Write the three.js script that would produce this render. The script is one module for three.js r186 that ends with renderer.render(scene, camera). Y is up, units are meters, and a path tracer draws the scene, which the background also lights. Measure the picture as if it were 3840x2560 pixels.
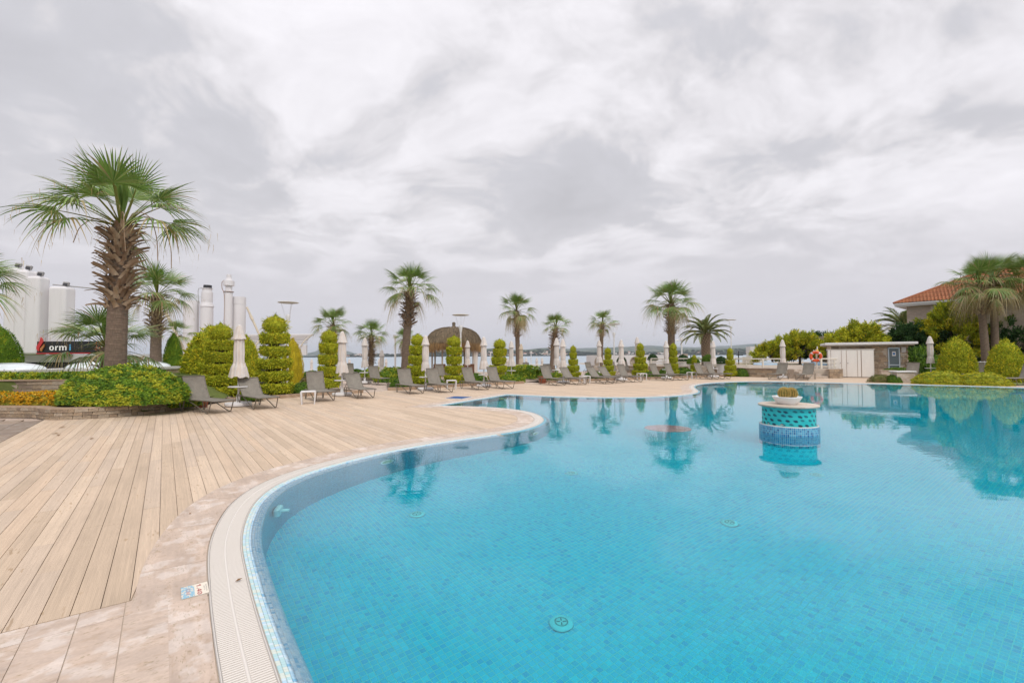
import * as THREE from 'three';
import { mergeGeometries } from 'three/addons/utils/BufferGeometryUtils.js';
import { RoundedBoxGeometry } from 'three/addons/geometries/RoundedBoxGeometry.js';

// ---------------------------------------------------------------- camera, sky, sun, exposure
const scene = new THREE.Scene();
const camera = new THREE.PerspectiveCamera(72.98, 1024 / 682, 0.05, 30000);
camera.position.set(0, 1.6, 0);
camera.rotation.order = 'YXZ';
camera.rotation.set(0.03112, 0, -0.0055);
const renderer = new THREE.WebGLRenderer({ antialias: true });
renderer.toneMapping = THREE.LinearToneMapping;
renderer.toneMappingExposure = 1.14;
renderer.shadowMap.enabled = true;

const sun = new THREE.DirectionalLight(new THREE.Color(1, 0.955, 0.88), 1.25);
sun.name = 'sun';
sun.position.set(18, 46, 14);
sun.castShadow = true;
sun.shadow.radius = 22;
sun.shadow.mapSize.set(2048, 2048);
Object.assign(sun.shadow.camera, { left: -50, right: 50, top: 50, bottom: -50, near: 1, far: 160 });
sun.target.position.set(0, 0, -20);
scene.add(sun, sun.target);

// ---------------------------------------------------------------- numbers
function rng(seed) { let a = seed >>> 0; return () => { a = (a + 0x6d2b79f5) | 0; let t = Math.imul(a ^ (a >>> 15), 1 | a); t = (t + Math.imul(t ^ (t >>> 7), 61 | t)) ^ t; return ((t ^ (t >>> 14)) >>> 0) / 4294967296; }; }
const hash2 = (x, y, s) => { let h = Math.imul(x | 0, 374761393) ^ Math.imul(y | 0, 668265263) ^ Math.imul(s | 0, 2147483647 - 57); h = Math.imul(h ^ (h >>> 13), 1274126177); h ^= h >>> 16; return (h >>> 0) / 4294967296; };
const mod = (a, n) => ((a % n) + n) % n;
function vnoise(x, y, s = 1, px = 0, py = px) {
  const ix = Math.floor(x), iy = Math.floor(y), fx = x - ix, fy = y - iy, u = fx * fx * (3 - 2 * fx), v = fy * fy * (3 - 2 * fy);
  const X = (i) => (px ? mod(i, px) : i), Y = (i) => (py ? mod(i, py) : i);
  const a = hash2(X(ix), Y(iy), s), b = hash2(X(ix + 1), Y(iy), s), c = hash2(X(ix), Y(iy + 1), s), d = hash2(X(ix + 1), Y(iy + 1), s);
  return a + (b - a) * u + (c - a) * v + (a - b - c + d) * u * v;
}
function fbm(x, y, oct = 4, s = 1, px = 0, py = px) { let t = 0, a = 0.5, n = 0; for (let i = 0; i < oct; i++) { t += a * vnoise(x, y, s + i * 17, px, py); n += a; x *= 2; y *= 2; px *= 2; py *= 2; a *= 0.5; } return t / n; }
const clamp = THREE.MathUtils.clamp, lerp = THREE.MathUtils.lerp, sstep = (x, a, b) => THREE.MathUtils.smoothstep(x, a, b);
const V3 = (x, y, z) => new THREE.Vector3(x, y, z);
const C = (r, g, b) => new THREE.Color().setRGB(r, g, b);

// ---------------------------------------------------------------- the sky: a bright sheet of high cloud
{
  const W = 3072, H = 1536, data = new Float32Array(W * H * 4);
  const fb = (x, y, oct, sd, gain) => { let t = 0, m = 0, w = 1; for (let i = 0; i < oct; i++) { t += w * vnoise(x + i * 3.7, y - i * 5.1, sd + i * 13); m += w; w *= gain; const q = x * 1.62 + y * 1.18; y = y * 1.62 - x * 1.18; x = q; } return t / m; };
  const cloud = (px, pz) => {
    const wx = fb(px * 1.3 + 7, pz * 1.3 + 3, 4, 5, 0.5) - 0.5, wz = fb(px * 1.3 - 11, pz * 1.3 + 21, 4, 9, 0.5) - 0.5, a = px + wx * 0.55, b = pz + wz * 0.55;
    return [fb(a * 0.75 + 3.1, b * 0.75, 3, 21, 0.5), fb(a * 1.9, b * 2.3, 8, 43, 0.58), fb(a * 9 + wz * 2, b * 11, 5, 77, 0.62)];
  };
  const sd = sun.position.clone().sub(sun.target.position).normalize();
  for (let j = 0; j < H; j++) {
    const el = ((j + 0.5) / H - 0.5) * Math.PI, y = Math.sin(el), c = Math.cos(el);
    for (let i = 0; i < W; i++) {
      const az = ((i + 0.5) / W - 0.5) * 2 * Math.PI, x = Math.cos(az) * c, z = Math.sin(az) * c, o = (j * W + i) * 4;
      let r = 0.62, g = 0.602, b = 0.652;
      if (y > -0.02) {
        const k = 1 / (Math.max(y, 0) + 0.20), [big, mid, fine] = cloud(x * k + 14.6, z * k + 3.2), low = sstep(y, 0.0, 0.30);
        const thick = sstep(mid + 0.55 * (big - 0.5) + 0.10 * (fine - 0.5), 0.35, 0.55), thin = (1 - sstep(mid + 0.7 * (big - 0.5) + 0.22 * (fine - 0.5), 0.34, 0.43)) * sstep(y, 0.1, 0.4);
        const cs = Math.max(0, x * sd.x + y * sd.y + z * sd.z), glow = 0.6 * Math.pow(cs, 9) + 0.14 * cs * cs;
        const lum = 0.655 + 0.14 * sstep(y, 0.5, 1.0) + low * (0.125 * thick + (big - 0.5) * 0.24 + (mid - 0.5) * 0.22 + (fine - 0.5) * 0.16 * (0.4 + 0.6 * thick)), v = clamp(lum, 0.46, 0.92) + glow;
        r = lerp(r, v * 0.99, 0.12 + 0.88 * low); g = lerp(g, v * 0.968, 0.12 + 0.88 * low); b = lerp(b, v * 1.015, 0.12 + 0.88 * low);
        r = lerp(r, r * 0.94, thin); g = lerp(g, g * 0.955, thin); b = lerp(b, b * 0.975, thin);
      }
      data[o] = r; data[o + 1] = g; data[o + 2] = b; data[o + 3] = 1;
    }
  }
  const t = new THREE.DataTexture(data, W, H, THREE.RGBAFormat, THREE.FloatType);
  t.mapping = THREE.EquirectangularReflectionMapping; t.magFilter = THREE.LinearFilter; t.needsUpdate = true;
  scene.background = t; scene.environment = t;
}
scene.fog = new THREE.FogExp2(C(0.72, 0.81, 0.9), 0.00006);

// ---------------------------------------------------------------- naming, tagging
const used = new Map();
function numbered(n) { const k = used.get(n) || 0; used.set(n, k + 1); return k ? `${n}_${String(k).padStart(3, '0')}` : n; }
function shade(o) { o.castShadow = true; o.receiveShadow = true; return o; }
function tag(o, label, category, group) { o.userData.label = label; o.userData.category = category; if (group) o.userData.group = group; return o; }
function thing(name, label, category, [x, y, z] = [0, 0, 0], turn = 0, group) {
  const o = new THREE.Group(); o.name = numbered(name); o.position.set(x, y, z); o.rotation.y = turn; scene.add(o); return tag(o, label, category, group);
}
function part(parent, name, g, m, kind) { const o = shade(new THREE.Mesh(g, m)); o.name = name; parent.add(o); if (kind) o.userData.kind = kind; return o; }
function struct(name, g, m) { const o = shade(g ? new THREE.Mesh(g, m) : new THREE.Group()); o.name = numbered(name); o.userData.kind = 'structure'; scene.add(o); return o; }
function single(name, g, m, label, category, group) { const o = shade(new THREE.Mesh(g, m)); o.name = numbered(name); scene.add(o); return tag(o, label, category, group); }
function copyOf(src, label, [x, y, z], turn, scale, group) {
  const o = src.clone(); o.name = numbered(src.name.replace(/_\d{3}$/, '')); o.userData = { ...src.userData }; scene.add(o);
  o.position.set(x, y, z); o.rotation.y = turn; if (scale) o.scale.setScalar(scale); if (label) o.userData.label = label; if (group) o.userData.group = group; return o;
}

// ---------------------------------------------------------------- geometry helpers
const M4 = new THREE.Matrix4(), Q = new THREE.Quaternion(), E3 = new THREE.Euler();
function box(w, h, d, x = 0, y = 0, z = 0, rx = 0, ry = 0, rz = 0) { const g = new THREE.BoxGeometry(w, h, d); M4.compose(V3(x, y, z), Q.setFromEuler(E3.set(rx, ry, rz)), V3(1, 1, 1)); return g.applyMatrix4(M4); }
function rbox(w, h, d, r, x = 0, y = 0, z = 0, ry = 0) { const g = new RoundedBoxGeometry(w, h, d, 2, r); M4.compose(V3(x, y, z), Q.setFromEuler(E3.set(0, ry, 0)), V3(1, 1, 1)); return g.applyMatrix4(M4); }
function cyl(r0, r1, h, x = 0, y = 0, z = 0, n = 16) { return new THREE.CylinderGeometry(r1, r0, h, n).translate(x, y + h / 2, z); }
function tube(pts, r, n = 6, seg, closed = false) { const c = new THREE.CatmullRomCurve3(pts.map((p) => (p.isVector3 ? p : V3(...p))), closed, 'centripetal'); return new THREE.TubeGeometry(c, seg || Math.max(4, pts.length * 4), r, n, closed); }
function bar(a, b, r, n = 6) { const A = V3(...a), B = V3(...b), d = B.clone().sub(A), g = new THREE.CylinderGeometry(r, r, d.length(), n); M4.compose(A.add(B).multiplyScalar(0.5), Q.setFromUnitVectors(V3(0, 1, 0), d.normalize()), V3(1, 1, 1)); return g.applyMatrix4(M4); }
function lathe(profile, n = 24, x = 0, y = 0, z = 0) { return new THREE.LatheGeometry(profile.map((p) => new THREE.Vector2(...p)), n).translate(x, y, z); }
const merge = (list) => mergeGeometries(list.map((g) => (g.index ? g.toNonIndexed() : g)), false);
function geom(pos, nor, uv, col, idx) {
  const g = new THREE.BufferGeometry();
  g.setAttribute('position', new THREE.Float32BufferAttribute(pos, 3));
  if (uv) g.setAttribute('uv', new THREE.Float32BufferAttribute(uv, 2));
  if (col) g.setAttribute('color', new THREE.Float32BufferAttribute(col, 3));
  if (idx) g.setIndex(idx);
  if (nor) g.setAttribute('normal', new THREE.Float32BufferAttribute(nor, 3)); else g.computeVertexNormals();
  return g;
}
const area2 = (p) => p.reduce((s, a, i) => { const b = p[(i + 1) % p.length]; return s + a[0] * b[1] - b[0] * a[1]; }, 0) / 2;
// prism over a convex polygon of [x, z], from y0 up to y1; uv in metres along the given axes
function prismInto(o, poly, y0, y1, ax = [1, 0], az = [0, 1], off = 0) {
  const p = area2(poly) > 0 ? poly.slice().reverse() : poly, n = p.length, uvOf = (q) => [q[0] * ax[0] + q[1] * ax[1] + off, q[0] * az[0] + q[1] * az[1] + off * 0.37];
  for (let i = 1; i < n - 1; i++) for (const q of [p[0], p[i], p[i + 1]]) { o.pos.push(q[0], y1, q[1]); o.nor.push(0, 1, 0); o.uv.push(...uvOf(q)); }
  for (let i = 0; i < n; i++) {
    const a = p[i], b = p[(i + 1) % n], dx = b[0] - a[0], dz = b[1] - a[1], L = Math.hypot(dx, dz) || 1, nx = -dz / L, nz = dx / L, [ua, va] = uvOf(a), [ub, vb] = uvOf(b);
    for (const [q, y, u, v] of [[a, y0, ua, va], [b, y0, ub, vb], [b, y1, ub, vb + (y1 - y0)], [a, y0, ua, va], [b, y1, ub, vb], [a, y1, ua, va]]) { o.pos.push(q[0], y, q[1]); o.nor.push(nx, 0, nz); o.uv.push(u, v + y); }
  }
}
const bag = () => ({ pos: [], nor: [], uv: [] });
const bagGeom = (o) => geom(o.pos, o.nor, o.uv);
function prism(poly, y0, y1, ax, az, off) { const o = bag(); prismInto(o, poly, y0, y1, ax, az, off); return bagGeom(o); }
function sheet(contour, y, holes = [], ax = [1, 0], az = [0, 1]) {
  const v2 = (l) => l.map((p) => new THREE.Vector2(p[0], p[1])), c = area2(contour) > 0 ? contour : contour.slice().reverse(), hs = holes.map((h) => (area2(h) < 0 ? h : h.slice().reverse()));
  const all = [c, ...hs].flat(), f = THREE.ShapeUtils.triangulateShape(v2(c), hs.map(v2)), pos = [], nor = [], uv = [], idx = [];
  for (const p of all) { pos.push(p[0], y, p[1]); nor.push(0, 1, 0); uv.push(p[0] * ax[0] + p[1] * ax[1], p[0] * az[0] + p[1] * az[1]); }
  for (const t of f) { const [a, b, d] = t.map((k) => all[k]); const s = (b[0] - a[0]) * (d[1] - a[1]) - (b[1] - a[1]) * (d[0] - a[0]); idx.push(...(s > 0 ? [t[0], t[2], t[1]] : t)); }
  return geom(pos, nor, uv, null, idx);
}
// sweep of a profile [[offset, y], ...] along a path with outward normals
function sweep(path, nrm, profile, closed, uScale = 1) {
  const pos = [], uv = [], idx = [], n = path.length, m = profile.length; let u = 0;
  const vs = [0]; for (let k = 1; k < m; k++) vs.push(vs[k - 1] + Math.hypot(profile[k][0] - profile[k - 1][0], profile[k][1] - profile[k - 1][1]));
  const N = closed ? n + 1 : n;
  for (let i = 0; i < N; i++) {
    const a = path[i % n], q = nrm[i % n];
    if (i) u += Math.hypot(a[0] - path[(i - 1) % n][0], a[1] - path[(i - 1) % n][1]);
    for (let k = 0; k < m; k++) { pos.push(a[0] + q[0] * profile[k][0], profile[k][1], a[1] + q[1] * profile[k][0]); uv.push(u * uScale, vs[k]); }
    if (i) for (let k = 0; k < m - 1; k++) { const A = (i - 1) * m + k, B = i * m + k; idx.push(A, B, A + 1, B, B + 1, A + 1); }
  }
  return geom(pos, null, uv, null, idx);
}
function curve(pts, step, closed) {
  const c = new THREE.CatmullRomCurve3(pts.map((p) => V3(p[0], 0, p[1])), closed, 'centripetal'), n = Math.max(2, Math.round(c.getLength() / step));
  const l = c.getSpacedPoints(n).map((p) => [p.x, p.z]); if (closed) l.pop(); return l;
}
function normalsOf(path, closed, side = 1) {
  const n = path.length;
  return path.map((p, i) => {
    const a = path[closed ? mod(i - 1, n) : Math.max(0, i - 1)], b = path[closed ? (i + 1) % n : Math.min(n - 1, i + 1)], d1 = [p[0] - a[0], p[1] - a[1]], d2 = [b[0] - p[0], b[1] - p[1]];
    const l1 = Math.hypot(...d1) || 1, l2 = Math.hypot(...d2) || 1, e1 = l1 > 1e-6 ? [d1[0] / l1, d1[1] / l1] : [d2[0] / l2, d2[1] / l2], e2 = l2 > 1e-6 ? [d2[0] / l2, d2[1] / l2] : e1;
    let nx = e1[1] + e2[1], nz = -(e1[0] + e2[0]); const L = Math.hypot(nx, nz) || 1; nx /= L; nz /= L;
    const k = Math.min(1.8, 1 / Math.max(0.3, nx * e1[1] - nz * e1[0])) * side;
    return [nx * k, nz * k];
  });
}
const shift = (path, nrm, w) => path.map((p, i) => [p[0] + nrm[i][0] * w, p[1] + nrm[i][1] * w]);
function inside(p, poly) { let r = false; for (let i = 0, j = poly.length - 1; i < poly.length; j = i++) { const a = poly[i], b = poly[j]; if (a[1] > p[1] !== b[1] > p[1] && p[0] < ((b[0] - a[0]) * (p[1] - a[1])) / (b[1] - a[1]) + a[0]) r = !r; } return r; }

// ---------------------------------------------------------------- textures
function tex(w, h, fn, srgb = true, rx = 1, ry = 1) {
  const d = new Uint8Array(w * h * 4);
  for (let j = 0; j < h; j++) for (let i = 0; i < w; i++) { const c = fn(i / w, j / h, i, j), o = (j * w + i) * 4; const a = Array.isArray(c) ? c : [c, c, c]; for (let k = 0; k < 3; k++) d[o + k] = clamp(Math.round(a[k] * 255), 0, 255); d[o + 3] = 255; }
  const t = new THREE.DataTexture(d, w, h, THREE.RGBAFormat); t.wrapS = t.wrapT = THREE.RepeatWrapping; t.magFilter = THREE.LinearFilter; t.minFilter = THREE.LinearMipmapLinearFilter; t.generateMipmaps = true;
  if (srgb) t.colorSpace = THREE.SRGBColorSpace; t.repeat.set(rx, ry); t.needsUpdate = true; return t;
}
function canvasTex(w, h, draw) { const c = document.createElement('canvas'); c.width = w; c.height = h; draw(c.getContext('2d'), w, h); const t = new THREE.CanvasTexture(c); t.colorSpace = THREE.SRGBColorSpace; return t; }
const std = (o) => new THREE.MeshStandardMaterial({ roughness: 0.8, ...o });
const phys = (o) => new THREE.MeshPhysicalMaterial(o);

// ribbed composite decking, uv in metres: u across the board, v along it; tile of 1.16 m by 4.64 m
const T_wood = tex(1024, 1024, (u, v) => {
  const rib = 0.5 + 0.5 * Math.cos(u * 2 * Math.PI * 120), streak = fbm(u * 90, v * 5, 4, 3, 90, 5), fine = fbm(u * 260, v * 40, 2, 8, 260, 40), patch = fbm(u * 5, v * 7, 4, 13, 5, 7), scuff = sstep(fbm(u * 60 + v * 14, v * 46, 3, 31, 0), 0.70, 0.80) * sstep(patch, 0.5, 0.62);
  const l = 0.90 + 0.10 * (streak - 0.5) + 0.07 * (fine - 0.5) + 0.10 * (patch - 0.5) - 0.028 * (1 - rib) - 0.10 * scuff;
  return [l, l * (0.995 - 0.03 * scuff), l * (0.985 - 0.08 * scuff)];
}, true, 1 / 1.16, 1 / 4.64);
const T_woodBump = tex(512, 512, (u, v) => 0.55 * (0.5 + 0.5 * Math.sign(Math.cos(u * 2 * Math.PI * 16)) * Math.pow(Math.abs(Math.cos(u * 2 * Math.PI * 16)), 0.4)) + 0.2 * fbm(u * 60, v * 20, 3, 4, 60, 20), false, 1 / 0.145, 1 / 0.6);
// travertine, tile of 1.6 m
const T_trav = tex(1024, 1024, (u, v) => {
  const w = fbm(u * 4, v * 4, 3, 2, 4) * 0.3, band = fbm(u * 4, v * 40 + w * 4, 5, 5, 4, 40), cloud = fbm(u * 9, v * 9, 6, 9, 9), grain = fbm(u * 120, v * 120, 3, 29, 120), pit = sstep(fbm(u * 70, v * 190, 3, 12, 70, 190), 0.66, 0.76) * sstep(band, 0.46, 0.6), wash = sstep(fbm(u * 13, v * 13, 5, 19, 13), 0.5, 0.66), rust = sstep(fbm(u * 26, v * 60, 4, 24, 26, 60), 0.60, 0.74) * 0.6;
  const l = 0.86 + 0.12 * (band - 0.5) + 0.12 * (cloud - 0.5) + 0.06 * (grain - 0.5) + 0.05 * wash - 0.10 * pit - 0.05 * rust;
  return [l, l * (0.945 + 0.03 * wash - 0.02 * rust), l * (0.895 + 0.06 * wash - 0.04 * pit - 0.05 * rust)];
}, true, 1 / 1.6, 1 / 1.6);
const T_noise = tex(512, 512, (u, v) => { const a = fbm(u * 6, v * 6, 5, 3, 6), b = fbm(u * 40, v * 40, 3, 7, 40); return 0.90 + 0.2 * (a - 0.5) + 0.12 * (b - 0.5); });
const T_noiseBump = tex(512, 512, (u, v) => 0.6 * fbm(u * 8, v * 8, 5, 23, 8) + 0.4 * fbm(u * 50, v * 50, 3, 27, 50), false);
const T_stone = tex(512, 512, (u, v) => { const a = fbm(u * 3, v * 9, 5, 33, 3, 9), b = fbm(u * 24, v * 40, 4, 37, 24, 40), pit = sstep(fbm(u * 20, v * 34, 3, 41, 20, 34), 0.66, 0.76); const l = 0.88 + 0.30 * (a - 0.5) + 0.2 * (b - 0.5) - 0.16 * pit; return [l, l * 0.985, l * (0.96 - 0.05 * (a - 0.5))]; });
// mosaic of 5 cm tiles for the far floor (tile of 2 m) and of 2.5 cm tiles for the walls
const mosaicTex = (N, seed) => tex(1024, 1024, (u, v) => {
  const i = Math.floor(u * N), j = Math.floor(v * N), fx = u * N - i, fy = v * N - j, e = Math.min(fx, fy, 1 - fx, 1 - fy), r = hash2(i, j, seed), q = hash2(i, j, seed + 5);
  if (e < 0.045) return [0.60, 0.70, 0.66];
  const l = 0.80 + 0.16 * (r - 0.5); return q > 0.88 ? [l * 0.42, l * 0.74, l * 0.92] : [l * 0.50, l * 0.86, l * 0.98];
});
const FLOOR_TONES = [[0.03, 0.62, 0.79], [0.04, 0.66, 0.81], [0.025, 0.58, 0.77], [0.05, 0.68, 0.79], [0.02, 0.50, 0.73]], GROUT_TONE = [0.42, 0.78, 0.74];
const toS = (c) => c.map((v) => (v <= 0.0031308 ? v * 12.92 : 1.055 * Math.pow(v, 1 / 2.4) - 0.055));
const T_floor = tex(1024, 1024, (u, v) => { const i = Math.floor(u * 40), j = Math.floor(v * 40), fx = u * 40 - i, fy = v * 40 - j; if (Math.min(fx, fy, 1 - fx, 1 - fy) < 0.055) return toS(GROUT_TONE); const q = hash2(i, j, 3), w = 0.94 + 0.12 * hash2(i, j, 8); return toS(FLOOR_TONES[q < 0.3 ? 0 : q < 0.6 ? 1 : q < 0.8 ? 2 : q < 0.93 ? 3 : 4].map((x) => x * w)); }); T_floor.repeat.set(0.5, 0.5);
const T_plaster = tex(512, 512, (u, v) => { const a = fbm(u * 5, v * 5, 5, 83, 5), b = fbm(u * 60, v * 3, 3, 87, 60, 3); return 0.97 + 0.04 * (a - 0.5) + 0.03 * (b - 0.5); });
const T_wallM = mosaicTex(40, 11); T_wallM.repeat.set(1, 1);
const T_weave = tex(256, 256, (u, v) => 0.5 + 0.25 * Math.sin(u * 2 * Math.PI * 32) + 0.25 * Math.sin(v * 2 * Math.PI * 32), false);
const T_cloth = tex(512, 512, (u, v) => { const a = fbm(u * 4, v * 4, 4, 53, 4), st = fbm(u * 14, v * 3, 4, 57, 14, 3); return [0.955 + 0.08 * (a - 0.5), 0.945 + 0.08 * (a - 0.5) - 0.03 * sstep(st, 0.55, 0.75), 0.93 + 0.08 * (a - 0.5) - 0.06 * sstep(st, 0.55, 0.75)]; });
const T_waterBump = tex(1024, 1024, (u, v) => { const w = fbm(u * 5, v * 5, 3, 61, 5); const q = sstep(fbm(u * 3, v * 3, 2, 71, 3), 0.35, 0.7); return 0.62 * fbm(u * 6 + w, v * 11 + w, 2, 63, 6, 11) + (0.12 + 0.30 * q) * fbm(u * 22, v * 44, 2, 67, 22, 44); }, false);

// ================================================================ POOL, DECK, PAVING
// board axes: S across the boards, T along them (away from the photographer)
const S = [0.799, -0.602], T = [-0.602, -0.799];
const st = (s, t) => [s * S[0] + t * T[0], s * S[1] + t * T[1]], toST = (p) => [p[0] * S[0] + p[1] * S[1], p[0] * T[0] + p[1] * T[1]];
const WATER = -0.016, DEPTH = 1.4;

// outline of the pool: the inner edge of the overflow channel
const legA = [[1.6, 1.3], [0.62, 0.06], [-0.32, -1.2], [-1.14, -2.32], [-1.51, -2.82], [-1.92, -3.40], [-2.37, -4.09], [-2.68, -4.72], [-2.87, -5.25], [-2.95, -5.8], [-2.88, -6.35], [-2.62, -7.02], [-2.2, -7.72], [-1.53, -8.50], [-0.62, -9.28], [0.06, -9.85], [0.52, -10.55], [0.78, -11.5], [0.72, -12.5], [0.42, -13.35], [-0.10, -14.05], [-0.95, -14.62], [-2.40, -15.06]];
const legB = [[-2.40, -15.06], [-1.65, -16.45], [-0.85, -17.9], [-0.19, -19.2]];
const legC = [[-0.19, -19.2], [0.55, -18.7], [1.83, -18.0], [3.3, -17.58], [4.83, -17.51], [6.0, -17.9], [6.95, -18.5], [7.75, -19.45], [8.25, -20.5], [8.72, -22.0], [9.35, -23.7], [10.4, -25.3], [12.1, -26.75], [13.8, -27.35], [15.4, -27.25], [17.1, -26.25], [20.4, -24.05], [22.0, -22.9], [23.6, -21.4], [26, -18], [28, -12], [28, -4], [24, 3], [16, 7], [8, 7], [3.6, 4], [1.6, 1.3]];
const P = [...curve(legA, 0.1).slice(0, -1), ...curve(legB, 0.1).slice(0, -1), ...curve(legC, 0.12).slice(0, -1)];
const outward = area2(P) > 0 ? 1 : -1, PN = normalsOf(P, true, outward);
const GRATE = 0.25, COPE = 0.66;
const copeLine = shift(P, PN, COPE);

const M_grout = std({ color: C(0.56, 0.48, 0.39), roughness: 0.95 });
const M_poolWall = std({ map: T_wallM, roughness: 0.35, color: C(0.95, 0.97, 0.97) });
const M_poolFloor = std({ map: T_floor, roughness: 0.4 });
const M_lipGrout = std({ color: C(0.52, 0.46, 0.38), roughness: 0.9 });

// ---- basin
const basin = struct('pool_basin');
part(basin, 'lip', sweep(P, PN, outward > 0 ? [[0.004, -0.006], [-0.05, -0.015], [-0.095, -0.036], [-0.13, -0.07], [-0.15, -0.12]] : [[0.004, -0.006], [-0.05, -0.015], [-0.095, -0.036], [-0.13, -0.07], [-0.15, -0.12]], true), M_lipGrout);
part(basin, 'wall', sweep(P, PN, [[-0.15, -0.12], [-0.152, -0.6], [-0.152, -WATER - DEPTH - 0.045]], true), M_poolWall);
const floorLine = shift(P, PN, -0.145);
part(basin, 'floor', sheet(floorLine, -DEPTH - 0.006, [], S, T), M_poolFloor);

// ---- floor tiles of 5 cm in the near part, laid one by one
{
  const g = new RoundedBoxGeometry(0.0445, 0.008, 0.0445, 1, 0.003), r = rng(77), cols = [], list = [];
  const mats = FLOOR_TONES.map((c) => std({ color: C(...c), roughness: 0.3 }));
  const white = std({ color: C(1, 1, 1), roughness: 0.3 });
  for (let i = -60; i < 190; i++) for (let j = 30; j < 150; j++) {
    const p = st(i * 0.05 + 0.025, j * 0.05 + 0.025), d = Math.hypot(p[0], p[1]);
    if (p[1] > -2.2 || d > 7.6 || p[0] < -3.2 || Math.abs(p[0]) > -p[1] * 1.12 + 0.6 || !inside(p, floorLine)) continue;
    list.push([d, p, r(), r()]);
  }
  list.sort((a, b) => a[0] - b[0]);
  const big = list.slice(0, 300), rest = list.slice(300);
  for (const [, p, q, w] of big) { const o = part(basin, 'floor_tile', g, mats[q < 0.3 ? 0 : q < 0.6 ? 1 : q < 0.8 ? 2 : q < 0.93 ? 3 : 4]); o.position.set(p[0], -DEPTH - 0.0088, p[1]); o.rotation.y = Math.atan2(-S[1], S[0]); }
  const im = new THREE.InstancedMesh(g, white, rest.length); im.name = 'floor_mosaic'; im.userData.kind = 'stuff'; shade(im);
  Q.setFromEuler(E3.set(0, Math.atan2(-S[1], S[0]), 0));
  rest.forEach(([, p, q, w], k) => { M4.compose(V3(p[0], -DEPTH - 0.0088, p[1]), Q, V3(1, 1, 1)); im.setMatrixAt(k, M4); im.setColorAt(k, mats[q < 0.3 ? 0 : q < 0.6 ? 1 : q < 0.8 ? 2 : q < 0.93 ? 3 : 4].color.clone().multiplyScalar(0.94 + 0.12 * w)); });
  basin.add(im);
}
// ---- lip tiles of 2.3 cm
{
  const g = new RoundedBoxGeometry(0.0215, 0.006, 0.0225, 1, 0.002), r = rng(5), list = [];
  const prof = [[0.000, -0.0065], [-0.05, -0.015], [-0.095, -0.036], [-0.13, -0.07], [-0.15, -0.12]];
  const seg = []; let tot = 0; for (let k = 1; k < prof.length; k++) { const l = Math.hypot(prof[k][0] - prof[k - 1][0], prof[k][1] - prof[k - 1][1]); seg.push([tot, l]); tot += l; }
  const atv = (v) => { for (let k = 0; k < seg.length; k++) if (v <= seg[k][0] + seg[k][1] || k === seg.length - 1) { const f = (v - seg[k][0]) / seg[k][1], a = prof[k], b = prof[k + 1]; return [lerp(a[0], b[0], f), lerp(a[1], b[1], f), Math.atan2(a[1] - b[1], a[0] - b[0])]; } };
  const near = P.map((p, i) => i).filter((i) => P[i][1] < -1.9 && P[i][1] > -9.5 && P[i][0] < 1);
  let u = 0, next = 0;
  const rows = Math.floor(tot / 0.0242);
  for (let a = 0; a < near.length - 1; a++) {
    const i = near[a], A = P[i], B = P[i + 1], L = Math.hypot(B[0] - A[0], B[1] - A[1]);
    while (next < u + L) {
      const f = (next - u) / L, x = lerp(A[0], B[0], f), z = lerp(A[1], B[1], f), nn = [lerp(PN[i][0], PN[i + 1][0], f), lerp(PN[i][1], PN[i + 1][1], f)], yaw = Math.atan2(nn[0], nn[1]);
      for (let k = 0; k < rows; k++) {
        const [o, y, sl] = atv((k + 0.5) * 0.0242);
        M4.compose(V3(x + nn[0] * o, y + 0.0015, z + nn[1] * o), new THREE.Quaternion().setFromEuler(new THREE.Euler(-sl, yaw, 0, 'YXZ')), V3(1, 1, 1));
        list.push([Math.hypot(x, z) - k * 0.01, M4.clone(), r(), k]);
      }
      next += 0.0236;
    }
    u += L;
  }
  const pal = [[0.44, 0.62, 0.74], [0.52, 0.68, 0.78], [0.37, 0.58, 0.72], [0.58, 0.70, 0.76], [0.20, 0.46, 0.66], [0.44, 0.64, 0.66], [0.62, 0.68, 0.62]].map((c) => std({ color: C(...c), roughness: 0.3 }));
  const pick = (q, k) => (k < 2 ? (q < 0.4 ? 5 : q < 0.7 ? 6 : q < 0.85 ? 3 : 0) : q < 0.3 ? 0 : q < 0.55 ? 1 : q < 0.78 ? 2 : q < 0.9 ? 3 : 4);
  list.sort((a, b) => a[0] - b[0]);
  for (const [, m, q, k] of list.slice(0, 300)) { const o = part(basin, 'lip_tile', g, pal[pick(q, k)]); m.decompose(o.position, o.quaternion, o.scale); }
  const rest = list.slice(300), im = new THREE.InstancedMesh(g, std({ color: C(1, 1, 1), roughness: 0.3 }), rest.length); im.name = 'lip_mosaic'; im.userData.kind = 'stuff'; shade(im);
  rest.forEach(([, m, q, k], n) => { im.setMatrixAt(n, m); im.setColorAt(n, pal[pick(q, k)].color); });
  basin.add(im);
  // the rest of the lip, where tiles cannot be told apart
  const far = P.map((p, i) => i).filter((i) => !near.includes(i)); const run = [];
  for (const i of far) { if (run.length && i === run[run.length - 1].at(-1) + 1) run[run.length - 1].push(i); else run.push([i]); }
  for (const l of run) if (l.length > 2) part(basin, 'lip_facing', sweep(l.map((i) => P[i]), l.map((i) => PN[i]), prof.map(([a, b]) => [a, b + 0.004]), false), std({ map: T_wallM, roughness: 0.35, color: C(0.95, 0.95, 0.95) }));
}
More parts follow.
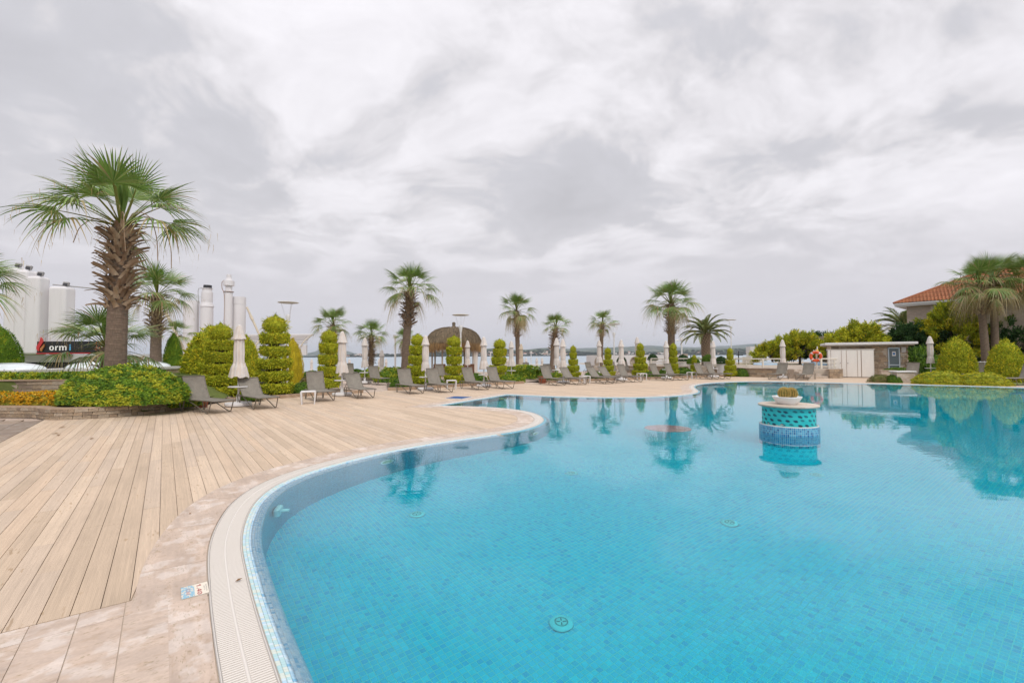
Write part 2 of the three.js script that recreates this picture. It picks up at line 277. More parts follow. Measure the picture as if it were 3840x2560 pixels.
// ---- water
const water = struct('pool_water', sheet(shift(P, PN, -0.02), WATER), phys({ color: C(1, 1, 1), roughness: 0, ior: 1.4, transmission: 1, thickness: 1, attenuationColor: C(0.16, 0.93, 0.975), attenuationDistance: 2.0, bumpMap: (() => { const t = T_waterBump.clone(); t.repeat.set(0.36, 0.36); return t; })(), bumpScale: 0.0013 }));

// ---- overflow channel: two white rails, slats across, a mid strip
{
  const M_white = std({ color: C(0.72, 0.67, 0.61), roughness: 0.6 }), M_channel = std({ color: C(0.30, 0.27, 0.24), roughness: 0.95 });
  const ch = struct('overflow_channel');
  part(ch, 'trough', sweep(P, PN, [[0.0, -0.10], [GRATE, -0.10]], true), M_channel);
  part(ch, 'rail', sweep(P, PN, [[0.004, -0.06], [0.004, 0.002], [0.018, 0.002], [0.018, -0.06]], true), M_white);
  part(ch, 'rail', sweep(P, PN, [[GRATE - 0.018, -0.06], [GRATE - 0.018, 0.002], [GRATE - 0.004, 0.002], [GRATE - 0.004, -0.06]], true), M_white);
  part(ch, 'mid_strip', sweep(P, PN, [[0.118, -0.02], [0.118, 0.0005], [0.136, 0.0005], [0.136, -0.02]], true), M_white);
  const list = []; let u = 0, next = 0; const step = 0.021;
  for (let i = 0; i < P.length; i++) {
    const j = (i + 1) % P.length, A = P[i], B = P[j], L = Math.hypot(B[0] - A[0], B[1] - A[1]);
    while (next < u + L) {
      const f = (next - u) / L, x = lerp(A[0], B[0], f), z = lerp(A[1], B[1], f), n = [lerp(PN[i][0], PN[j][0], f), lerp(PN[i][1], PN[j][1], f)], t = [(B[0] - A[0]) / L, (B[1] - A[1]) / L], h = 0.0062;
      list.push([Math.hypot(x, z), z < -1.5, [[x + n[0] * 0.0185 + t[0] * h, z + n[1] * 0.0185 + t[1] * h], [x + n[0] * (GRATE - 0.0185) + t[0] * h, z + n[1] * (GRATE - 0.0185) + t[1] * h], [x + n[0] * (GRATE - 0.0185) - t[0] * h, z + n[1] * (GRATE - 0.0185) - t[1] * h], [x + n[0] * 0.0185 - t[0] * h, z + n[1] * 0.0185 - t[1] * h]]]);
      next += step;
    }
    u += L;
  }
  list.sort((a, b) => (b[1] - a[1]) || a[0] - b[0]);
  for (const [, , q] of list.slice(0, 300)) part(ch, 'slat', prism(q, -0.02, -0.001), M_white);
  const o = bag(); for (const [, , q] of list.slice(300)) prismInto(o, q, -0.02, -0.001);
  part(ch, 'grating', bagGeom(o), M_white, 'stuff');
}
// ---- coping of travertine slabs
const travMats = [[0.77, 0.69, 0.63], [0.73, 0.65, 0.59], [0.80, 0.725, 0.665], [0.75, 0.665, 0.60]].map((c) => std({ map: T_trav, color: C(...c), roughness: 0.72, bumpMap: T_noiseBump, bumpScale: 0.0015 }));
{
  const cp = struct('pool_coping'), r = rng(9);
  part(cp, 'bedding', sweep(P, PN, [[GRATE - 0.003, -0.10], [GRATE - 0.003, -0.012], [COPE + 0.02, -0.012]], true), M_grout);
  let i = 0; const n = P.length;
  while (i < n) {
    const near = P[i][1] > -7 && P[i][0] < 1, k = Math.min(n - i, near ? 6 + Math.floor(r() * 4) : 3), inn = [], out = [];
    for (let a = 0; a <= k; a++) { const j = (i + a) % n; let p = P[j], q = PN[j]; inn.push([p[0] + q[0] * (GRATE + 0.004), p[1] + q[1] * (GRATE + 0.004)]); out.push([p[0] + q[0] * COPE, p[1] + q[1] * COPE]); }
    const tg = (a, b, d) => { const L = Math.hypot(b[0] - a[0], b[1] - a[1]) || 1; return [a[0] + ((b[0] - a[0]) / L) * d, a[1] + ((b[1] - a[1]) / L) * d]; };
    inn[0] = tg(inn[0], inn[1], 0.003); out[0] = tg(out[0], out[1], 0.003); inn[k] = tg(inn[k], inn[k - 1], 0.003); out[k] = tg(out[k], out[k - 1], 0.003);
    const o = bag(), off = r() * 5; for (let a = 0; a < k; a++) prismInto(o, [inn[a], inn[a + 1], out[a + 1], out[a]], -0.012, 0.001 + r() * 0.0015 * 0, T, S, off);
    part(cp, 'slab', bagGeom(o), travMats[Math.floor(r() * 4)]);
    i += k;
  }
}
// ---- near paving of narrow travertine slabs
{
  const pv = struct('near_paving'), r = rng(14), o = bag();
  const clipPoly = (poly, keep) => { const out = []; for (let i = 0; i < poly.length; i++) { const a = poly[i], b = poly[(i + 1) % poly.length], ka = keep(a), kb = keep(b); if (ka >= 0) out.push(a); if (ka * kb < 0) { let lo = 0, hi = 1; for (let q = 0; q < 24; q++) { const m = (lo + hi) / 2, v = keep([lerp(a[0], b[0], m), lerp(a[1], b[1], m)]); if (v * ka > 0) lo = m; else hi = m; } out.push([lerp(a[0], b[0], lo), lerp(a[1], b[1], lo)]); } } return out; };
  const gl = shift(P, PN, GRATE + 0.004).map((p, i) => [p, i]).filter(([p]) => p[0] < 3.2 && p[1] > -4.6 && p[1] < 3).map(([p]) => toST(p)).sort((a, b) => a[1] - b[1]);
  const edgeS = (t) => { for (let k = 0; k < gl.length - 1; k++) if (t >= gl[k][1] && t <= gl[k + 1][1]) { const f = (t - gl[k][1]) / (gl[k + 1][1] - gl[k][1] || 1); return lerp(gl[k][0], gl[k + 1][0], f); } return t < gl[0][1] ? gl[0][0] : gl.at(-1)[0]; };
  const rowsT = [[3.785, 3.985], [2.872, 3.778], [1.96, 2.865], [1.05, 1.953], [0.14, 1.043], [-0.77, 0.133], [-1.7, -0.777]];
  for (const [t0, t1] of rowsT) for (let k = -22; k < 14; k++) {
    const s0 = 0.046 + k * 0.222, s1 = s0 + 0.2165; if (s0 < -4.6) continue;
    let poly = [[s0, t0], [s1, t0], [s1, t1], [s0, t1]];
    if (s1 > edgeS(t0) || s1 > edgeS(t1)) poly = clipPoly(poly, (q) => edgeS(q[1]) - q[0]);
    if (poly.length < 3 || Math.abs(area2(poly)) < 0.002) continue;
    const m = part(pv, 'slab', prism(poly.map((q) => st(q[0], q[1])), -0.02, 0.0002 + 0.0015 * r(), S, T, r() * 7), travMats[Math.floor(r() * 4)]); void m;
  }
  const b = [[-4.8, -1.75], [3.4, -1.75], [3.4, 0]]; void b;
  part(pv, 'joint_bed', sheet([st(-4.6, -1.7), st(-4.6, 3.99), st(edgeS(3.99), 3.99), ...[3.5, 3, 2.5, 2, 1.5, 1, 0.5, 0, -0.5, -1, -1.7].map((t) => st(edgeS(t), t))], -0.006, []), M_grout);
}
// the small 1.40 depth plate let into the paving
{
  const t = canvasTex(512, 256, (x, w, h) => {
    x.fillStyle = '#e6dccb'; x.fillRect(0, 0, w, h); x.fillStyle = '#8fb9cc'; x.fillRect(0, 0, 250, h);
    x.fillStyle = '#d9d2c2'; for (let k = 0; k < 60; k++) { const a = hash2(k, 1, 4) * 250, b = hash2(k, 2, 4) * h; x.beginPath(); x.ellipse(a, b, 6 + 22 * hash2(k, 3, 4), 4 + 9 * hash2(k, 5, 4), 0, 0, 7); x.fill(); }
    x.save(); x.translate(235, 10); x.rotate(Math.PI / 2); x.restore();
    x.textBaseline = 'middle'; x.textAlign = 'center';
    x.save(); x.translate(335, h / 2); x.rotate(Math.PI / 2); x.fillStyle = '#a33f3c'; x.font = 'bold 120px sans-serif'; x.fillText('1.40', 0, 0); x.restore();
    x.save(); x.translate(450, h / 2); x.rotate(Math.PI / 2); x.fillStyle = '#6d6a68'; x.font = '34px sans-serif'; x.fillText('DERİNLİK', 0, -20); x.fillText('DEPTH', 0, 18); x.restore();
    x.save(); x.translate(130, h / 2); x.rotate(Math.PI / 2); x.strokeStyle = '#b0524e'; x.lineWidth = 4; x.font = 'bold 92px sans-serif'; x.strokeText('CM', 0, 0); x.restore();
    x.strokeStyle = '#9a8f80'; x.lineWidth = 6; x.strokeRect(3, 3, w - 6, h - 6);
  });
  const a = [-2.31, -3.25], b = [-2.185, -3.345], c = [-2.065, -3.185], d = [-2.19, -3.09];
  const g = geom([a[0], 0.0065, a[1], b[0], 0.0065, b[1], c[0], 0.0065, c[1], d[0], 0.0065, d[1]], [0, 1, 0, 0, 1, 0, 0, 1, 0, 0, 1, 0], [0, 1, 1, 1, 1, 0, 0, 0], null, [0, 2, 1, 0, 3, 2]);
  const pl = thing('depth_plate', 'small ceramic plate reading 1.40 set in the paving beside the overflow grating', 'depth plate');
  part(pl, 'tile', prism([a, b, c, d], -0.004, 0.005), std({ color: C(0.6, 0.55, 0.48), roughness: 0.4 })); part(pl, 'print', g, std({ map: t, roughness: 0.35 }));
}
// ---- decking
const kerbLine = [[-10.45, -16.6], [-9.9, -17.1], [-8.9, -18.0], [-8.2, -19.05], [-7.3, -19.75], [-6.55, -20.5], [-5.9, -21.7], [-4.75, -22.15], [-3.5, -23.6], [-2.5, -24.5], [-1.1, -25.3], [0.75, -26.7], [2.0, -27.1], [3.4, -28.1], [6.3, -29.6], [8.6, -30.6], [12.6, -32.3], [15.9, -33.8], [17.0, -33.2]];
const bedWall = [[-16.5, -12.75], [-13.97, -12.64], [-12.9, -12.5], [-12.35, -12.2], [-12.0, -12.06], [-11.54, -12.12], [-10.99, -12.4], [-10.52, -12.85], [-10.3, -13.5], [-10.2, -14.25], [-10.22, -15.3], [-10.45, -16.6]];
const deckPoly = [st(-2.48, 3.99), ...[st(-2.48, 16.6)], ...bedWall.slice(3, -1), ...kerbLine, [18.9, -32.1], [21.8, -31.9], [24.6, -30.4], [25.6, -28], [27.5, -24.5], [29, -20], [22.6, -21.6], [8, -14], [2.5, -6], st(0.8, 3.99)];
{
  const deck = struct('pool_deck'), r = rng(31), pitch = 0.145, list = [];
  const cross = (s) => { const ts = []; for (const poly of [deckPoly, copeLine]) for (let i = 0; i < poly.length; i++) { const a = toST(poly[i]), b = toST(poly[(i + 1) % poly.length]); if ((a[0] > s) !== (b[0] > s)) ts.push(a[1] + ((s - a[0]) / (b[0] - a[0])) * (b[1] - a[1])); } return ts.sort((a, b) => a - b); };
  const good = (s, t) => { const p = st(s, t); return inside(p, deckPoly) && !inside(p, copeLine); };
  const runs = (s) => { const c = cross(s), o = []; for (let i = 0; i < c.length - 1; i++) { if (c[i + 1] - c[i] < 0.01 || !good(s, (c[i] + c[i + 1]) / 2)) continue; if (o.length && c[i] - o[o.length - 1][1] < 0.012) o[o.length - 1][1] = c[i + 1]; else o.push([c[i], c[i + 1]]); } return o; };
  for (let k = 0; ; k++) {
    const s0 = -2.48 + k * pitch + 0.0025, s1 = s0 + pitch - 0.005; if (s0 > 42) break;
    const m = runs((s0 + s1) / 2), A = runs(s0), B = runs(s1);
    for (const [ta, tb] of m) {
      const near = (l, v, e) => { let best = v, d = 1.7; for (const q of l) if (Math.abs(q[e] - v) < d) { d = Math.abs(q[e] - v); best = q[e]; } return best; };
      const a0 = near(A, ta, 0), a1 = near(A, tb, 1), b0 = near(B, ta, 0), b1 = near(B, tb, 1);
      let t = ta + (0.6 + r() * 2.8), cuts = [ta]; while (t < tb - 0.5) { cuts.push(t); t += 2.9; } cuts.push(tb);
      for (let c = 0; c < cuts.length - 1; c++) {
        const first = c === 0, last = c === cuts.length - 2, l0 = first ? a0 + 0.003 : cuts[c] + 0.002, r0 = first ? b0 + 0.003 : cuts[c] + 0.002, l1 = last ? a1 - 0.003 : cuts[c + 1] - 0.002, r1 = last ? b1 - 0.003 : cuts[c + 1] - 0.002;
        if (l1 - l0 < 0.02 || r1 - r0 < 0.02) continue;
        const poly = [st(s0, l0), st(s1, r0), st(s1, r1), st(s0, l1)], d = Math.min(...poly.map((p) => Math.hypot(p[0], p[1]) + (Math.abs(p[0]) > -p[1] * 1.2 + 0.5 ? 30 : 0)));
        list.push([d, poly, r()]);
      }
    }
  }
  const tone = [[0.77, 0.60, 0.45], [0.82, 0.645, 0.485], [0.71, 0.55, 0.405], [0.79, 0.605, 0.445], [0.745, 0.59, 0.455]];
  const mats = tone.map((c) => std({ map: T_wood, color: C(...c), roughness: 0.78, bumpMap: T_woodBump, bumpScale: 0.0013 }));
  list.sort((a, b) => a[0] - b[0]);
  for (const [, poly, q] of list.slice(0, 300)) part(deck, 'board', prism(poly, -0.02, 0.0015 * (q - 0.5), S, T, 0), mats[Math.floor(q * 5)]);
  const bags = mats.map(() => bag()); for (const [, poly, q] of list.slice(300)) prismInto(bags[Math.floor(q * 5)], poly, -0.02, 0.0015 * (q - 0.5), S, T, 0);
  bags.forEach((b, k) => b.pos.length && part(deck, 'decking', bagGeom(b), mats[k], 'stuff'));
}
// ---- ground under everything, pale paving of the terrace, with the pool left open
const landLine = [[-90, 14], [-90, -47], [-40, -47], [-14, -46.5], [-3, -47.5], [14, -47], [34, -58], [90, -60], [90, 14]];
const M_paving = std({ map: T_trav, color: C(0.70, 0.62, 0.56), roughness: 0.8, bumpMap: T_noiseBump, bumpScale: 0.002 });
struct('ground', sheet(landLine, -0.024, [shift(P, PN, COPE - 0.05)], S, T), M_paving);
{ // quay wall of the land towards the sea
  const q = landLine.slice(1, 8); struct('sea_wall', sweep(q, q.map(() => [0, 0]), [[0, -0.024], [0, -4]], false), std({ color: C(0.35, 0.32, 0.28), map: T_stone, side: THREE.DoubleSide }));
}
// grey stone path at the left of the deck
{
  const p = struct('stone_path'), r = rng(3), mats = [[0.42, 0.36, 0.31], [0.47, 0.40, 0.34], [0.38, 0.33, 0.29]].map((c) => std({ map: T_trav, color: C(...c), roughness: 0.85 }));
  for (let i = 0; i < 16; i++) for (let j = 0; j < 12; j++) { const s1 = -2.49 - i * 0.42, s0 = s1 - 0.412, t0 = 7 + j * 0.9 + (i % 2) * 0.45, t1 = t0 + 0.892, q = [st(s0, t0), st(s1, t0), st(s1, t1), st(s0, t1)]; if (q.some((v) => v[1] < -12.55 + 0.25 * (v[0] + 13) * (v[0] > -12.6 ? 2 : 0)) || q.some((v) => v[0] < -18)) continue; part(p, 'slab', prism(q, -0.02, 0.002 * r(), S, T, r() * 6), mats[Math.floor(r() * 3)]); }
}
// ---- kerbs round the planting beds
const M_kerb = std({ map: T_trav, color: C(0.52, 0.41, 0.31), roughness: 0.85, bumpMap: T_noiseBump, bumpScale: 0.003 });
function kerb(pts, label) {
  const c = curve(pts, 0.62), n = normalsOf(c, false), k = thing('kerb', label, 'kerb', [0, 0, 0], 0, 'stone kerbs of the planting beds');
  for (let i = 0; i < c.length - 1; i++) { const a = c[i], b = c[i + 1], L = Math.hypot(b[0] - a[0], b[1] - a[1]), t = [(b[0] - a[0]) / L * 0.003, (b[1] - a[1]) / L * 0.003]; part(k, 'stone', prism([[a[0] + t[0], a[1] + t[1]], [b[0] - t[0], b[1] - t[1]], [b[0] - t[0] + n[i + 1][0] * 0.16, b[1] - t[1] + n[i + 1][1] * 0.16], [a[0] + t[0] + n[i][0] * 0.16, a[1] + t[1] + n[i][1] * 0.16]], -0.015, 0.13, T, S, i * 1.7), M_kerb); }
}
kerb([[-10.35, -16.75], [-9.9, -17.12], [-8.9, -18.02], [-8.2, -19.07], [-7.3, -19.77], [-6.6, -20.5]], 'low stone kerb behind the loungers nearest the big palm');
kerb([[-5.85, -21.75], [-4.75, -22.17], [-3.5, -23.62], [-2.5, -24.52], [-1.1, -25.32], [0.7, -26.7]], 'low stone kerb behind the loungers in front of the thatched gazebo');
kerb([[2.05, -27.12], [3.4, -28.12], [6.3, -29.62], [8.6, -30.62], [12.6, -32.32], [15.9, -33.82], [16.9, -33.3]], 'longest low stone kerb, running towards the raised terrace on the far side');

// ================================================================ PLANTS
const leafMat = (o = {}) => phys({ vertexColors: true, roughness: 0.62, side: THREE.DoubleSide, transmission: 0.3, thickness: 0, specularIntensity: 0.35, ...o });
const M_leaf = leafMat(), M_needle = leafMat({ roughness: 0.8, specularIntensity: 0.2, transmission: 0.12 }), M_palm = leafMat({ roughness: 0.45, transmission: 0.34, specularIntensity: 0.5 });
const M_bark = std({ color: C(0.17, 0.13, 0.095), roughness: 0.95, map: T_noise, bumpMap: T_noiseBump, bumpScale: 0.01 });
const buf = () => ({ pos: [], nor: [], col: [] });
const bufGeom = (o) => geom(o.pos, o.nor, null, o.col);
const _a = new THREE.Vector3(), _b = new THREE.Vector3(), _n = new THREE.Vector3(), _s = new THREE.Vector3(), _u = new THREE.Vector3();
function tri(o, a, b, c, col) {
  _n.subVectors(b, a).cross(_u.subVectors(c, a)).normalize();
  for (const p of [a, b, c]) { o.pos.push(p.x, p.y, p.z); o.nor.push(_n.x, _n.y, _n.z); o.col.push(col[0], col[1], col[2]); }
}
// one leaf: base p, direction d, width w, length l, up n
function leaf(o, p, d, n, l, w, col) {
  _s.crossVectors(d, n).normalize().multiplyScalar(w / 2);
  const m = p.clone().addScaledVector(d, l * 0.5).addScaledVector(n, l * 0.06), t = p.clone().addScaledVector(d, l), L = m.clone().add(_s), R = m.clone().sub(_s);
  tri(o, p, L, t, col); tri(o, p, t, R, col);
}
const rdir = (r) => { const z = r() * 2 - 1, a = r() * 2 * Math.PI, q = Math.sqrt(1 - z * z); return V3(q * Math.cos(a), z, q * Math.sin(a)); };
const mix = (a, b, t) => [lerp(a[0], b[0], t), lerp(a[1], b[1], t), lerp(a[2], b[2], t)];
const vary = (c, r, k = 0.25) => { const f = 1 + (r() - 0.5) * 2 * k; return [c[0] * f, c[1] * f, c[2] * f]; };
// a core of solid foliage under the leaves: a deformed sphere
function core(o, n, at, col, r) {
  const m = Math.max(6, n), pt = (i, j) => at(i / m, (j % (2 * m)) / (2 * m));
  for (let i = 0; i < m; i++) for (let j = 0; j < 2 * m; j++) { const a = pt(i, j), b = pt(i + 1, j), c = pt(i + 1, j + 1), d = pt(i, j + 1), q = vary(col, r, 0.3); tri(o, a, c, b, q); tri(o, a, d, c, q); }
}
const KINDS = {
  gold: { cols: [[0.54, 0.52, 0.035], [0.40, 0.44, 0.03], [0.24, 0.30, 0.025], [0.62, 0.53, 0.035]], core: [0.36, 0.38, 0.03] },
  yellow: { cols: [[0.56, 0.42, 0.022], [0.48, 0.38, 0.024], [0.34, 0.30, 0.022]], core: [0.42, 0.34, 0.022] },
  green: { cols: [[0.16, 0.29, 0.03], [0.10, 0.20, 0.026], [0.23, 0.35, 0.035], [0.065, 0.14, 0.022]], core: [0.13, 0.23, 0.03] },
  lime: { cols: [[0.48, 0.50, 0.04], [0.24, 0.38, 0.03], [0.13, 0.25, 0.026], [0.09, 0.19, 0.022], [0.19, 0.32, 0.03]], core: [0.17, 0.28, 0.03] },
  dark: { cols: [[0.05, 0.11, 0.035], [0.075, 0.15, 0.045], [0.035, 0.08, 0.028]], core: [0.055, 0.115, 0.036] },
  flower: { cols: [[0.72, 0.44, 0.02], [0.66, 0.38, 0.02], [0.26, 0.32, 0.03], [0.76, 0.52, 0.05]], core: [0.40, 0.32, 0.03] },
  shadeTwig: { cols: [[0.15, 0.11, 0.065], [0.10, 0.08, 0.05], [0.17, 0.16, 0.05]], core: [0.12, 0.09, 0.055] },  // brown twig tones, kept dark so the colour adds shade between tiers
  tan: { cols: [[0.30, 0.23, 0.11], [0.19, 0.20, 0.045], [0.13, 0.19, 0.035]], core: [0.19, 0.18, 0.05] },
};
// clipped conifer body: surface of revolution given by radius f(v) and height g(v), covered with short sprays
function clipped(seed, kind, radiusAt, heightAt, n, l = 0.085, w = 0.026, shag = 0.3, coreK = 0.93) {
  const o = buf(), r = rng(seed), K = KINDS[kind], at = (v, u) => { const R = radiusAt(v) * (1 + 0.06 * (fbm(u * 9, v * 6, 2, seed, 9) - 0.5) + 0.07 * (fbm(u * 28, v * 16, 2, seed + 1, 28) - 0.5)), a = u * 2 * Math.PI; return V3(R * Math.cos(a), heightAt(v), R * Math.sin(a)); };
  core(o, 9, (v, u) => { const p = at(v, u); p.x *= coreK; p.z *= coreK; return p; }, K.core, r);
  let tries = 0, made = 0; const Rm = Math.max(...Array.from({ length: 21 }, (_, i) => radiusAt(i / 20)));
  while (made < n && tries++ < n * 6) {
    const v = r(), u = r(); if (radiusAt(v) / Rm < r() * 0.9 && v > 0.03 && v < 0.97) continue;
    const p = at(v, u), e = 0.01, q = at(Math.min(1, v + e), u), t = at(v, u + e);
    _a.subVectors(q, p); _b.subVectors(t, p); const nn = _b.clone().cross(_a).normalize(); if (nn.x * p.x + nn.z * p.z < 0 && Math.abs(nn.y) < 0.7) nn.negate(); if (v < 0.2 && nn.y > 0.5) nn.y *= 1;
    const out = r() < 0.3, d = nn.clone().multiplyScalar(out ? 1 : 0.35).addScaledVector(rdir(r), 0.8).add(V3(0, 0.3, 0)).normalize(), fn = out ? rdir(r) : nn.clone().addScaledVector(rdir(r), 0.45).normalize();
    const patch = fbm(u * 10, heightAt(v) * 5, 3, seed + 3, 10), k = clamp(Math.floor((patch * 1.3 - 0.15 + (r() - 0.5) * 0.7) * K.cols.length), 0, K.cols.length - 1);
    p.addScaledVector(nn, -l * 0.25 * r()); leaf(o, p, d, fn, l * (0.7 + 0.6 * r() + (r() < 0.06 ? shag * 3 : 0)), w * (0.7 + 0.6 * r()), vary(K.cols[k], r, 0.3)); made++;
  }
  return bufGeom(o);
}
const tierR = (v) => { const e = 0.16; return v < e ? Math.sqrt(1 - ((e - v) / e) ** 2) * 0.7 + 0.3 * (v / e) : v > 1 - e ? Math.sqrt(Math.max(0, 1 - ((v - 1 + e) / e) ** 2)) * 0.8 + 0.2 * (1 - v) / e : 1; };
// unit pieces, scaled per plant: a tier is 1 m across and 0.34 m tall
const G_tier = [0, 1, 2].map((k) => clipped(100 + k, 'gold', (v) => 0.5 * Math.max(0.02, tierR(v)) * (0.86 + 0.14 * sstep(v, 0, 0.45)), (v) => (v < 0.12 ? 0 : v > 0.88 ? 0.34 : 0.34 * ((v - 0.12) / 0.76)), 2300, 0.085, 0.028, 0.25));
const G_ball = [0, 1].map((k) => clipped(120 + k, 'gold', (v) => 0.5 * Math.max(0.01, Math.sin(Math.PI * Math.pow(v, 0.85))), (v) => 0.5 - 0.5 * Math.cos(Math.PI * v) + (v > 0.93 ? (v - 0.93) * 0.9 : 0), 2000, 0.10, 0.03, 0.6));
const coneR = (v) => Math.max(0.012, Math.pow(1 - Math.pow(v, 2.2), 0.64) * (0.88 + 0.12 * sstep(v, 0, 0.25)));
const G_cone = { gold: clipped(131, 'gold', (v) => 0.5 * coneR(v), (v) => v, 6200, 0.066, 0.022, 0.3), yellow: clipped(133, 'yellow', (v) => 0.5 * coneR(v), (v) => v, 4200, 0.04, 0.014, 0.1), lime: clipped(135, 'lime', (v) => 0.5 * coneR(v), (v) => v, 4500, 0.05, 0.017, 0.2) };
const G_inner = clipped(141, 'shadeTwig', (v) => lerp(0.5, 0.3, v), (v) => v, 500, 0.1, 0.03, 0.1, 0.8);
function topiary(label, x, z, y0, H, Rb, Rt, tiers, seed, lean = 0) {
  const r = rng(seed), o = thing('tiered_topiary', label, 'topiary', [x, y0, z], r() * 6, 'tiered cypress topiaries'), ballH = H * (tiers > 5 ? 0.155 : 0.2), body = H - ballH, step = body / tiers;
  part(o, 'trunk', merge([tube([[0, -0.05, 0], [0.03, H * 0.3, 0.02], [-0.02 + lean * 0.5, H * 0.6, 0], [lean, H * 0.9, 0.01]], 0.045, 7), tube([[0.05, 0, 0.03], [0.07, H * 0.4, -0.02], [lean, H * 0.85, 0.03]], 0.02, 5)]), M_bark);
  const inner = part(o, 'gap_shade_branches', G_inner, M_needle); inner.scale.set(Rb * 0.95, body, Rb * 0.95);  // bare brown branches; their dark colour also paints the shade of the tier gaps
  for (let i = 0; i < tiers; i++) {
    const f = i / Math.max(1, tiers - 1), R = lerp(Rb, Rt, Math.pow(f, 0.9)) * (0.95 + 0.1 * r()), m = part(o, 'tier', G_tier[Math.floor(r() * 3)], M_needle), h = step * (0.78 + 0.06 * r());
    m.position.set(lean * f, i * step + (step - h) * 0.2, 0); m.scale.set(2 * R, h / 0.34, 2 * R); m.rotation.set((r() - 0.5) * 0.06, r() * 6, (r() - 0.5) * 0.06);
  }
  const b = part(o, 'crown', G_ball[Math.floor(r() * 2)], M_needle); b.position.set(lean, body - step * 0.12, 0); b.scale.set(Rt * 1.75, ballH * 1.1, Rt * 1.75); b.rotation.y = r() * 6;
  return o;
}
function cone(label, x, z, y0, H, W, kind, seed, group = 'clipped cone shrubs') {
  const o = thing('cone_topiary', label, 'cone shrub', [x, y0, z], seed * 1.3, group); const m = part(o, 'foliage', G_cone[kind], M_needle); m.scale.set(W, H, W); part(o, 'trunk', cyl(0.06, 0.05, 0.3, 0, -0.05, 0, 8), M_bark); return o;
}
// mounded shrub: rosettes of leaves over a dome
function moundGeom(seed, kind, n, l, w, amp = 0.25) {
  const o = buf(), r = rng(seed), K = KINDS[kind], at = (v, u) => { const a = u * 2 * Math.PI, q = v * Math.PI * 0.54, k = 1 + amp * (fbm(u * 6, v * 3, 3, seed, 6) - 0.5); return V3(Math.sin(q) * Math.cos(a) * k, Math.cos(q) * k * (0.85 + 0.15 * Math.cos(q)), Math.sin(q) * Math.sin(a) * k); };
  core(o, 10, (v, u) => at(v, u).multiplyScalar(0.92), K.core, r);
  for (let i = 0; i < n; i++) {
    const v = Math.acos(1 - r() * 1.08) / (Math.PI * 0.54), u = r(), p = at(Math.min(1, v), u), nn = p.clone().normalize().addScaledVector(rdir(r), 0.35).normalize(), q = fbm(u * 22, v * 12, 2, seed + 9, 22);
    const tip = q + (r() - 0.5) * 0.5 > 0.58, c = tip ? K.cols[0] : K.cols[1 + Math.floor(r() * (K.cols.length - 1))], m = 4 + Math.floor(r() * 3); p.multiplyScalar(0.95 + 0.07 * r());
    for (let k = 0; k < m; k++) { const d = rdir(r).addScaledVector(nn, 0.55).normalize(); leaf(o, p, d, nn, l * (0.7 + 0.6 * r()), w, vary(c, r, 0.3)); }
  }
  return bufGeom(o);
}
const G_mound = { lime: [moundGeom(201, 'lime', 900, 0.13, 0.05), moundGeom(202, 'lime', 900, 0.13, 0.05)], green: [moundGeom(203, 'green', 900, 0.13, 0.05), moundGeom(204, 'green', 800, 0.14, 0.055)], dark: [moundGeom(205, 'dark', 700, 0.12, 0.06)], yellow: [moundGeom(206, 'yellow', 800, 0.12, 0.045)], tan: [moundGeom(207, 'tan', 600, 0.14, 0.03)], goldm: [moundGeom(208, 'gold', 800, 0.12, 0.04)] };
function shrub(label, x, z, y0, rx, h, rz, kind, k = 0, group = 'mounded garden shrubs', name = 'shrub') {
  const o = thing(name, label, 'shrub', [x, y0, z], (x * 3.7 + z) % 6, group), l = G_mound[kind], m = part(o, 'foliage', l[k % l.length], M_leaf); m.scale.set(rx, h, rz); part(o, 'stem', cyl(0.03, 0.02, h * 0.5, 0, -0.03, 0, 6), M_bark); return o;
}
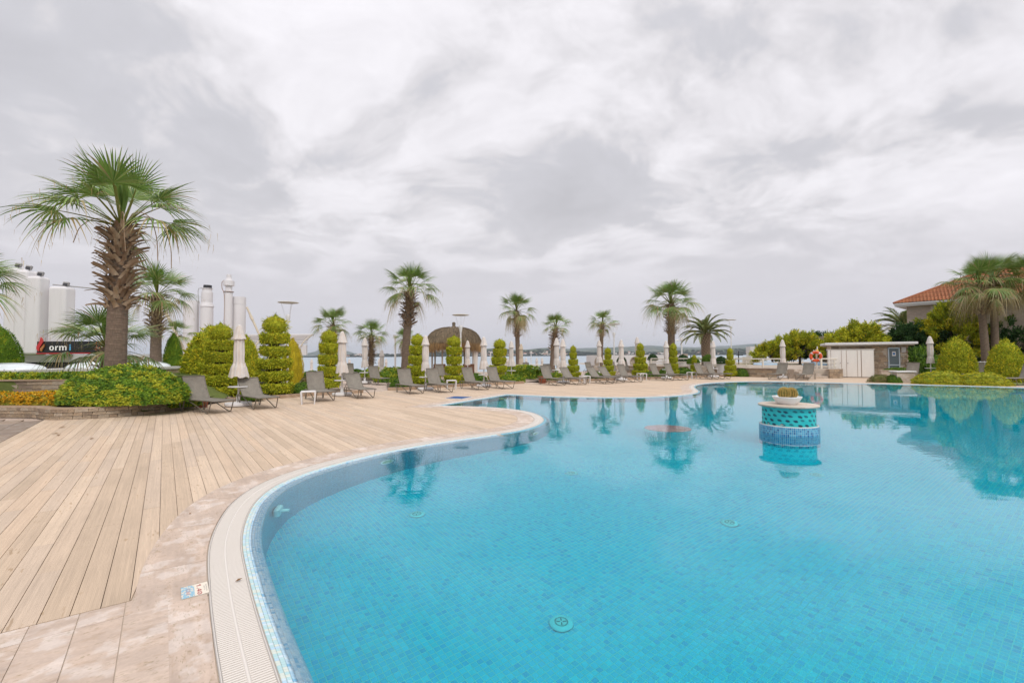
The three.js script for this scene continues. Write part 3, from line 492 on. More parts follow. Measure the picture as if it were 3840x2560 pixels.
// hedge: leaves through a rounded box along a line
function hedgeGeom(seed, kind, L, W, H, n, l, w, wob = 0.15) {
  const o = buf(), r = rng(seed), K = KINDS[kind], hAt = (x) => H * (1 + wob * 2 * (fbm(x * 1.3, 3, 3, seed) - 0.5));
  for (let i = 0; i < 40; i++) { const x0 = -L / 2 + (L * i) / 40, x1 = x0 + L / 40, h = hAt((x0 + x1) / 2) * 0.9, c = vary(K.core, r, 0.3), q = (x, y, z) => V3(x, y, z), z = W * 0.45; tri(o, q(x0, 0, z), q(x1, 0, z), q(x1, h * 0.8, z * 0.9), c); tri(o, q(x0, 0, z), q(x1, h * 0.8, z * 0.9), q(x0, h * 0.8, z * 0.9), c); tri(o, q(x0, h * 0.8, z * 0.9), q(x1, h * 0.8, z * 0.9), q(x1, h, 0), c); tri(o, q(x0, h * 0.8, z * 0.9), q(x1, h, 0), q(x0, h, 0), c); tri(o, q(x0, h, 0), q(x1, h, 0), q(x1, h * 0.8, -z), c); tri(o, q(x0, h, 0), q(x1, h * 0.8, -z), q(x0, h * 0.8, -z), c); tri(o, q(x0, h * 0.8, -z), q(x1, h * 0.8, -z), q(x1, 0, -z), c); tri(o, q(x0, h * 0.8, -z), q(x1, 0, -z), q(x0, 0, -z), c); }
  for (let i = 0; i < n; i++) {
    const x = (r() - 0.5) * L, a = r() * Math.PI, h = hAt(x), p = V3(x, Math.pow(Math.sin(a), 0.6) * h, Math.sign(Math.cos(a)) * Math.pow(Math.abs(Math.cos(a)), 0.6) * W * 0.5), nn = V3(0, p.y / h, p.z / W).normalize(), q = fbm(x * 5, p.y * 6 + p.z * 5, 2, seed + 2), tip = q + (r() - 0.5) * 0.5 > 0.5, c = tip ? K.cols[0] : K.cols[1 + Math.floor(r() * (K.cols.length - 1))];
    const m = 4 + Math.floor(r() * 3); for (let k = 0; k < m; k++) leaf(o, p, rdir(r).addScaledVector(nn, 0.8).normalize(), nn, l * (0.7 + 0.6 * r()), w, vary(c, r, 0.3));
  }
  return bufGeom(o);
}
function hedge(label, x, z, y0, turn, L, W, H, kind, seed, n, l = 0.08, w = 0.035, name = 'hedge') { const o = thing(name, label, 'hedge', [x, y0, z], turn); part(o, 'foliage', hedgeGeom(seed, kind, L, W, H, n, l, w), M_leaf); return o; }

// ---------------------------------------------------------------- fan palms
const GREEN = [[0.16, 0.27, 0.05], [0.21, 0.32, 0.075], [0.115, 0.21, 0.042], [0.29, 0.36, 0.11]], DRY = [[0.48, 0.36, 0.18], [0.40, 0.27, 0.12], [0.56, 0.44, 0.25]];
function fanFrond(seed, elev, { Lp = 1.2, R = 1.05, sag = 0.35, droop = 0.35, dry = 0.1, n = 27, spread = 2.15 } = {}) {
  const o = buf(), r = rng(seed); let e = elev, p = V3(0, 0, 0); const path = [p.clone()];
  for (let i = 0; i < 8; i++) { p = p.clone().add(V3(Math.cos(e), Math.sin(e), 0).multiplyScalar(Lp / 8)); e -= (sag * Math.cos(e)) / 8; path.push(p.clone()); }
  const pc = mix([0.22, 0.25, 0.05], DRY[1], dry > 0.5 ? 0.6 : 0.1);
  for (let i = 0; i < 8; i++) for (const s of [-1, 1]) { const w0 = lerp(0.045, 0.016, i / 8), w1 = lerp(0.045, 0.016, (i + 1) / 8), a = path[i], b = path[i + 1]; tri(o, V3(a.x, a.y, 0), V3(b.x, b.y, s * w1), V3(a.x, a.y, s * w0), vary(pc, r, 0.1)); tri(o, V3(a.x, a.y, 0), V3(b.x, b.y, 0), V3(b.x, b.y, s * w1), vary(pc, r, 0.1)); tri(o, V3(a.x, a.y - w0 * 0.7, 0), V3(a.x, a.y, s * w0), V3(b.x, b.y, s * w1), pc); tri(o, V3(a.x, a.y - w0 * 0.7, 0), V3(b.x, b.y, s * w1), V3(b.x, b.y - w1 * 0.7, 0), pc); }
  const f = V3(Math.cos(e), Math.sin(e), 0), nn = V3(-Math.sin(e), Math.cos(e), 0), side = V3(0, 0, 1), us = [0.02, 0.28, 0.5, 0.66, 0.8, 0.9, 1], twist = (r() - 0.5) * 0.5;
  for (let i = 0; i < n; i++) {
    const ph = ((i + 0.5) / n - 0.5) * 2 * spread, dph = (2 * spread) / n, L = R * (1.04 - 0.3 * (Math.abs(ph) / spread) ** 2) * (0.9 + 0.2 * r()), c0 = vary(GREEN[Math.floor(r() * 4)], r, 0.2), old = r() < dry * 0.8, cd = vary(DRY[Math.floor(r() * 3)], r, 0.2), dr = droop * (0.6 + 0.9 * r()), split = 0.34 + 0.14 * r();
    const at = (u) => { const q = p.clone().addScaledVector(f, Math.cos(ph) * L * u).addScaledVector(side, Math.sin(ph) * L * u).addScaledVector(nn, -0.18 * Math.abs(Math.sin(ph)) * L * u * u + Math.sin(ph) * twist * L * u * 0.5); const k = Math.max(0, u - split * 0.8); q.y -= dr * L * k * k * 3.2; return q; };
    const wAt = (u) => (u < split ? L * u * dph * 0.5 : L * split * dph * 0.5 * Math.pow(Math.max(0, 1 - (u - split) / (1 - split)), 0.85));
    const tdir = f.clone().multiplyScalar(-Math.sin(ph)).addScaledVector(side, Math.cos(ph)), fold = nn.clone().multiplyScalar(((i % 2) - 0.5) * 0.35);
    for (let k = 0; k < us.length - 1; k++) {
      const a = at(us[k]), b = at(us[k + 1]), wa = wAt(us[k]), wb = wAt(us[k + 1]), tipDry = us[k + 1] > 0.97 - dry * 0.55 || old, cc = tipDry ? mix(c0, cd, old ? 0.9 : 0.75) : c0;
      const al = a.clone().addScaledVector(tdir, wa).addScaledVector(fold, wa), ar = a.clone().addScaledVector(tdir, -wa).addScaledVector(fold, -wa), bl = b.clone().addScaledVector(tdir, wb).addScaledVector(fold, wb), br = b.clone().addScaledVector(tdir, -wb).addScaledVector(fold, -wb);
      tri(o, ar, al, bl, cc); if (wb > 1e-4) tri(o, ar, bl, br, cc);
    }
    if (dry > 0.05 && r() < 0.45) { const t = at(1), q = t.clone().add(V3((r() - 0.5) * 0.1, -0.14 - 0.2 * r(), (r() - 0.5) * 0.1)); tri(o, t, q, t.clone().add(V3(0.008, 0, 0.008)), cd); }
  }
  return bufGeom(o);
}
const FR = { spear: [], up: [], mid: [], flat: [], low: [], hang: [] };
for (let k = 0; k < 3; k++) {
  FR.up.push(fanFrond(300 + k, 1.28 - k * 0.1, { sag: 0.12, droop: 0.04, dry: 0.02, Lp: 1.0, R: 0.98, spread: 1.5 }));
  FR.mid.push(fanFrond(310 + k, 0.98 - k * 0.13, { sag: 0.2, droop: 0.1, dry: 0.04, Lp: 1.15, R: 0.95, spread: 1.75 }));
  FR.flat.push(fanFrond(320 + k, 0.58 - k * 0.13, { sag: 0.28, droop: 0.2, dry: 0.1, Lp: 1.2, R: 0.92, spread: 1.9 }));
  FR.low.push(fanFrond(330 + k, 0.22 - k * 0.15, { sag: 0.4, droop: 0.36, dry: 0.3, Lp: 1.2, R: 0.9, spread: 1.9 }));
  FR.hang.push(fanFrond(340 + k, -0.25 - k * 0.2, { sag: 0.9, droop: 0.6, dry: 0.62, Lp: 1.05, R: 0.85, spread: 1.7 }));
}
const G_spear = (() => { const o = buf(), r = rng(7); for (let i = 0; i < 14; i++) { const a = i * 0.45, l = 1.5 + r() * 0.4, d = V3(Math.cos(a) * 0.1, 1, Math.sin(a) * 0.1).normalize(); leaf(o, V3(0, 0.1, 0), d, V3(Math.sin(a * 2.3), 0.2, -Math.cos(a * 1.7)), l * 0.8, 0.045, vary(GREEN[1], r)); } return bufGeom(o); })();
function trunkGeom(H, r0, r1, bend, y0 = 0) {
  const pos = [], uv = [], idx = [], n = 18, m = 46;
  for (let i = 0; i <= m; i++) { const f = i / m, y = y0 + (H - y0) * f, R = lerp(r0, r1, f) * (1 + 0.22 * Math.exp(-f * 9) + 0.018 * Math.sin(i * 2.4)) ; for (let j = 0; j <= n; j++) { const a = (j / n) * 2 * Math.PI, k = R * (1 + 0.03 * (vnoise((j % n) * 0.9, i * 0.7, 8) - 0.5)); pos.push(k * Math.cos(a) + bend * Math.pow(y / Math.max(H, 0.1), 1.6), y, k * Math.sin(a)); uv.push(j / n * 3, y * 2.2); if (i && j) { const A = (i - 1) * (n + 1) + j - 1, B = i * (n + 1) + j - 1; idx.push(A, B, A + 1, B, B + 1, A + 1); } } }
  return geom(pos, null, uv, null, idx);
}
const T_trunk = tex(512, 512, (u, v) => { const ring = fbm(u * 3, v * 42, 4, 91, 3, 42), vert = fbm(u * 40, v * 6, 3, 93, 40, 6); const l = 0.74 + 0.42 * (ring - 0.5) + 0.2 * (vert - 0.5); return [l, l * 0.95, l * 0.9]; });
const M_trunk = std({ map: T_trunk, color: C(0.34, 0.275, 0.225), roughness: 0.95, bumpMap: T_trunk, bumpScale: 0.018 });
const M_boots = [[0.44, 0.31, 0.20], [0.36, 0.245, 0.155], [0.52, 0.39, 0.26], [0.28, 0.19, 0.12]].map((c) => std({ color: C(...c), roughness: 0.9, map: T_noise, side: THREE.DoubleSide }));
// old leaf base: a split, tapering shell that leans out from the trunk
function bootGeom(seed, L = 0.24, W = 0.13) {
  const r = rng(seed), pos = [], uv = [], idx = [], rows = 5, lean = 0.65 + 0.5 * r();
  for (let i = 0; i < rows; i++) { const f = i / (rows - 1), w = W * (1 - 0.55 * f) * 0.5, out = lean * L * f * f + 0.01; for (const [x, q] of [[-w, 0], [-w * 0.4, 0.035 * (1 - f * 0.5)], [w * 0.4, 0.035 * (1 - f * 0.5)], [w, 0]]) { pos.push(out + q, L * f, x + (r() - 0.5) * 0.01); uv.push(x * 4, f); } }
  for (let i = 0; i < rows - 1; i++) for (let j = 0; j < 3; j++) { const A = i * 4 + j, B = A + 4; idx.push(A, A + 1, B, B, A + 1, B + 1); }
  return geom(pos, null, uv, null, idx);
}
const G_boots = [1, 2, 3].map((k) => bootGeom(k));
const upV = V3(0, 1, 0);
function fanPalm(label, [x, y0, z], { H = 5, r0 = 0.24, r1 = 0.2, boots = 0.5, s = 1, seed = 1, bend = 0, counts = [4, 6, 8, 6, 2], near = false, name = 'fan_palm', cat = 'palm tree', group = 'fan palms' }) {
  const o = thing(name, label, cat, [x, y0, z], 0, group), r = rng(seed), tr = part(o, 'trunk', trunkGeom(H, r0, r1, bend), M_trunk), b0 = H * (1 - boots), list = [];
  const nb = Math.round(((H - b0) / 0.115) * (near ? 9 : 7));
  for (let i = 0; i < nb; i++) {
    const f = i / nb, y = b0 + (H - b0 - 0.08) * f, a = i * 2.39996 + (r() - 0.5) * 0.3, R = lerp(r0, r1, y / H) * (0.94 + 0.12 * Math.sin(f * 3)), bx = bend * Math.pow(y / H, 1.6), g = G_boots[i % 3], sc = (near ? 1.15 : 1.0) * (0.8 + 0.4 * r()) * Math.min(1.1, r0 / 0.22);
    const q = new THREE.Quaternion().setFromEuler(new THREE.Euler((r() - 0.5) * 1.3, -a, -(r() < 0.25 ? 0.9 * r() : 0.1), 'YXZ')), pv = V3(bx + R * Math.cos(a), y - 0.08, R * Math.sin(a));
    if (near) { const m = part(tr, 'leaf_base', g, M_boots[Math.floor(r() * 4)]); m.position.copy(pv); m.quaternion.copy(q); m.scale.setScalar(sc); }
    else list.push(g.clone().applyMatrix4(M4.compose(pv, q, V3(sc, sc, sc))));
  }
  if (list.length) part(tr, 'old_leaf_bases', mergeGeometries(list), M_boots[seed % 4], 'stuff');
  const cx = bend, put = (g, az, sc, roll = 0) => { const m = part(o, 'frond', g, M_palm); m.position.set(cx, H - 0.06, 0); m.rotation.set(roll, az, 0, 'YXZ'); m.scale.setScalar(sc); };
  const sets = [FR.up, FR.mid, FR.flat, FR.low, FR.hang]; let az = r() * 6;
  sets.forEach((l, k) => { for (let i = 0; i < counts[k]; i++) { az += 2.39996 + (r() - 0.5) * 0.5; put(l[Math.floor(r() * 3)], az, s * (0.88 + 0.24 * r()), (r() - 0.5) * 0.5); } });
  const sp = part(o, 'spear_leaf', G_spear, M_palm); sp.position.set(cx, H - 0.05, 0); sp.scale.setScalar(s); sp.rotation.z = (r() - 0.5) * 0.2;
  return o;
}
// feather palm
function featherFrond(seed, elev, L = 2.6, curl = 1.5) {
  const o = buf(), r = rng(seed); let e = elev, p = V3(0, 0, 0); const n = 34;
  for (let i = 0; i < n; i++) {
    const d = V3(Math.cos(e), Math.sin(e), 0), q = p.clone().addScaledVector(d, L / n), f = i / n, up = V3(-Math.sin(e), Math.cos(e), 0), w = lerp(0.035, 0.008, f);
    tri(o, V3(p.x, p.y, w), V3(q.x, q.y, w), V3(q.x, q.y, -w), [0.26, 0.25, 0.07]); tri(o, V3(p.x, p.y, w), V3(q.x, q.y, -w), V3(p.x, p.y, -w), [0.26, 0.25, 0.07]);
    if (f > 0.12) for (const s of [-1, 1]) for (let k = 0; k < 2; k++) { const ll = 0.46 * Math.sin(Math.PI * Math.min(1, 0.18 + f * 0.8)) * (0.85 + 0.3 * r()), dd = d.clone().multiplyScalar(0.75 + 0.2 * r()).addScaledVector(V3(0, 0, 1), s * (0.7 - 0.2 * f)).addScaledVector(up, 0.25).add(V3(0, -0.12, 0)).normalize(); leaf(o, p.clone().lerp(q, k / 2), dd, up, ll, 0.035, vary(r() < 0.12 ? DRY[0] : [[0.19, 0.27, 0.08], [0.24, 0.31, 0.10], [0.30, 0.34, 0.12]][Math.floor(r() * 3)], r, 0.25)); }
    p = q; e -= (curl / n) * (0.4 + 1.1 * f);
  }
  return bufGeom(o);
}
const FE = [1.35, 1.05, 0.75, 0.42, 0.12].map((e, k) => [featherFrond(400 + k, e, 2.5, 1.5), featherFrond(410 + k, e - 0.1, 2.6, 1.3)]);
function featherPalm(label, [x, y0, z], { H = 3, r0 = 0.32, r1 = 0.38, s = 1, seed = 3 }) {
  const o = thing('date_palm', label, 'palm tree', [x, y0, z], 0, 'date palms'), r = rng(seed), tr = part(o, 'trunk', trunkGeom(H, r0, r1, 0), M_trunk), list = [];
  for (let i = 0; i < 130; i++) { const f = i / 130, y = H * (0.35 + 0.65 * f) - 0.1, a = i * 2.39996, R = lerp(r0, r1, 0.35 + 0.65 * f) * 0.96; list.push(G_boots[i % 3].clone().applyMatrix4(M4.compose(V3(R * Math.cos(a), y, R * Math.sin(a)), new THREE.Quaternion().setFromEuler(new THREE.Euler(0, -a, 0.05, 'YXZ')), V3(0.6, 0.55, 0.9)))); }
  part(tr, 'old_leaf_bases', mergeGeometries(list), M_boots[2], 'stuff');
  let az = 0; [5, 9, 11, 11, 7].forEach((c, k) => { for (let i = 0; i < c; i++) { az += 2.39996 + (r() - 0.5) * 0.4; const m = part(o, 'frond', FE[k][i % 2], M_palm); m.position.set(0, H - 0.05, 0); m.rotation.set((r() - 0.5) * 0.4, az, 0, 'YXZ'); m.scale.setScalar(s * (0.9 + 0.2 * r())); } });
  return o;
}
// loose conifer or broadleaf tree: sprays clustered round limb ends
function looseCrown(seed, kind, { rx, ry, rz, clumps, per, l, w, up = 0.5, rag = 0.35 }) {
  const o = buf(), r = rng(seed), K = KINDS[kind], list = [];
  for (let i = 0; i < clumps; i++) {
    const d = rdir(r); if (d.y < -0.55) d.y *= -0.5; const k = 0.45 + 0.58 * Math.cbrt(r()), c = V3(d.x * rx * k, d.y * ry * k, d.z * rz * k), R = rag * (0.6 + 0.8 * r()); list.push(c);
    const axis = d.clone().add(V3(0, up, 0)).addScaledVector(rdir(r), 0.3).normalize(), tone = r();
    for (let j = 0; j < per; j++) { const q = rdir(r).multiplyScalar(R * 0.5 * Math.cbrt(r())), f = r(), p = c.clone().add(q).addScaledVector(axis, f * R * 1.3), dd = axis.clone().addScaledVector(rdir(r), 0.8).normalize(), col = K.cols[clamp(Math.floor((tone * 0.7 + r() * 0.5 - 0.1) * K.cols.length), 0, K.cols.length - 1)]; leaf(o, p, dd, rdir(r), l * (0.6 + 0.8 * r()), w, vary(col, r, 0.3)); }
  }
  return [bufGeom(o), list];
}
function looseTree(name, label, [x, y0, z], { trunkH, seed, kind, group, ...c }) {
  const o = thing(name, label, 'tree', [x, y0, z], 0, group), [g, list] = looseCrown(seed, kind, c), m = part(o, 'crown', g, M_needle); m.position.y = trunkH + c.ry * 0.75;
  const limbs = [tube([[0, -0.1, 0], [0.05, trunkH * 0.6, 0.03], [0, trunkH + c.ry * 0.6, 0]], 0.09 + c.ry * 0.02, 7)]; for (let i = 0; i < Math.min(16, list.length); i++) { const q = list[i * Math.floor(list.length / 16) || i] || list[i]; limbs.push(tube([[0, trunkH + c.ry * 0.3, 0], [q.x * 0.4, trunkH + c.ry * 0.75 + q.y * 0.25, q.z * 0.4], [q.x, trunkH + c.ry * 0.75 + q.y, q.z]], 0.03, 5)); }
  part(o, 'trunk', merge(limbs), M_bark); return o;
}

// ================================================================ FURNITURE
const M_sling = std({ color: C(0.27, 0.242, 0.20), roughness: 0.85, bumpMap: (() => { const t = T_weave.clone(); t.repeat.set(6, 6); return t; })(), bumpScale: 0.001, side: THREE.DoubleSide, map: T_noise });
const M_frame = std({ color: C(0.19, 0.165, 0.135), roughness: 0.42, metalness: 0.35 });
const M_whiteP = std({ color: C(0.72, 0.70, 0.69), roughness: 0.5, map: T_plaster });
const M_cloth = std({ map: T_cloth, color: C(0.70, 0.665, 0.645), roughness: 0.95, side: THREE.DoubleSide });
const M_pole = std({ color: C(0.74, 0.73, 0.71), roughness: 0.4 });
// ---- sun lounger: head at x = 0, foot at x = 1.75, width along z
function slingStrip(path, w, th = 0.012) {
  const pos = [], uv = [], idx = [], n = path.length; let u = 0;
  path.forEach(([x, y], i) => { if (i) u += Math.hypot(x - path[i - 1][0], y - path[i - 1][1]); for (const s of [-1, -0.5, 0, 0.5, 1]) { pos.push(x, y - 0.018 * (1 - s * s), s * w * 0.5); uv.push(s * w * 0.5, u); } });
  for (let i = 0; i < n - 1; i++) for (let j = 0; j < 4; j++) { const A = i * 5 + j, B = A + 5; idx.push(A, A + 1, B, B, A + 1, B + 1); }
  void th; return geom(pos, null, uv, null, idx);
}
function makeLounger(back) {
  const o = new THREE.Group(); o.name = 'sun_lounger'; const hw = 0.315, hy = 0.365, bl = 0.74, hx = 0.46, tip = [hx - bl * Math.sin(back), hy + bl * Math.cos(back)];
  const seat = []; for (let i = 0; i <= 10; i++) { const f = i / 10; seat.push([lerp(hx, 1.76, f), hy + 0.012 - 0.012 * Math.sin(f * Math.PI) + (f > 0.9 ? -0.02 * (f - 0.9) * 10 : 0)]); }
  part(o, 'seat', slingStrip(seat, 0.61), M_sling);
  const bp = []; for (let i = 0; i <= 8; i++) { const f = i / 8; bp.push([lerp(hx + 0.01, tip[0], f) - 0.035 * Math.sin(f * Math.PI), lerp(hy + 0.01, tip[1], f)]); }
  const bk = part(o, 'backrest', slingStrip(bp, 0.61), M_sling); part(bk, 'head_bar', bar([tip[0], tip[1], -0.3], [tip[0], tip[1], 0.3], 0.014), M_frame);
  for (const s of [-1, 1]) part(bk, 'side_bar', tube(bp.map(([x, y]) => [x, y, s * 0.305]), 0.013, 6, 10), M_frame);
  for (const s of [-1, 1]) {
    part(o, 'side_rail', tube([[0, hy, s * hw], [0.4, hy, s * hw], [1.2, hy, s * hw], [1.68, hy, s * hw], [1.78, hy - 0.01, s * hw]], 0.017, 7, 14), M_frame);
    part(o, 'leg', merge([tube([[0, hy, s * hw], [0.05, 0.24, s * hw], [0.115, 0.04, s * hw], [0.15, 0.017, s * hw], [0.19, 0.04, s * hw], [0.30, hy - 0.01, s * hw]], 0.015, 7, 22)]), M_frame);
    part(o, 'leg', merge([tube([[0.40, hy - 0.005, s * (hw - 0.02)], [0.9, 0.21, s * (hw - 0.01)], [1.42, 0.03, s * hw], [1.49, 0.017, s * hw], [1.54, 0.045, s * hw], [1.62, 0.24, s * hw], [1.67, hy, s * hw]], 0.015, 7, 26)]), M_frame);
    part(o, 'strut', bar([0.04, hy, s * (hw - 0.03)], [lerp(hx, tip[0], 0.45), lerp(hy, tip[1], 0.45), s * 0.28], 0.009), M_frame);
  }
  for (const x of [0.0, 1.77]) part(o, 'cross_bar', bar([x, hy - 0.005, -hw], [x, hy - 0.005, hw], 0.014), M_frame);
  return o;
}
const loungerUp = makeLounger(0.42), loungerLow = makeLounger(0.72), usedFirst = new Set();
function lounger(label, x, z, deg, low = false, y = 0, group = 'sun loungers') {
  const src = low ? loungerLow : loungerUp, o = src.clone(); o.name = numbered('sun_lounger'); scene.add(o); tag(o, label, 'sun lounger', group); o.position.set(x, y, z); o.rotation.y = -deg * Math.PI / 180; return o;
}
// ---- furled parasol with a round table on its pole
function clothGeom(seed, rows, ribs, amp, y0, y1, rad, hemNoise = 0) {
  const pos = [], uv = [], idx = [], n = 64, m = rows;
  for (let i = 0; i <= m; i++) for (let j = 0; j <= n; j++) {
    const f = i / m, a = (j / n) * 2 * Math.PI, fold = Math.pow(Math.abs(Math.cos(a * ribs * 0.5 + 0.7 * Math.sin(f * 3 + seed) + seed)), 0.6) - 0.55, ir = vnoise((j % n) * 0.35, f * 3, seed, n * 0.35) - 0.5;
    const R = rad(f) * (1 + amp * fold * (0.5 + 0.6 * Math.sin(Math.PI * Math.min(1, f + 0.15))) + 0.10 * ir), hem = i === m ? hemNoise * (vnoise((j % n) * 0.5, 7, seed + 3, n * 0.5) - 0.5) : 0;
    pos.push(R * Math.cos(a), lerp(y0, y1, f) + hem, R * Math.sin(a)); uv.push((j / n) * 2, f * 1.5);
    if (i && j) { const A = (i - 1) * (n + 1) + j - 1, B = i * (n + 1) + j - 1; idx.push(A, A + 1, B, B, A + 1, B + 1); }
  }
  return geom(pos, null, uv, null, idx);
}
const LP = (pts) => (f) => { for (let i = 1; i < pts.length; i++) if (f <= pts[i][0]) { const [a, b] = pts[i - 1], [c, d] = pts[i]; const k = (f - a) / (c - a); return lerp(b, d, k * k * (3 - 2 * k) * 0.5 + k * 0.5); } return pts.at(-1)[1]; };
function makeParasol(seed, wide, table = true, mat = M_cloth) {
  const o = new THREE.Group(); o.name = 'parasol';
  part(o, 'pole', merge([cyl(0.03, 0.03, 2.5, 0, 0.05, 0, 12)]), M_pole);
  const base = part(o, 'base', lathe([[0, 0.015], [0.37, 0.015], [0.385, 0.03], [0.385, 0.10], [0.36, 0.125], [0.06, 0.15], [0.055, 0.36], [0.03, 0.37], [0.0, 0.37]], 28), M_whiteP); void base;
  if (table) part(o, 'table_top', lathe([[0.0, 0.60], [0.28, 0.60], [0.30, 0.606], [0.30, 0.632], [0.285, 0.638], [0.0, 0.638]], 32), M_whiteP);
  const cn = part(o, 'canopy', clothGeom(seed, 26, 8, 0.26, 2.3, 0.92, LP([[0, 0.07], [0.15, 0.13], [0.45, 0.145], [0.6, 0.14], [0.66, 0.125 + wide * 0.02], [0.8, 0.17 + wide * 0.05], [1, 0.19 + wide * 0.08]]), 0.07), mat);
  part(cn, 'tie', clothGeom(seed + 1, 2, 8, 0.05, 1.405, 1.375, () => 0.15), mat); part(cn, 'strap', tube([[0.14, 1.39, 0.05], [0.19, 1.36, 0.08], [0.2, 1.25, 0.09], [0.18, 1.17, 0.1]], 0.008, 5), mat);
  part(o, 'vent_cap', clothGeom(seed + 5, 10, 8, 0.16, 2.58, 2.13, LP([[0, 0.045], [0.15, 0.085], [0.6, 0.135], [1, 0.195]]), 0.03), mat);
  part(o, 'finial', lathe([[0, 2.60], [0.02, 2.595], [0.05, 2.575], [0.05, 2.56], [0, 2.555]], 12), M_pole);
  return o;
}
const parasols = [makeParasol(3, 1), makeParasol(8, 0), makeParasol(14, 0.6)], M_clothTan = std({ map: T_cloth, color: C(0.62, 0.54, 0.44), roughness: 0.95, side: THREE.DoubleSide }), parasolTan = makeParasol(19, 0.2, true, M_clothTan);
function parasol(label, x, z, k = 0, y = 0, s = 1, turn = 0, group = 'furled white parasols') { const o = (k < 3 ? parasols[k] : parasolTan).clone(); o.name = numbered('parasol'); scene.add(o); tag(o, label, 'parasol', group); o.position.set(x, y, z); o.rotation.y = turn; o.scale.setScalar(s); return o; }
// ---- white plastic stool table
const stoolSrc = (() => {
  const o = new THREE.Group(); o.name = 'plastic_side_table'; part(o, 'top', rbox(0.46, 0.045, 0.46, 0.018, 0, 0.425, 0), M_whiteP);
  for (const [a, b] of [[-1, -1], [-1, 1], [1, -1], [1, 1]]) { const g = new THREE.CylinderGeometry(0.045, 0.028, 0.42, 4, 1).rotateY(Math.PI / 4).translate(a * 0.195, 0.21, b * 0.195); g.applyMatrix4(new THREE.Matrix4().makeShear(0, 0, a * 0.06, 0, b * 0.06 * 0, 0)); part(o, 'leg', g, M_whiteP); }
  return o;
})();
function stool(label, x, z, turn) { const o = stoolSrc.clone(); o.name = numbered('plastic_side_table'); scene.add(o); tag(o, label, 'side table', 'white plastic side tables'); o.position.set(x, 0, z); o.rotation.y = turn; }
// ---- lamp post with a disc reflector
const M_lampWhite = std({ color: C(0.72, 0.71, 0.70), roughness: 0.5 }), M_disc = std({ color: C(0.56, 0.53, 0.48), roughness: 0.7, side: THREE.DoubleSide });
function lampPost(label, x, z, H, y0 = 0, k = 1) {
  const o = thing('lamp_post', label, 'lamp post', [x, y0, z], 0, 'disc lamp posts'), hh = H - 1.05 * k;
  part(o, 'pole', merge([cyl(0.055, 0.05, hh, 0, 0, 0, 14), cyl(0.12, 0.12, 0.04, 0, 0, 0, 16)]), M_lampWhite);
  part(o, 'lamp_head', lathe([[0.05, hh - 0.16], [0.06, hh - 0.1], [0.12 * k, hh + 0.2 * k], [0.115 * k, hh + 0.34 * k], [0.08, hh + 0.36 * k], [0, hh + 0.36 * k]], 20), M_lampWhite);
  for (let i = 0; i < 3; i++) { const a = i * 2.094 + 0.5; part(o, 'stay', bar([0.1 * k * Math.cos(a), hh + 0.1, 0.1 * k * Math.sin(a)], [0.36 * k * Math.cos(a), H - 0.02, 0.36 * k * Math.sin(a)], 0.009, 5), M_lampWhite); }
  part(o, 'reflector', lathe([[0, H - 0.03], [0.46 * k, H - 0.035], [0.54 * k, H - 0.02], [0.545 * k, H], [0.5 * k, H + 0.025], [0, H + 0.035]], 36), M_disc); return o;
}
// ---- white garden lantern
function lantern(label, x, y, z, k) {
  const o = thing('garden_lantern', label, 'garden lantern', [x, y, z], 0.4, 'white garden lanterns'); o.scale.setScalar(k);
  part(o, 'post', merge([box(0.17, 0.34, 0.17, 0, 0.17, 0)]), M_lampWhite); part(o, 'roof', merge([lathe([[0, 0.64], [0.10, 0.63], [0.27, 0.49], [0.27, 0.46], [0, 0.46]], 4)]), M_lampWhite);
  for (const [a, b] of [[-1, -1], [-1, 1], [1, -1], [1, 1]]) part(o, 'corner_bar', box(0.035, 0.15, 0.035, a * 0.065, 0.405, b * 0.065), M_lampWhite);
}
// ---- tall white tapered pot with a clipped bush
function whitePot(label, x, y, z, H, R, kind = 'dark') {
  const o = thing('white_planter', label, 'planter', [x, y, z], 0, 'tall white planters'); part(o, 'pot', lathe([[0, 0], [R * 0.58, 0], [R * 0.62, 0.02], [R, H - 0.04], [R, H], [R * 0.88, H], [R * 0.85, H - 0.08], [0, H - 0.08]], 22), M_whiteP);
  const b = part(o, 'bush', G_mound[kind][0], M_leaf); b.position.y = H - 0.1; b.scale.set(R * 1.15, 0.5, R * 1.15); return o;
}
// ================================================================ PLACING: loungers, parasols, tables along the deck
const RL = [
  [-9.78, -14.05, 28, 'grey lounger nearest the camera, beside the big leafy mound'], [-8.78, -15.35, 42, 'grey lounger to the right of the nearest parasol, next to the first white side table', 1],
  [-7.68, -17.85, 52, 'grey lounger with upright back, second parasol beside it'], [-6.55, -18.9, 52, 'grey lounger just right of the second parasol, foot turned to the pool', 1],
  [-4.98, -20.95, 54, 'grey lounger left of the third parasol, in front of a tiered topiary'], [-3.82, -21.6, 54, 'grey lounger between the third parasol and the second white side table'],
  [-2.35, -23.0, 50, 'grey lounger left of the fourth parasol, in front of the gazebo'], [-1.15, -23.65, 52, 'grey lounger right of the fourth parasol at the end of its kerb'],
  [1.72, -25.95, 55, 'grey lounger at the start of the longest kerb, brown pot behind it'], [2.95, -26.5, 56, 'grey lounger right of the fifth parasol', 1],
  [4.6, -27.2, 56, 'grey lounger with low back right of the third white side table', 1], [5.45, -28.1, 57, 'grey lounger left of the sixth parasol with a reclined back', 1],
  [6.6, -28.6, 57, 'grey lounger right of the sixth parasol, tiered topiary behind'], [9.0, -30.0, 59, 'grey lounger left of the seventh parasol'],
  [10.1, -30.45, 59, 'grey lounger right of the seventh parasol'], [12.3, -31.1, 60, 'grey lounger left of the eighth parasol'], [13.25, -31.5, 60, 'grey lounger right of the eighth parasol before the white planters'],
];
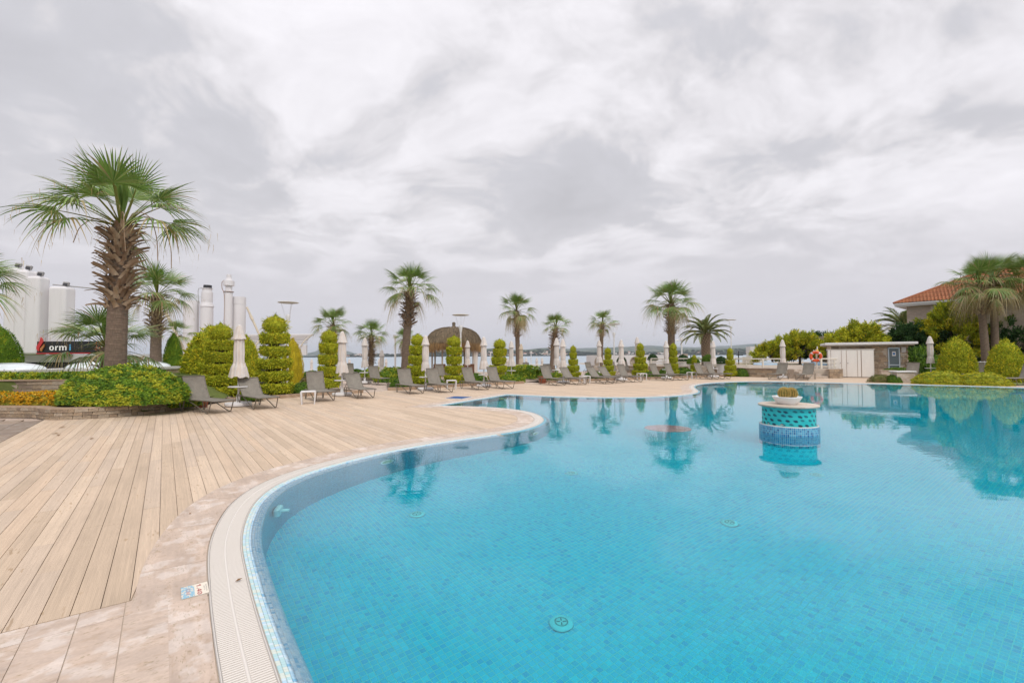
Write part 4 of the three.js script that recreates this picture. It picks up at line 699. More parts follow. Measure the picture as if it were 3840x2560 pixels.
for (const [x, z, a, l, low] of RL) lounger(l, x, z, a, !!low);
lounger('grey lounger on the paving behind, right of the second-row parasol', -8.35, -27.5, 50); lounger('grey lounger on the paving behind, partly hidden by the second parasol', -9.7, -27.1, 54);
lounger('grey lounger behind the gazebo side topiary, near the wicker chairs', -4.9, -30.5, 54); lounger('grey lounger on the paving before the leafy hedge, left of the path gap', -0.9, -31.2, 54);
lounger('grey lounger by the white railing with its back to the sea', 1.0, -37.5, 54); lounger('second grey lounger by the white railing', -0.2, -38.3, 54);
lounger('grey lounger behind the fifth parasol pair', 2.2, -31.0, 55); lounger('grey lounger on the paving behind the small double-ball topiary', 6.1, -38.0, 57); lounger('grey lounger on the paving beside a palm trunk', 8.2, -38.6, 57);
lounger('grey lounger behind the sixth parasol, on the paving', 9.6, -40.0, 58); lounger('grey lounger behind the tall topiary before the white planters', 13.4, -40.5, 58);
lounger('grey lounger alone by the sea shrubs at the far left', -13.6, -38.5, 60); lounger('grey lounger backed by the sea, beyond the yellow shrubs', -8.7, -41.5, 60);
lounger('grey lounger by the steps, turned the other way, left of its parasol', 17.75, -30.15, 142); lounger('grey lounger at the foot of the steps', 19.0, -29.45, 140);
lounger('grey lounger behind the stone counter at the right bank', 25.2, -28.9, 150, 0); lounger('grey lounger half hidden by the long clipped hedge', 28.6, -28.3, 150, 0); lounger('grey lounger at the right edge of the picture on the grass', 26.1, -23.1, 170, 0);

parasol('nearest furled white parasol, beside the big leafy mound', -9.0, -15.2, 0, 0, 1.03, 0.4); parasol('furled white parasol with a loose strap, second along the deck', -7.0, -19.0, 2, 0, 1.02, 1.4); parasol('furled white parasol in front of the tall palm', -4.1, -21.85, 1, 0, 1.0, 2.2); parasol('furled white parasol in front of the gazebo right edge', -1.47, -24.0, 2, 0, 1, 3.1);
parasol('wide furled white parasol, first on the longest kerb', 2.97, -26.95, 1, 0, 0.99, 0.9); parasol('furled white parasol beside the disc lamp, sixth along the deck', 6.96, -29.4, 2, 0, 1, 4.1); parasol('furled white parasol before the thick palm trunk', 10.46, -31.3, 1, 0, 0.99, 5); parasol('furled white parasol before the white planters', 14.3, -32.8, 1, 0, 1, 2.7);
parasol('furled white parasol by the steps of the raised terrace', 18.31, -31.2, 1, 0, 1, 0.5); parasol('furled white parasol between the hut shrub and a clipped cone', 27.2, -30.0, 1, 0, 1.05, 1.2);
parasol('furled white parasol on the paving behind the second pair of loungers', -8.78, -27.5, 1, 0, 1.05, 1.9); parasol('furled white parasol before the gazebo, left of it', -3.95, -30.0, 2, 0, 1.02, 3.6); parasol('furled white parasol hugging a palm trunk right of the gazebo', -0.05, -30.6, 0, 0, 1.0, 5.2); parasol('furled white parasol hidden behind the gazebo lamp post', -3.2, -33.2, 1, 0, 1.05, 0.2);
parasol('furled white parasol just behind the wide one', 2.9, -30.0, 1, 0, 1.06, 2.1); parasol('furled tan parasol by the white railing', 0.75, -38.2, 3, 0, 1.0, 0.3); parasol('furled white parasol before the leaning slim palm', 7.1, -37.6, 2, 0, 1.1, 1.1); parasol('furled white parasol behind a tall tiered topiary', 11.4, -42.0, 1, 0, 1.25, 2.0); parasol('furled white parasol behind the second parasol, against the sea', -8.9, -31.5, 1, -0.4, 0.95, 2.0);
stool('white plastic side table nearest the camera', -6.95, -15.75, 0.4); stool('white plastic side table left of the fourth parasol', -2.95, -22.4, 0.2); stool('white plastic side table left of a low-backed lounger', 4.15, -26.4, 0.5); stool('white plastic side table before a tall topiary', 8.25, -29.4, 0.3); stool('white plastic side table before the small sparse topiary', 12.05, -31.0, 0.5);
lampPost('disc lamp post behind the tall six-tier topiary', -12.6, -25.9, 4.67); lampPost('disc lamp post in front of the thatched gazebo', -3.33, -29.9, 4.27); lampPost('disc lamp post beside the sixth parasol', 8.63, -39.0, 4.23); lampPost('disc lamp post right of the date palm', 23.3, -49, 4.7, 0.6);
{ // slim two-arm lamp and a bare pole near the sea
  const o = thing('twin_floodlight', 'slim white post with two small floodlights beyond the planters', 'floodlight', [18.4, 0.4, -50]); part(o, 'post', cyl(0.08, 0.07, 2.8, 0, 0, 0, 12), M_lampWhite); part(o, 'cross_arm', box(0.9, 0.06, 0.06, 0, 2.75, 0), M_lampWhite); part(o, 'box', box(0.3, 0.3, 0.3, 0, 2.95, 0), M_lampWhite); for (const s of [-1, 1]) part(o, 'floodlight_head', box(0.28, 0.08, 0.2, s * 0.5, 2.8, 0.05, 0.4, 0, 0), M_lampWhite);
  const p = thing('slim_pole', 'slim white pole with a cup-shaped head by the sea', 'pole', [-11.4, -0.2, -45]); part(p, 'post', cyl(0.1, 0.09, 3.5, 0, 0, 0, 12), M_lampWhite); part(p, 'head', cyl(0.1, 0.24, 0.45, 0, 3.45, 0, 16), M_lampWhite);
}
lantern('white garden lantern right behind the big leafy mound', -12.15, 0.58, -16, 0.66); lantern('white garden lantern a little further up the lawn', -12.95, 0.62, -17.5, 0.62);
// blue mat by the pool tip
{ const o = thing('foot_mat', 'flat blue foot mat with a white border by the pool edge', 'mat'); const q = [[-2.55, -17.45], [-1.85, -17.15], [-1.55, -17.95], [-2.3, -18.25]], c = [-2.06, -17.7], inset = (p, k) => [lerp(p[0], c[0], k), lerp(p[1], c[1], k)]; part(o, 'border', prism(q, 0.002, 0.02), M_whiteP); part(o, 'pad', prism(q.map((p) => inset(p, 0.1)), 0.02, 0.026), std({ color: C(0.02, 0.10, 0.30), roughness: 0.9, map: T_noise })); }

// ================================================================ GARDEN ON THE LEFT
const stoneMats = [[0.50, 0.40, 0.30], [0.42, 0.32, 0.235], [0.56, 0.47, 0.37], [0.46, 0.355, 0.25], [0.37, 0.29, 0.22], [0.55, 0.42, 0.30]].map((c) => std({ map: T_stone, color: C(...c), roughness: 0.9, bumpMap: T_noiseBump, bumpScale: 0.012 }));
const G_stone = [1, 2, 3].map((s) => { const g = new RoundedBoxGeometry(1, 1, 1, 1, 0.06), p = g.attributes.position, seen = new Map(), r = rng(s * 91); for (let i = 0; i < p.count; i++) { const k = [p.getX(i), p.getY(i), p.getZ(i)].map((v) => Math.round(v * 50)).join(); if (!seen.has(k)) seen.set(k, [(r() - 0.5) * 0.05, (r() - 0.5) * 0.08, (r() - 0.5) * 0.10]); const q = seen.get(k); p.setXYZ(i, p.getX(i) + q[0], p.getY(i) + q[1], p.getZ(i) + q[2]); } g.computeVertexNormals(); return g; });
// stones laid in courses along a line, their outer faces on the line, on a mortar core
function stoneCourses(o, pts, y0, y1, rows, len, seed, side = 1, thick = 0.2, corePart = 'mortar') {
  const c = curve(pts, 0.08), n = normalsOf(c, false, side), r = rng(seed), L = []; let u = 0; c.forEach((p, i) => { if (i) u += Math.hypot(p[0] - c[i - 1][0], p[1] - c[i - 1][1]); L.push(u); });
  const at = (d) => { let i = 1; while (i < c.length - 1 && L[i] < d) i++; const f = clamp((d - L[i - 1]) / (L[i] - L[i - 1] || 1), 0, 1); return [lerp(c[i - 1][0], c[i][0], f), lerp(c[i - 1][1], c[i][1], f)]; };
  part(o, corePart, sweep(c, n, [[0.02, y0 - 0.03], [0.02, y1 - 0.004], [thick, y1 - 0.004], [thick, y0 - 0.03]], false), M_grout);
  const h = (y1 - y0) / rows;
  for (let k = 0; k < rows; k++) { let d = -r() * len * 0.6; while (d < u) { const w = len * (0.6 + 0.9 * r()), a = Math.max(0, d), b = Math.min(u, d + w); if (b - a > 0.04) { const A = at(a), B = at(b), m = part(o, 'stone', G_stone[Math.floor(r() * 3)], stoneMats[Math.floor(r() * 6)]), dx = B[0] - A[0], dz = B[1] - A[1], l = Math.hypot(dx, dz); m.position.set((A[0] + B[0]) / 2 + (dz / l) * side * (0.028 - 0.012 * r()), y0 + (k + 0.5) * h, (A[1] + B[1]) / 2 - (dx / l) * side * 0.03); m.rotation.y = Math.atan2(-dz, dx); m.scale.set(l - 0.008, h - 0.008, 0.11); } d += w; } }
}
{
  const w = thing('garden_wall', 'low curved stone wall holding the bed of the big leafy mound', 'stone wall'); stoneCourses(w, bedWall.slice(0, 10), 0, 0.27, 3, 0.2, 5, 1, 0.24); const c = curve(bedWall.slice(0, 10), 0.3), n = normalsOf(c, false); void n;
  part(w, 'coping', sweep(c, n, [[-0.02, 0.268], [-0.02, 0.30], [0.24, 0.30], [0.24, 0.268]], false), M_kerb);
  const w2 = thing('garden_wall', 'straight upper stone wall behind the yellow flowers', 'stone wall'); stoneCourses(w2, [[-19, -14.6], [-16, -14.55], [-13.5, -14.4]], 0.27, 0.9, 5, 0.42, 8, 1, 0.25); part(w2, 'coping', box(5.6, 0.035, 0.28, -16.25, 0.915, -14.62, 0, -0.035, 0), M_kerb);
}
// soil and lawn
const M_soil = std({ color: C(0.13, 0.095, 0.06), roughness: 1, map: T_noise }), M_grass = std({ color: C(0.16, 0.20, 0.045), roughness: 1, map: T_noise });
struct('planting_bed', sheet([...bedWall.map(([x, z]) => [x - 0.12, z - 0.12]), [-10.6, -17.2], [-20, -17.2], [-20, -12.8]], 0.25, []), M_soil);
const lawnY = (x, z) => 0.24 + 0.40 * sstep(-z, 13.6, 16.6) * sstep(-x, 10.1, 11.4) - 0.14 * (1 - sstep(-x, 10.2, 10.9));
{
  const pos = [], uv = [], idx = [], nx = 40, nz = 40; for (let i = 0; i <= nx; i++) for (let j = 0; j <= nz; j++) { const z = -12.9 - (8.5 * j) / nz, x0 = -9.98 + 0.0 * z, x = lerp(-15, -10.3 - 2.6 * sstep(-z, 16.4, 20.5), i / nx); void x0; pos.push(x, lawnY(x, z), z); uv.push(x, z); if (i && j) { const A = (i - 1) * (nz + 1) + j - 1, B = i * (nz + 1) + j - 1; idx.push(A, A + 1, B, B, A + 1, B + 1); } }
  struct('lawn', geom(pos, null, uv, null, idx), M_grass);
  struct('upper_lawn', prism([[-45, -14.62], [-13.4, -14.5], [-13.4, -24.5], [-45, -24.5]], 0.1, 0.88), M_grass);
  const blade = buf(); leaf(blade, V3(0, 0, 0), V3(0.2, 1, 0.1).normalize(), V3(0, 0, 1), 0.05, 0.008, [1, 1, 1]); const gb = bufGeom(blade), r = rng(66), n = 26000, im = new THREE.InstancedMesh(gb, M_leaf, n); im.name = 'grass'; tag(im, 'short mown grass behind the leafy mound', 'grass'); im.userData.kind = 'stuff'; shade(im);
  for (let i = 0; i < n; i++) { const up = i < 9000, x = up ? lerp(-21, -13.5, r()) : lerp(-13.6, -11.3, r()), z = up ? lerp(-14.8, -24, r()) : lerp(-14, -18, r()); M4.compose(V3(x, (up ? 0.88 : lawnY(x, z)) - 0.004, z), Q.setFromEuler(E3.set((r() - 0.5) * 0.8, r() * 6.3, (r() - 0.5) * 0.8)), V3(1, 0.7 + 0.8 * r(), 1)); im.setMatrixAt(i, M4); im.setColorAt(i, C(...vary(r() < 0.2 ? [0.28, 0.26, 0.07] : [0.15, 0.22, 0.04], r, 0.3))); }
  scene.add(im);
}
// planting strips behind the kerbs
const strip = (a, b, w) => { const p = curve(a, 0.5), n = normalsOf(p, false); return [...shift(p, n, 0.12), ...shift(p, n, w).reverse()]; };
struct('planting_bed', sheet(strip([[-10.4, -16.9], [-9.9, -17.15], [-8.9, -18.05], [-8.2, -19.1], [-7.3, -19.8], [-6.6, -20.55]], 0, 2.2), 0.09), M_soil);
struct('planting_bed', sheet(strip([[-5.85, -21.8], [-4.75, -22.2], [-3.5, -23.65], [-2.5, -24.55], [-1.1, -25.35], [0.7, -26.75]], 0, 2.6), 0.09), M_soil);
struct('planting_bed', sheet(strip([[2.05, -27.15], [3.4, -28.15], [6.3, -29.65], [8.6, -30.65], [12.6, -32.35], [15.9, -33.85]], 0, 2.4), 0.09), M_soil);
struct('planting_bed', sheet([[-14, -33], [-5.5, -29], [-5.5, -37], [-14, -40]], 0.03), M_soil);

// the big leafy mound and its neighbours
{ const o = thing('leafy_mound', 'large dome of glossy green leaves with yellow tips in front of the tall palm', 'shrub', [-11.1, 0.40, -13.25], 0); const m = part(o, 'foliage', moundGeom(221, 'lime', 4200, 0.062, 0.026, 0.16), M_leaf); m.scale.set(1.72, 0.98, 0.92); const p = m.geometry; void p; part(o, 'stem', merge([cyl(0.05, 0.03, 0.7, 0, 0, 0, 7), tube([[0, 0.1, 0], [0.4, 0.4, 0.1], [0.7, 0.6, 0.2]], 0.03, 5), tube([[0, 0.1, 0], [-0.4, 0.4, 0.1], [-0.8, 0.55, -0.1]], 0.03, 5)]), M_bark); }
shrub('small leafy mound at the right foot of the large dome', -10.15, -14.2, 0.15, 0.42, 0.42, 0.5, 'lime', 1);
hedge('row of golden yellow flowers on the low wall', -14.9, -13.25, 0.26, 0.02, 4.3, 0.75, 0.36, 'flower', 41, 1500, 0.055, 0.04, 'flower_row');
hedge('low green and yellow hedge on the upper wall', -16.6, -15.05, 0.88, -0.03, 5.6, 0.6, 0.24, 'lime', 43, 1500, 0.07, 0.032);
// ---- palms
const big = fanPalm('tallest nearest fan palm with shaggy brown trunk behind the leafy mound', [-11.87, 0.25, -13.8], { H: 5.35, r0: 0.262, r1: 0.235, boots: 0.46, s: 1.13, seed: 35, counts: [5, 8, 8, 3, 0], near: true, bend: 0.12 });
{ const pts = [[[0, 5.1, 0], [0.5, 5.65, 0.2], [1.1, 5.5, 0.4], [1.42, 4.9, 0.5], [1.5, 4.15, 0.52]], [[0, 5.1, 0], [0.6, 5.6, 0.0], [1.2, 5.4, 0.1], [1.55, 4.7, 0.12], [1.62, 4.0, 0.15]], [[0, 5.1, 0], [-0.5, 5.5, 0.2], [-0.95, 5.25, 0.3], [-1.15, 4.75, 0.33]], [[0, 5.1, 0], [0.4, 5.55, 0.5], [0.8, 5.4, 0.9], [1.0, 4.8, 1.1], [1.05, 4.3, 1.1]]]; for (const p of pts) part(big, 'seed_stalk', tube(p.map(([x, y, z]) => [x + 0.12, y, z]), 0.012, 5, 20), M_boots[1]); }
fanPalm('shorter fan palm with shaggy collar, right behind the tall one', [-17.0, 0.85, -22], { H: 3.75, r0: 0.23, r1: 0.2, boots: 0.5, s: 0.86, seed: 12, counts: [4, 7, 8, 7, 2] });
fanPalm('fan palm cut by the left picture edge', [-19.6, 0.85, -16.2], { H: 3.4, r0: 0.24, r1: 0.2, s: 1.0, seed: 13, counts: [4, 7, 8, 4, 0] });
fanPalm('young trunkless fan palm spreading behind the tall palm trunk', [-14.9, 0.85, -17], { H: 1.15, r0: 0.2, r1: 0.2, boots: 0.9, s: 0.92, seed: 14, counts: [4, 7, 8, 6, 0] });
fanPalm('small fan palm above the dark green cone', [-21.9, 0.85, -30], { H: 2.3, r0: 0.14, r1: 0.13, s: 0.6, seed: 15, counts: [4, 5, 4, 4, 2] });
fanPalm('fan palm behind the second parasol', [-14.0, 0, -36], { H: 4.1, r0: 0.22, r1: 0.19, boots: 0.6, s: 0.86, seed: 16, counts: [4, 6, 6, 6, 2] });
fanPalm('short fan palm with rough brown trunk against the sea', [-11.6, 0, -38], { H: 3.4, r0: 0.2, r1: 0.17, boots: 0.7, s: 0.74, seed: 17, counts: [4, 6, 6, 7, 2] });
fanPalm('small fan palm half hidden behind the tall grey-trunked palm', [-10.3, -0.1, -44], { H: 3.4, r0: 0.18, r1: 0.16, s: 0.64, seed: 18, counts: [4, 6, 6, 6, 2] });
fanPalm('tall fan palm with long grey trunk left of the gazebo', [-6.5, 0.05, -28], { H: 5.6, r0: 0.245, r1: 0.22, boots: 0.4, s: 1.0, seed: 19, bend: 0.33, counts: [4, 7, 6, 7, 2] });
fanPalm('slim fan palm with a skirt of hanging brown fronds right of the gazebo', [0.55, 0, -42], { H: 5.75, r0: 0.2, r1: 0.2, boots: 0.42, s: 0.95, seed: 20, bend: -0.15, counts: [6, 7, 4, 5, 11] });
fanPalm('short leaning fan palm over the sea', [3.1, 0, -36], { H: 3.85, r0: 0.22, r1: 0.16, boots: 0.45, s: 0.64, seed: 21, bend: 0.35, counts: [4, 6, 6, 6, 1] });
fanPalm('slim fan palm with smooth trunk beside the sixth parasol', [8.45, 0, -44], { H: 4.75, r0: 0.19, r1: 0.18, boots: 0.28, s: 0.8, seed: 22, bend: 0.2, counts: [4, 5, 5, 8, 2] });
fanPalm('broad fan palm with thick shaggy trunk before the far hills', [12.45, 0, -36], { H: 5.6, r0: 0.27, r1: 0.26, boots: 0.42, s: 1.12, seed: 23, counts: [5, 8, 7, 9, 3] });
featherPalm('date palm with feather fronds and stout trunk near the white planters', [17.65, 0.5, -42], { H: 3.05, r0: 0.33, r1: 0.42, s: 0.98, seed: 3 });
fanPalm('leftmost of the fan palms before the tiled house', [34.1, 0, -33.2], { H: 6.5, r0: 0.24, r1: 0.2, boots: 0.32, s: 1.15, seed: 24, bend: -0.3, counts: [5, 7, 6, 7, 9] });
fanPalm('middle fan palm before the tiled house', [35.4, 0, -33.8], { H: 7.0, r0: 0.24, r1: 0.2, boots: 0.32, s: 1.15, seed: 25, bend: 0.1, counts: [5, 7, 6, 7, 9] });
fanPalm('rightmost fan palm, cut by the picture edge', [37.6, 0, -33.0], { H: 6.9, r0: 0.24, r1: 0.2, boots: 0.32, s: 1.15, seed: 26, bend: 0.1, counts: [5, 7, 6, 7, 8] });
featherPalm('date palm peeping over the balcony of the tiled house', [43.3, 2.0, -51], { H: 2.6, s: 1.25, seed: 9 });
fanPalm('tiny fan palm between the white planters', [15.9, 0.5, -39.5], { H: 0.5, r0: 0.08, r1: 0.08, s: 0.3, seed: 27, counts: [3, 4, 4, 0, 0] });
// ---- tiered topiaries
topiary('broad five-tier topiary behind the nearest lounger', -11.0, -17.4, 0.12, 2.72, 0.66, 0.42, 5, 1);
topiary('tallest six-tier topiary in front of a disc lamp', -9.62, -18.7, 0.1, 3.15, 0.68, 0.5, 5, 2);
topiary('tiered topiary with round head behind the second parasol', -9.1, -22.9, 0.05, 2.86, 0.54, 0.42, 4, 3);
topiary('tiered topiary tucked behind the third parasol', -5.2, -25.4, 0.05, 2.76, 0.55, 0.4, 4, 4);
topiary('tiered topiary in front of the gazebo thatch', -3.3, -26.3, 0.05, 2.68, 0.52, 0.4, 4, 5);
topiary('tiered topiary right of the fourth parasol', -0.95, -28.3, 0.05, 2.55, 0.52, 0.4, 4, 6, -0.2);
topiary('slim topiary with two balls on top over the sea', 4.2, -31.7, 0.05, 2.22, 0.5, 0.22, 4, 7);
topiary('tiered topiary left of the sixth parasol', 7.1, -34.2, 0.05, 2.1, 0.5, 0.25, 4, 8); topiary('tall tiered topiary between the sixth and seventh parasols', 9.45, -34.0, 0.05, 2.42, 0.56, 0.28, 4, 9); topiary('narrow tiered topiary against the thick palm trunk', 12.0, -34.3, 0.05, 2.4, 0.36, 0.26, 4, 10);
topiary('small sparse topiary among the white planters', 14.05, -35.6, 0.05, 1.55, 0.4, 0.17, 3, 11); topiary('yellowish tiered topiary beside the raised stone wall', 15.95, -33.75, 0.05, 2.02, 0.45, 0.22, 4, 12);
// ---- clipped cones
cone('large golden cone behind the broad five-tier topiary', -13.75, -21, 0.5, 2.45, 2.1, 'gold', 1); cone('dark green cone beside the shorter palm', -16.9, -23, 0.85, 1.95, 0.85, 'lime', 2); cone('narrow green cone between the dark one and the golden one', -16.5, -24.2, 0.8, 1.9, 0.7, 'lime', 3); cone('golden cone just left of the nearest parasol top', -13.6, -23.5, 0.4, 2.25, 1.35, 'gold', 4);
cone('tall yellow cone behind the tallest topiary', -14.9, -31.3, 0, 2.85, 1.45, 'yellow', 5); cone('small yellow cone in front of the tall yellow one', -12.75, -26.9, 0, 2.0, 0.75, 'yellow', 6); cone('green cone cut by the left picture edge', -21.3, -19, 0.85, 2.15, 1.7, 'lime', 7);
cone('clipped golden dome-cone left of the two on the right bank', 27.75, -28.8, 0, 2.5, 1.85, 'gold', 8); cone('clipped golden dome-cone right of the two on the right bank', 27.4, -25.6, 0, 2.3, 1.6, 'gold', 9); cone('tiny clipped cone on the white roof edge', -14.9, -26.2, 1.78, 0.36, 0.5, 'lime', 10);
// ---- shrubs
for (const [l, x, z, y, rx, h, rz, k, v] of [
  ['dark leafy shrub left of the second parasol', -8.95, -19.7, 0.08, 0.62, 0.42, 0.5, 'green', 0], ['brownish shrub behind the second lounger pair', -11.9, -28, 0, 0.85, 0.55, 0.7, 'tan', 0], ['green shrub by the sea left of the round-headed topiary', -15.6, -36, 0, 1.0, 0.5, 0.8, 'green', 1], ['lime green mound before the tall grey-trunked palm', -7.4, -29.6, 0, 1.35, 0.85, 0.9, 'lime', 0], ['yellow mound beside the lime one', -9.1, -33, 0, 1.25, 0.8, 1.0, 'goldm', 0], ['green mound round the short rough palm', -10.9, -36.4, 0, 1.4, 0.75, 1.0, 'lime', 1], ['yellow-green mound at the foot of the tall grey palm', -6.6, -32.5, 0, 1.5, 0.8, 1.0, 'goldm', 0],
  ['green shrub at the path gap behind the third pair of loungers', -5.6, -23.3, 0.08, 0.6, 0.42, 0.5, 'green', 1], ['green shrub by the sea behind the second-row parasol', -13.1, -38.5, 0, 0.9, 0.55, 0.7, 'green', 0], ['shrub under the gazebo lamp', -2.2, -27.6, 0.05, 0.7, 0.5, 0.6, 'green', 0], ['shrub under the tucked topiary', -4.4, -25.6, 0.05, 0.65, 0.35, 0.6, 'green', 1], ['lime shrub right of the gazebo palm', -0.35, -33.2, 0, 0.65, 0.78, 0.6, 'lime', 1],
  ['pale leafy shrub on the end of the gazebo kerb', 0.0, -27.3, 0.08, 0.75, 0.42, 0.5, 'lime', 0], ['leafy shrub behind the fifth pair of loungers', 2.75, -29.0, 0.08, 0.75, 0.45, 0.5, 'lime', 1], ['dark green shrub by the third side table', 5.4, -30.9, 0.08, 0.85, 0.46, 0.6, 'green', 0], ['green shrub behind the wide parasol', 3.0, -36.8, 0, 1.0, 0.65, 0.8, 'lime', 0], ['green shrub between the planters and the seventh pair', 12.9, -34.9, 0.05, 0.95, 0.55, 0.7, 'green', 1], ['low green shrub by the fourth side table', 9.8, -32.6, 0.08, 0.8, 0.35, 0.5, 'green', 0], ['green shrub behind the seventh parasol', 11.1, -33.4, 0.08, 0.5, 0.55, 0.5, 'green', 1], ['round green shrub against the raised stone wall', 16.75, -33.6, 0.05, 0.5, 0.5, 0.45, 'green', 0],
  ['small shrub beside the white wall opening', 12.4, -44.5, 0.55, 0.8, 0.5, 0.6, 'lime', 1], ['low shrub at the foot of the dark cone', -14.4, -20.4, 0.55, 1.2, 0.35, 0.7, 'green', 0], ['low shrub behind the nearest parasol base', -9.55, -16.95, 0.1, 0.5, 0.32, 0.4, 'green', 1], ['flowering shrub in front of the hut', 20.75, -26.0, 0, 0.62, 0.42, 0.45, 'tan', 0], ['round shrub in front of the stone counter', 21.1, -25.55, 0, 0.4, 0.42, 0.35, 'green', 0], ['tiny yellow shrub right of the stone counter', 22.2, -24.75, 0, 0.35, 0.2, 0.25, 'goldm', 0], ['big round bush beside the hut wall', 28.6, -32.6, 0, 1.55, 1.95, 1.3, 'green', 0], ['grey-green shrub under the right palms', 32.6, -31.4, 0, 0.8, 0.9, 0.7, 'dark', 0],
]) shrub(l, x, z, y, rx, h, rz, k, v);
hedge('lime green hedge sloping to the path gap', 0.95, -32.6, 0, -0.6, 2.2, 1.0, 0.85, 'lime', 47, 700, 0.11, 0.045); { const o = thing('humped_hedge', 'long clipped hedge with two humps on the right pool edge', 'hedge', [22.9, 0, -23.55], -0.68); for (const [x, k] of [[-0.75, 1], [0.75, 0.94]]) { const m = part(o, 'foliage', G_mound.goldm[0], M_leaf); m.position.x = x; m.scale.set(1.15 * k, 0.66 * k, 0.6); m.rotation.y = 0; } part(o, 'stem', cyl(0.04, 0.03, 0.3, 0, 0, 0, 6), M_bark); }
// ---- trees on the right bank
looseTree('juniper', 'tall golden-green juniper in front of the tiled house', [34.6, 0, -36.2], { trunkH: 0.8, seed: 61, kind: 'gold', rx: 1.9, ry: 2.35, rz: 1.7, clumps: 237, per: 140, l: 0.24, w: 0.075, rag: 0.42, group: 'junipers' });
looseTree('juniper', 'golden-green juniper behind the hut roof', [28.9, 0.6, -38], { trunkH: 0.6, seed: 62, kind: 'gold', rx: 1.35, ry: 1.4, rz: 1.2, clumps: 137, per: 120, l: 0.24, w: 0.075, rag: 0.42, group: 'junipers' });
looseTree('juniper', 'golden-green juniper beyond the railing, left of the life ring', [28.0, 0.6, -45], { trunkH: 0.4, seed: 63, kind: 'gold', rx: 1.9, ry: 1.3, rz: 1.4, clumps: 150, per: 120, l: 0.24, w: 0.075, rag: 0.42, group: 'junipers' });
looseTree('juniper', 'small golden juniper behind the steps parasol', [25.9, 0.6, -46], { trunkH: 0.2, seed: 64, kind: 'gold', rx: 1.4, ry: 0.85, rz: 1.0, clumps: 75, per: 110, l: 0.24, w: 0.075, rag: 0.42, group: 'junipers' });
looseTree('juniper', 'golden juniper between the life ring and the hut', [29.7, 0.6, -42], { trunkH: 0.4, seed: 65, kind: 'gold', rx: 1.2, ry: 1.2, rz: 1.0, clumps: 75, per: 110, l: 0.24, w: 0.075, rag: 0.42, group: 'junipers' });
looseTree('pine_tree', 'dark spreading pine above the hut roof', [33.0, 0.3, -37.5], { trunkH: 1.3, seed: 66, kind: 'dark', rx: 1.9, ry: 1.05, rz: 1.4, clumps: 212, per: 140, l: 0.24, w: 0.075, rag: 0.42, up: 0.2, group: 'dark pines' });
looseTree('pine_tree', 'dark low pine behind the life ring', [31.2, 0.6, -46.5], { trunkH: 0.4, seed: 67, kind: 'dark', rx: 2.6, ry: 1.25, rz: 1.6, clumps: 162, per: 120, l: 0.24, w: 0.075, rag: 0.42, up: 0.2, group: 'dark pines' });
looseTree('broadleaf_tree', 'dense dark-leaved tree behind the right palms', [41.2, 0, -38.5], { trunkH: 1.2, seed: 68, kind: 'green', rx: 3.6, ry: 2.4, rz: 2.4, clumps: 220, per: 60, l: 0.22, w: 0.12, up: 0.1, group: 'broadleaf trees' });
looseTree('broadleaf_tree', 'dark-leaved tree at the right picture edge', [37.8, 0, -35.0], { trunkH: 0.5, seed: 69, kind: 'dark', rx: 2.2, ry: 1.9, rz: 1.6, clumps: 130, per: 60, l: 0.2, w: 0.1, up: 0.1, group: 'broadleaf trees' });
// terracotta pots
for (const [l, x, z, s] of [['terracotta pot behind the nearest lounger', -10.0, -14.9, 1], ['terracotta pot behind a lounger at the start of the longest kerb', 1.75, -26.95, 1.3]]) { const o = thing('terracotta_pot', l, 'pot', [x, 0, z], 0, 'terracotta pots'); part(o, 'pot', lathe([[0, 0], [0.15 * s, 0], [0.19 * s, 0.25 * s], [0.21 * s, 0.26 * s], [0.21 * s, 0.32 * s], [0.18 * s, 0.32 * s], [0.17 * s, 0.26 * s], [0, 0.26 * s]], 22), std({ color: C(0.36, 0.11, 0.06), roughness: 0.85, map: T_noise })); const b = part(o, 'plant', G_mound.green[1], M_leaf); b.position.y = 0.24 * s; b.scale.setScalar(0.2 * s); }
whitePot('white planter with dark bush beside the white seaside wall', 13.1, 0.5, -43, 0.78, 0.4); whitePot('white planter with dark bush right of a narrow topiary', 14.8, 0.15, -40, 1.05, 0.42); whitePot('broad white planter behind the small sparse topiary', 14.9, 0.05, -38.0, 0.95, 0.42, 'green'); whitePot('tall white planter with bushy top behind the eighth parasol', 16.0, 0.05, -37.6, 1.15, 0.42, 'green'); whitePot('tallest white planter standing clear right of the eighth parasol', 16.25, 0.03, -35.9, 1.02, 0.4); whitePot('white planter with dark bush behind the sixth parasol', 10.3, 0.3, -43.5, 0.8, 0.38);

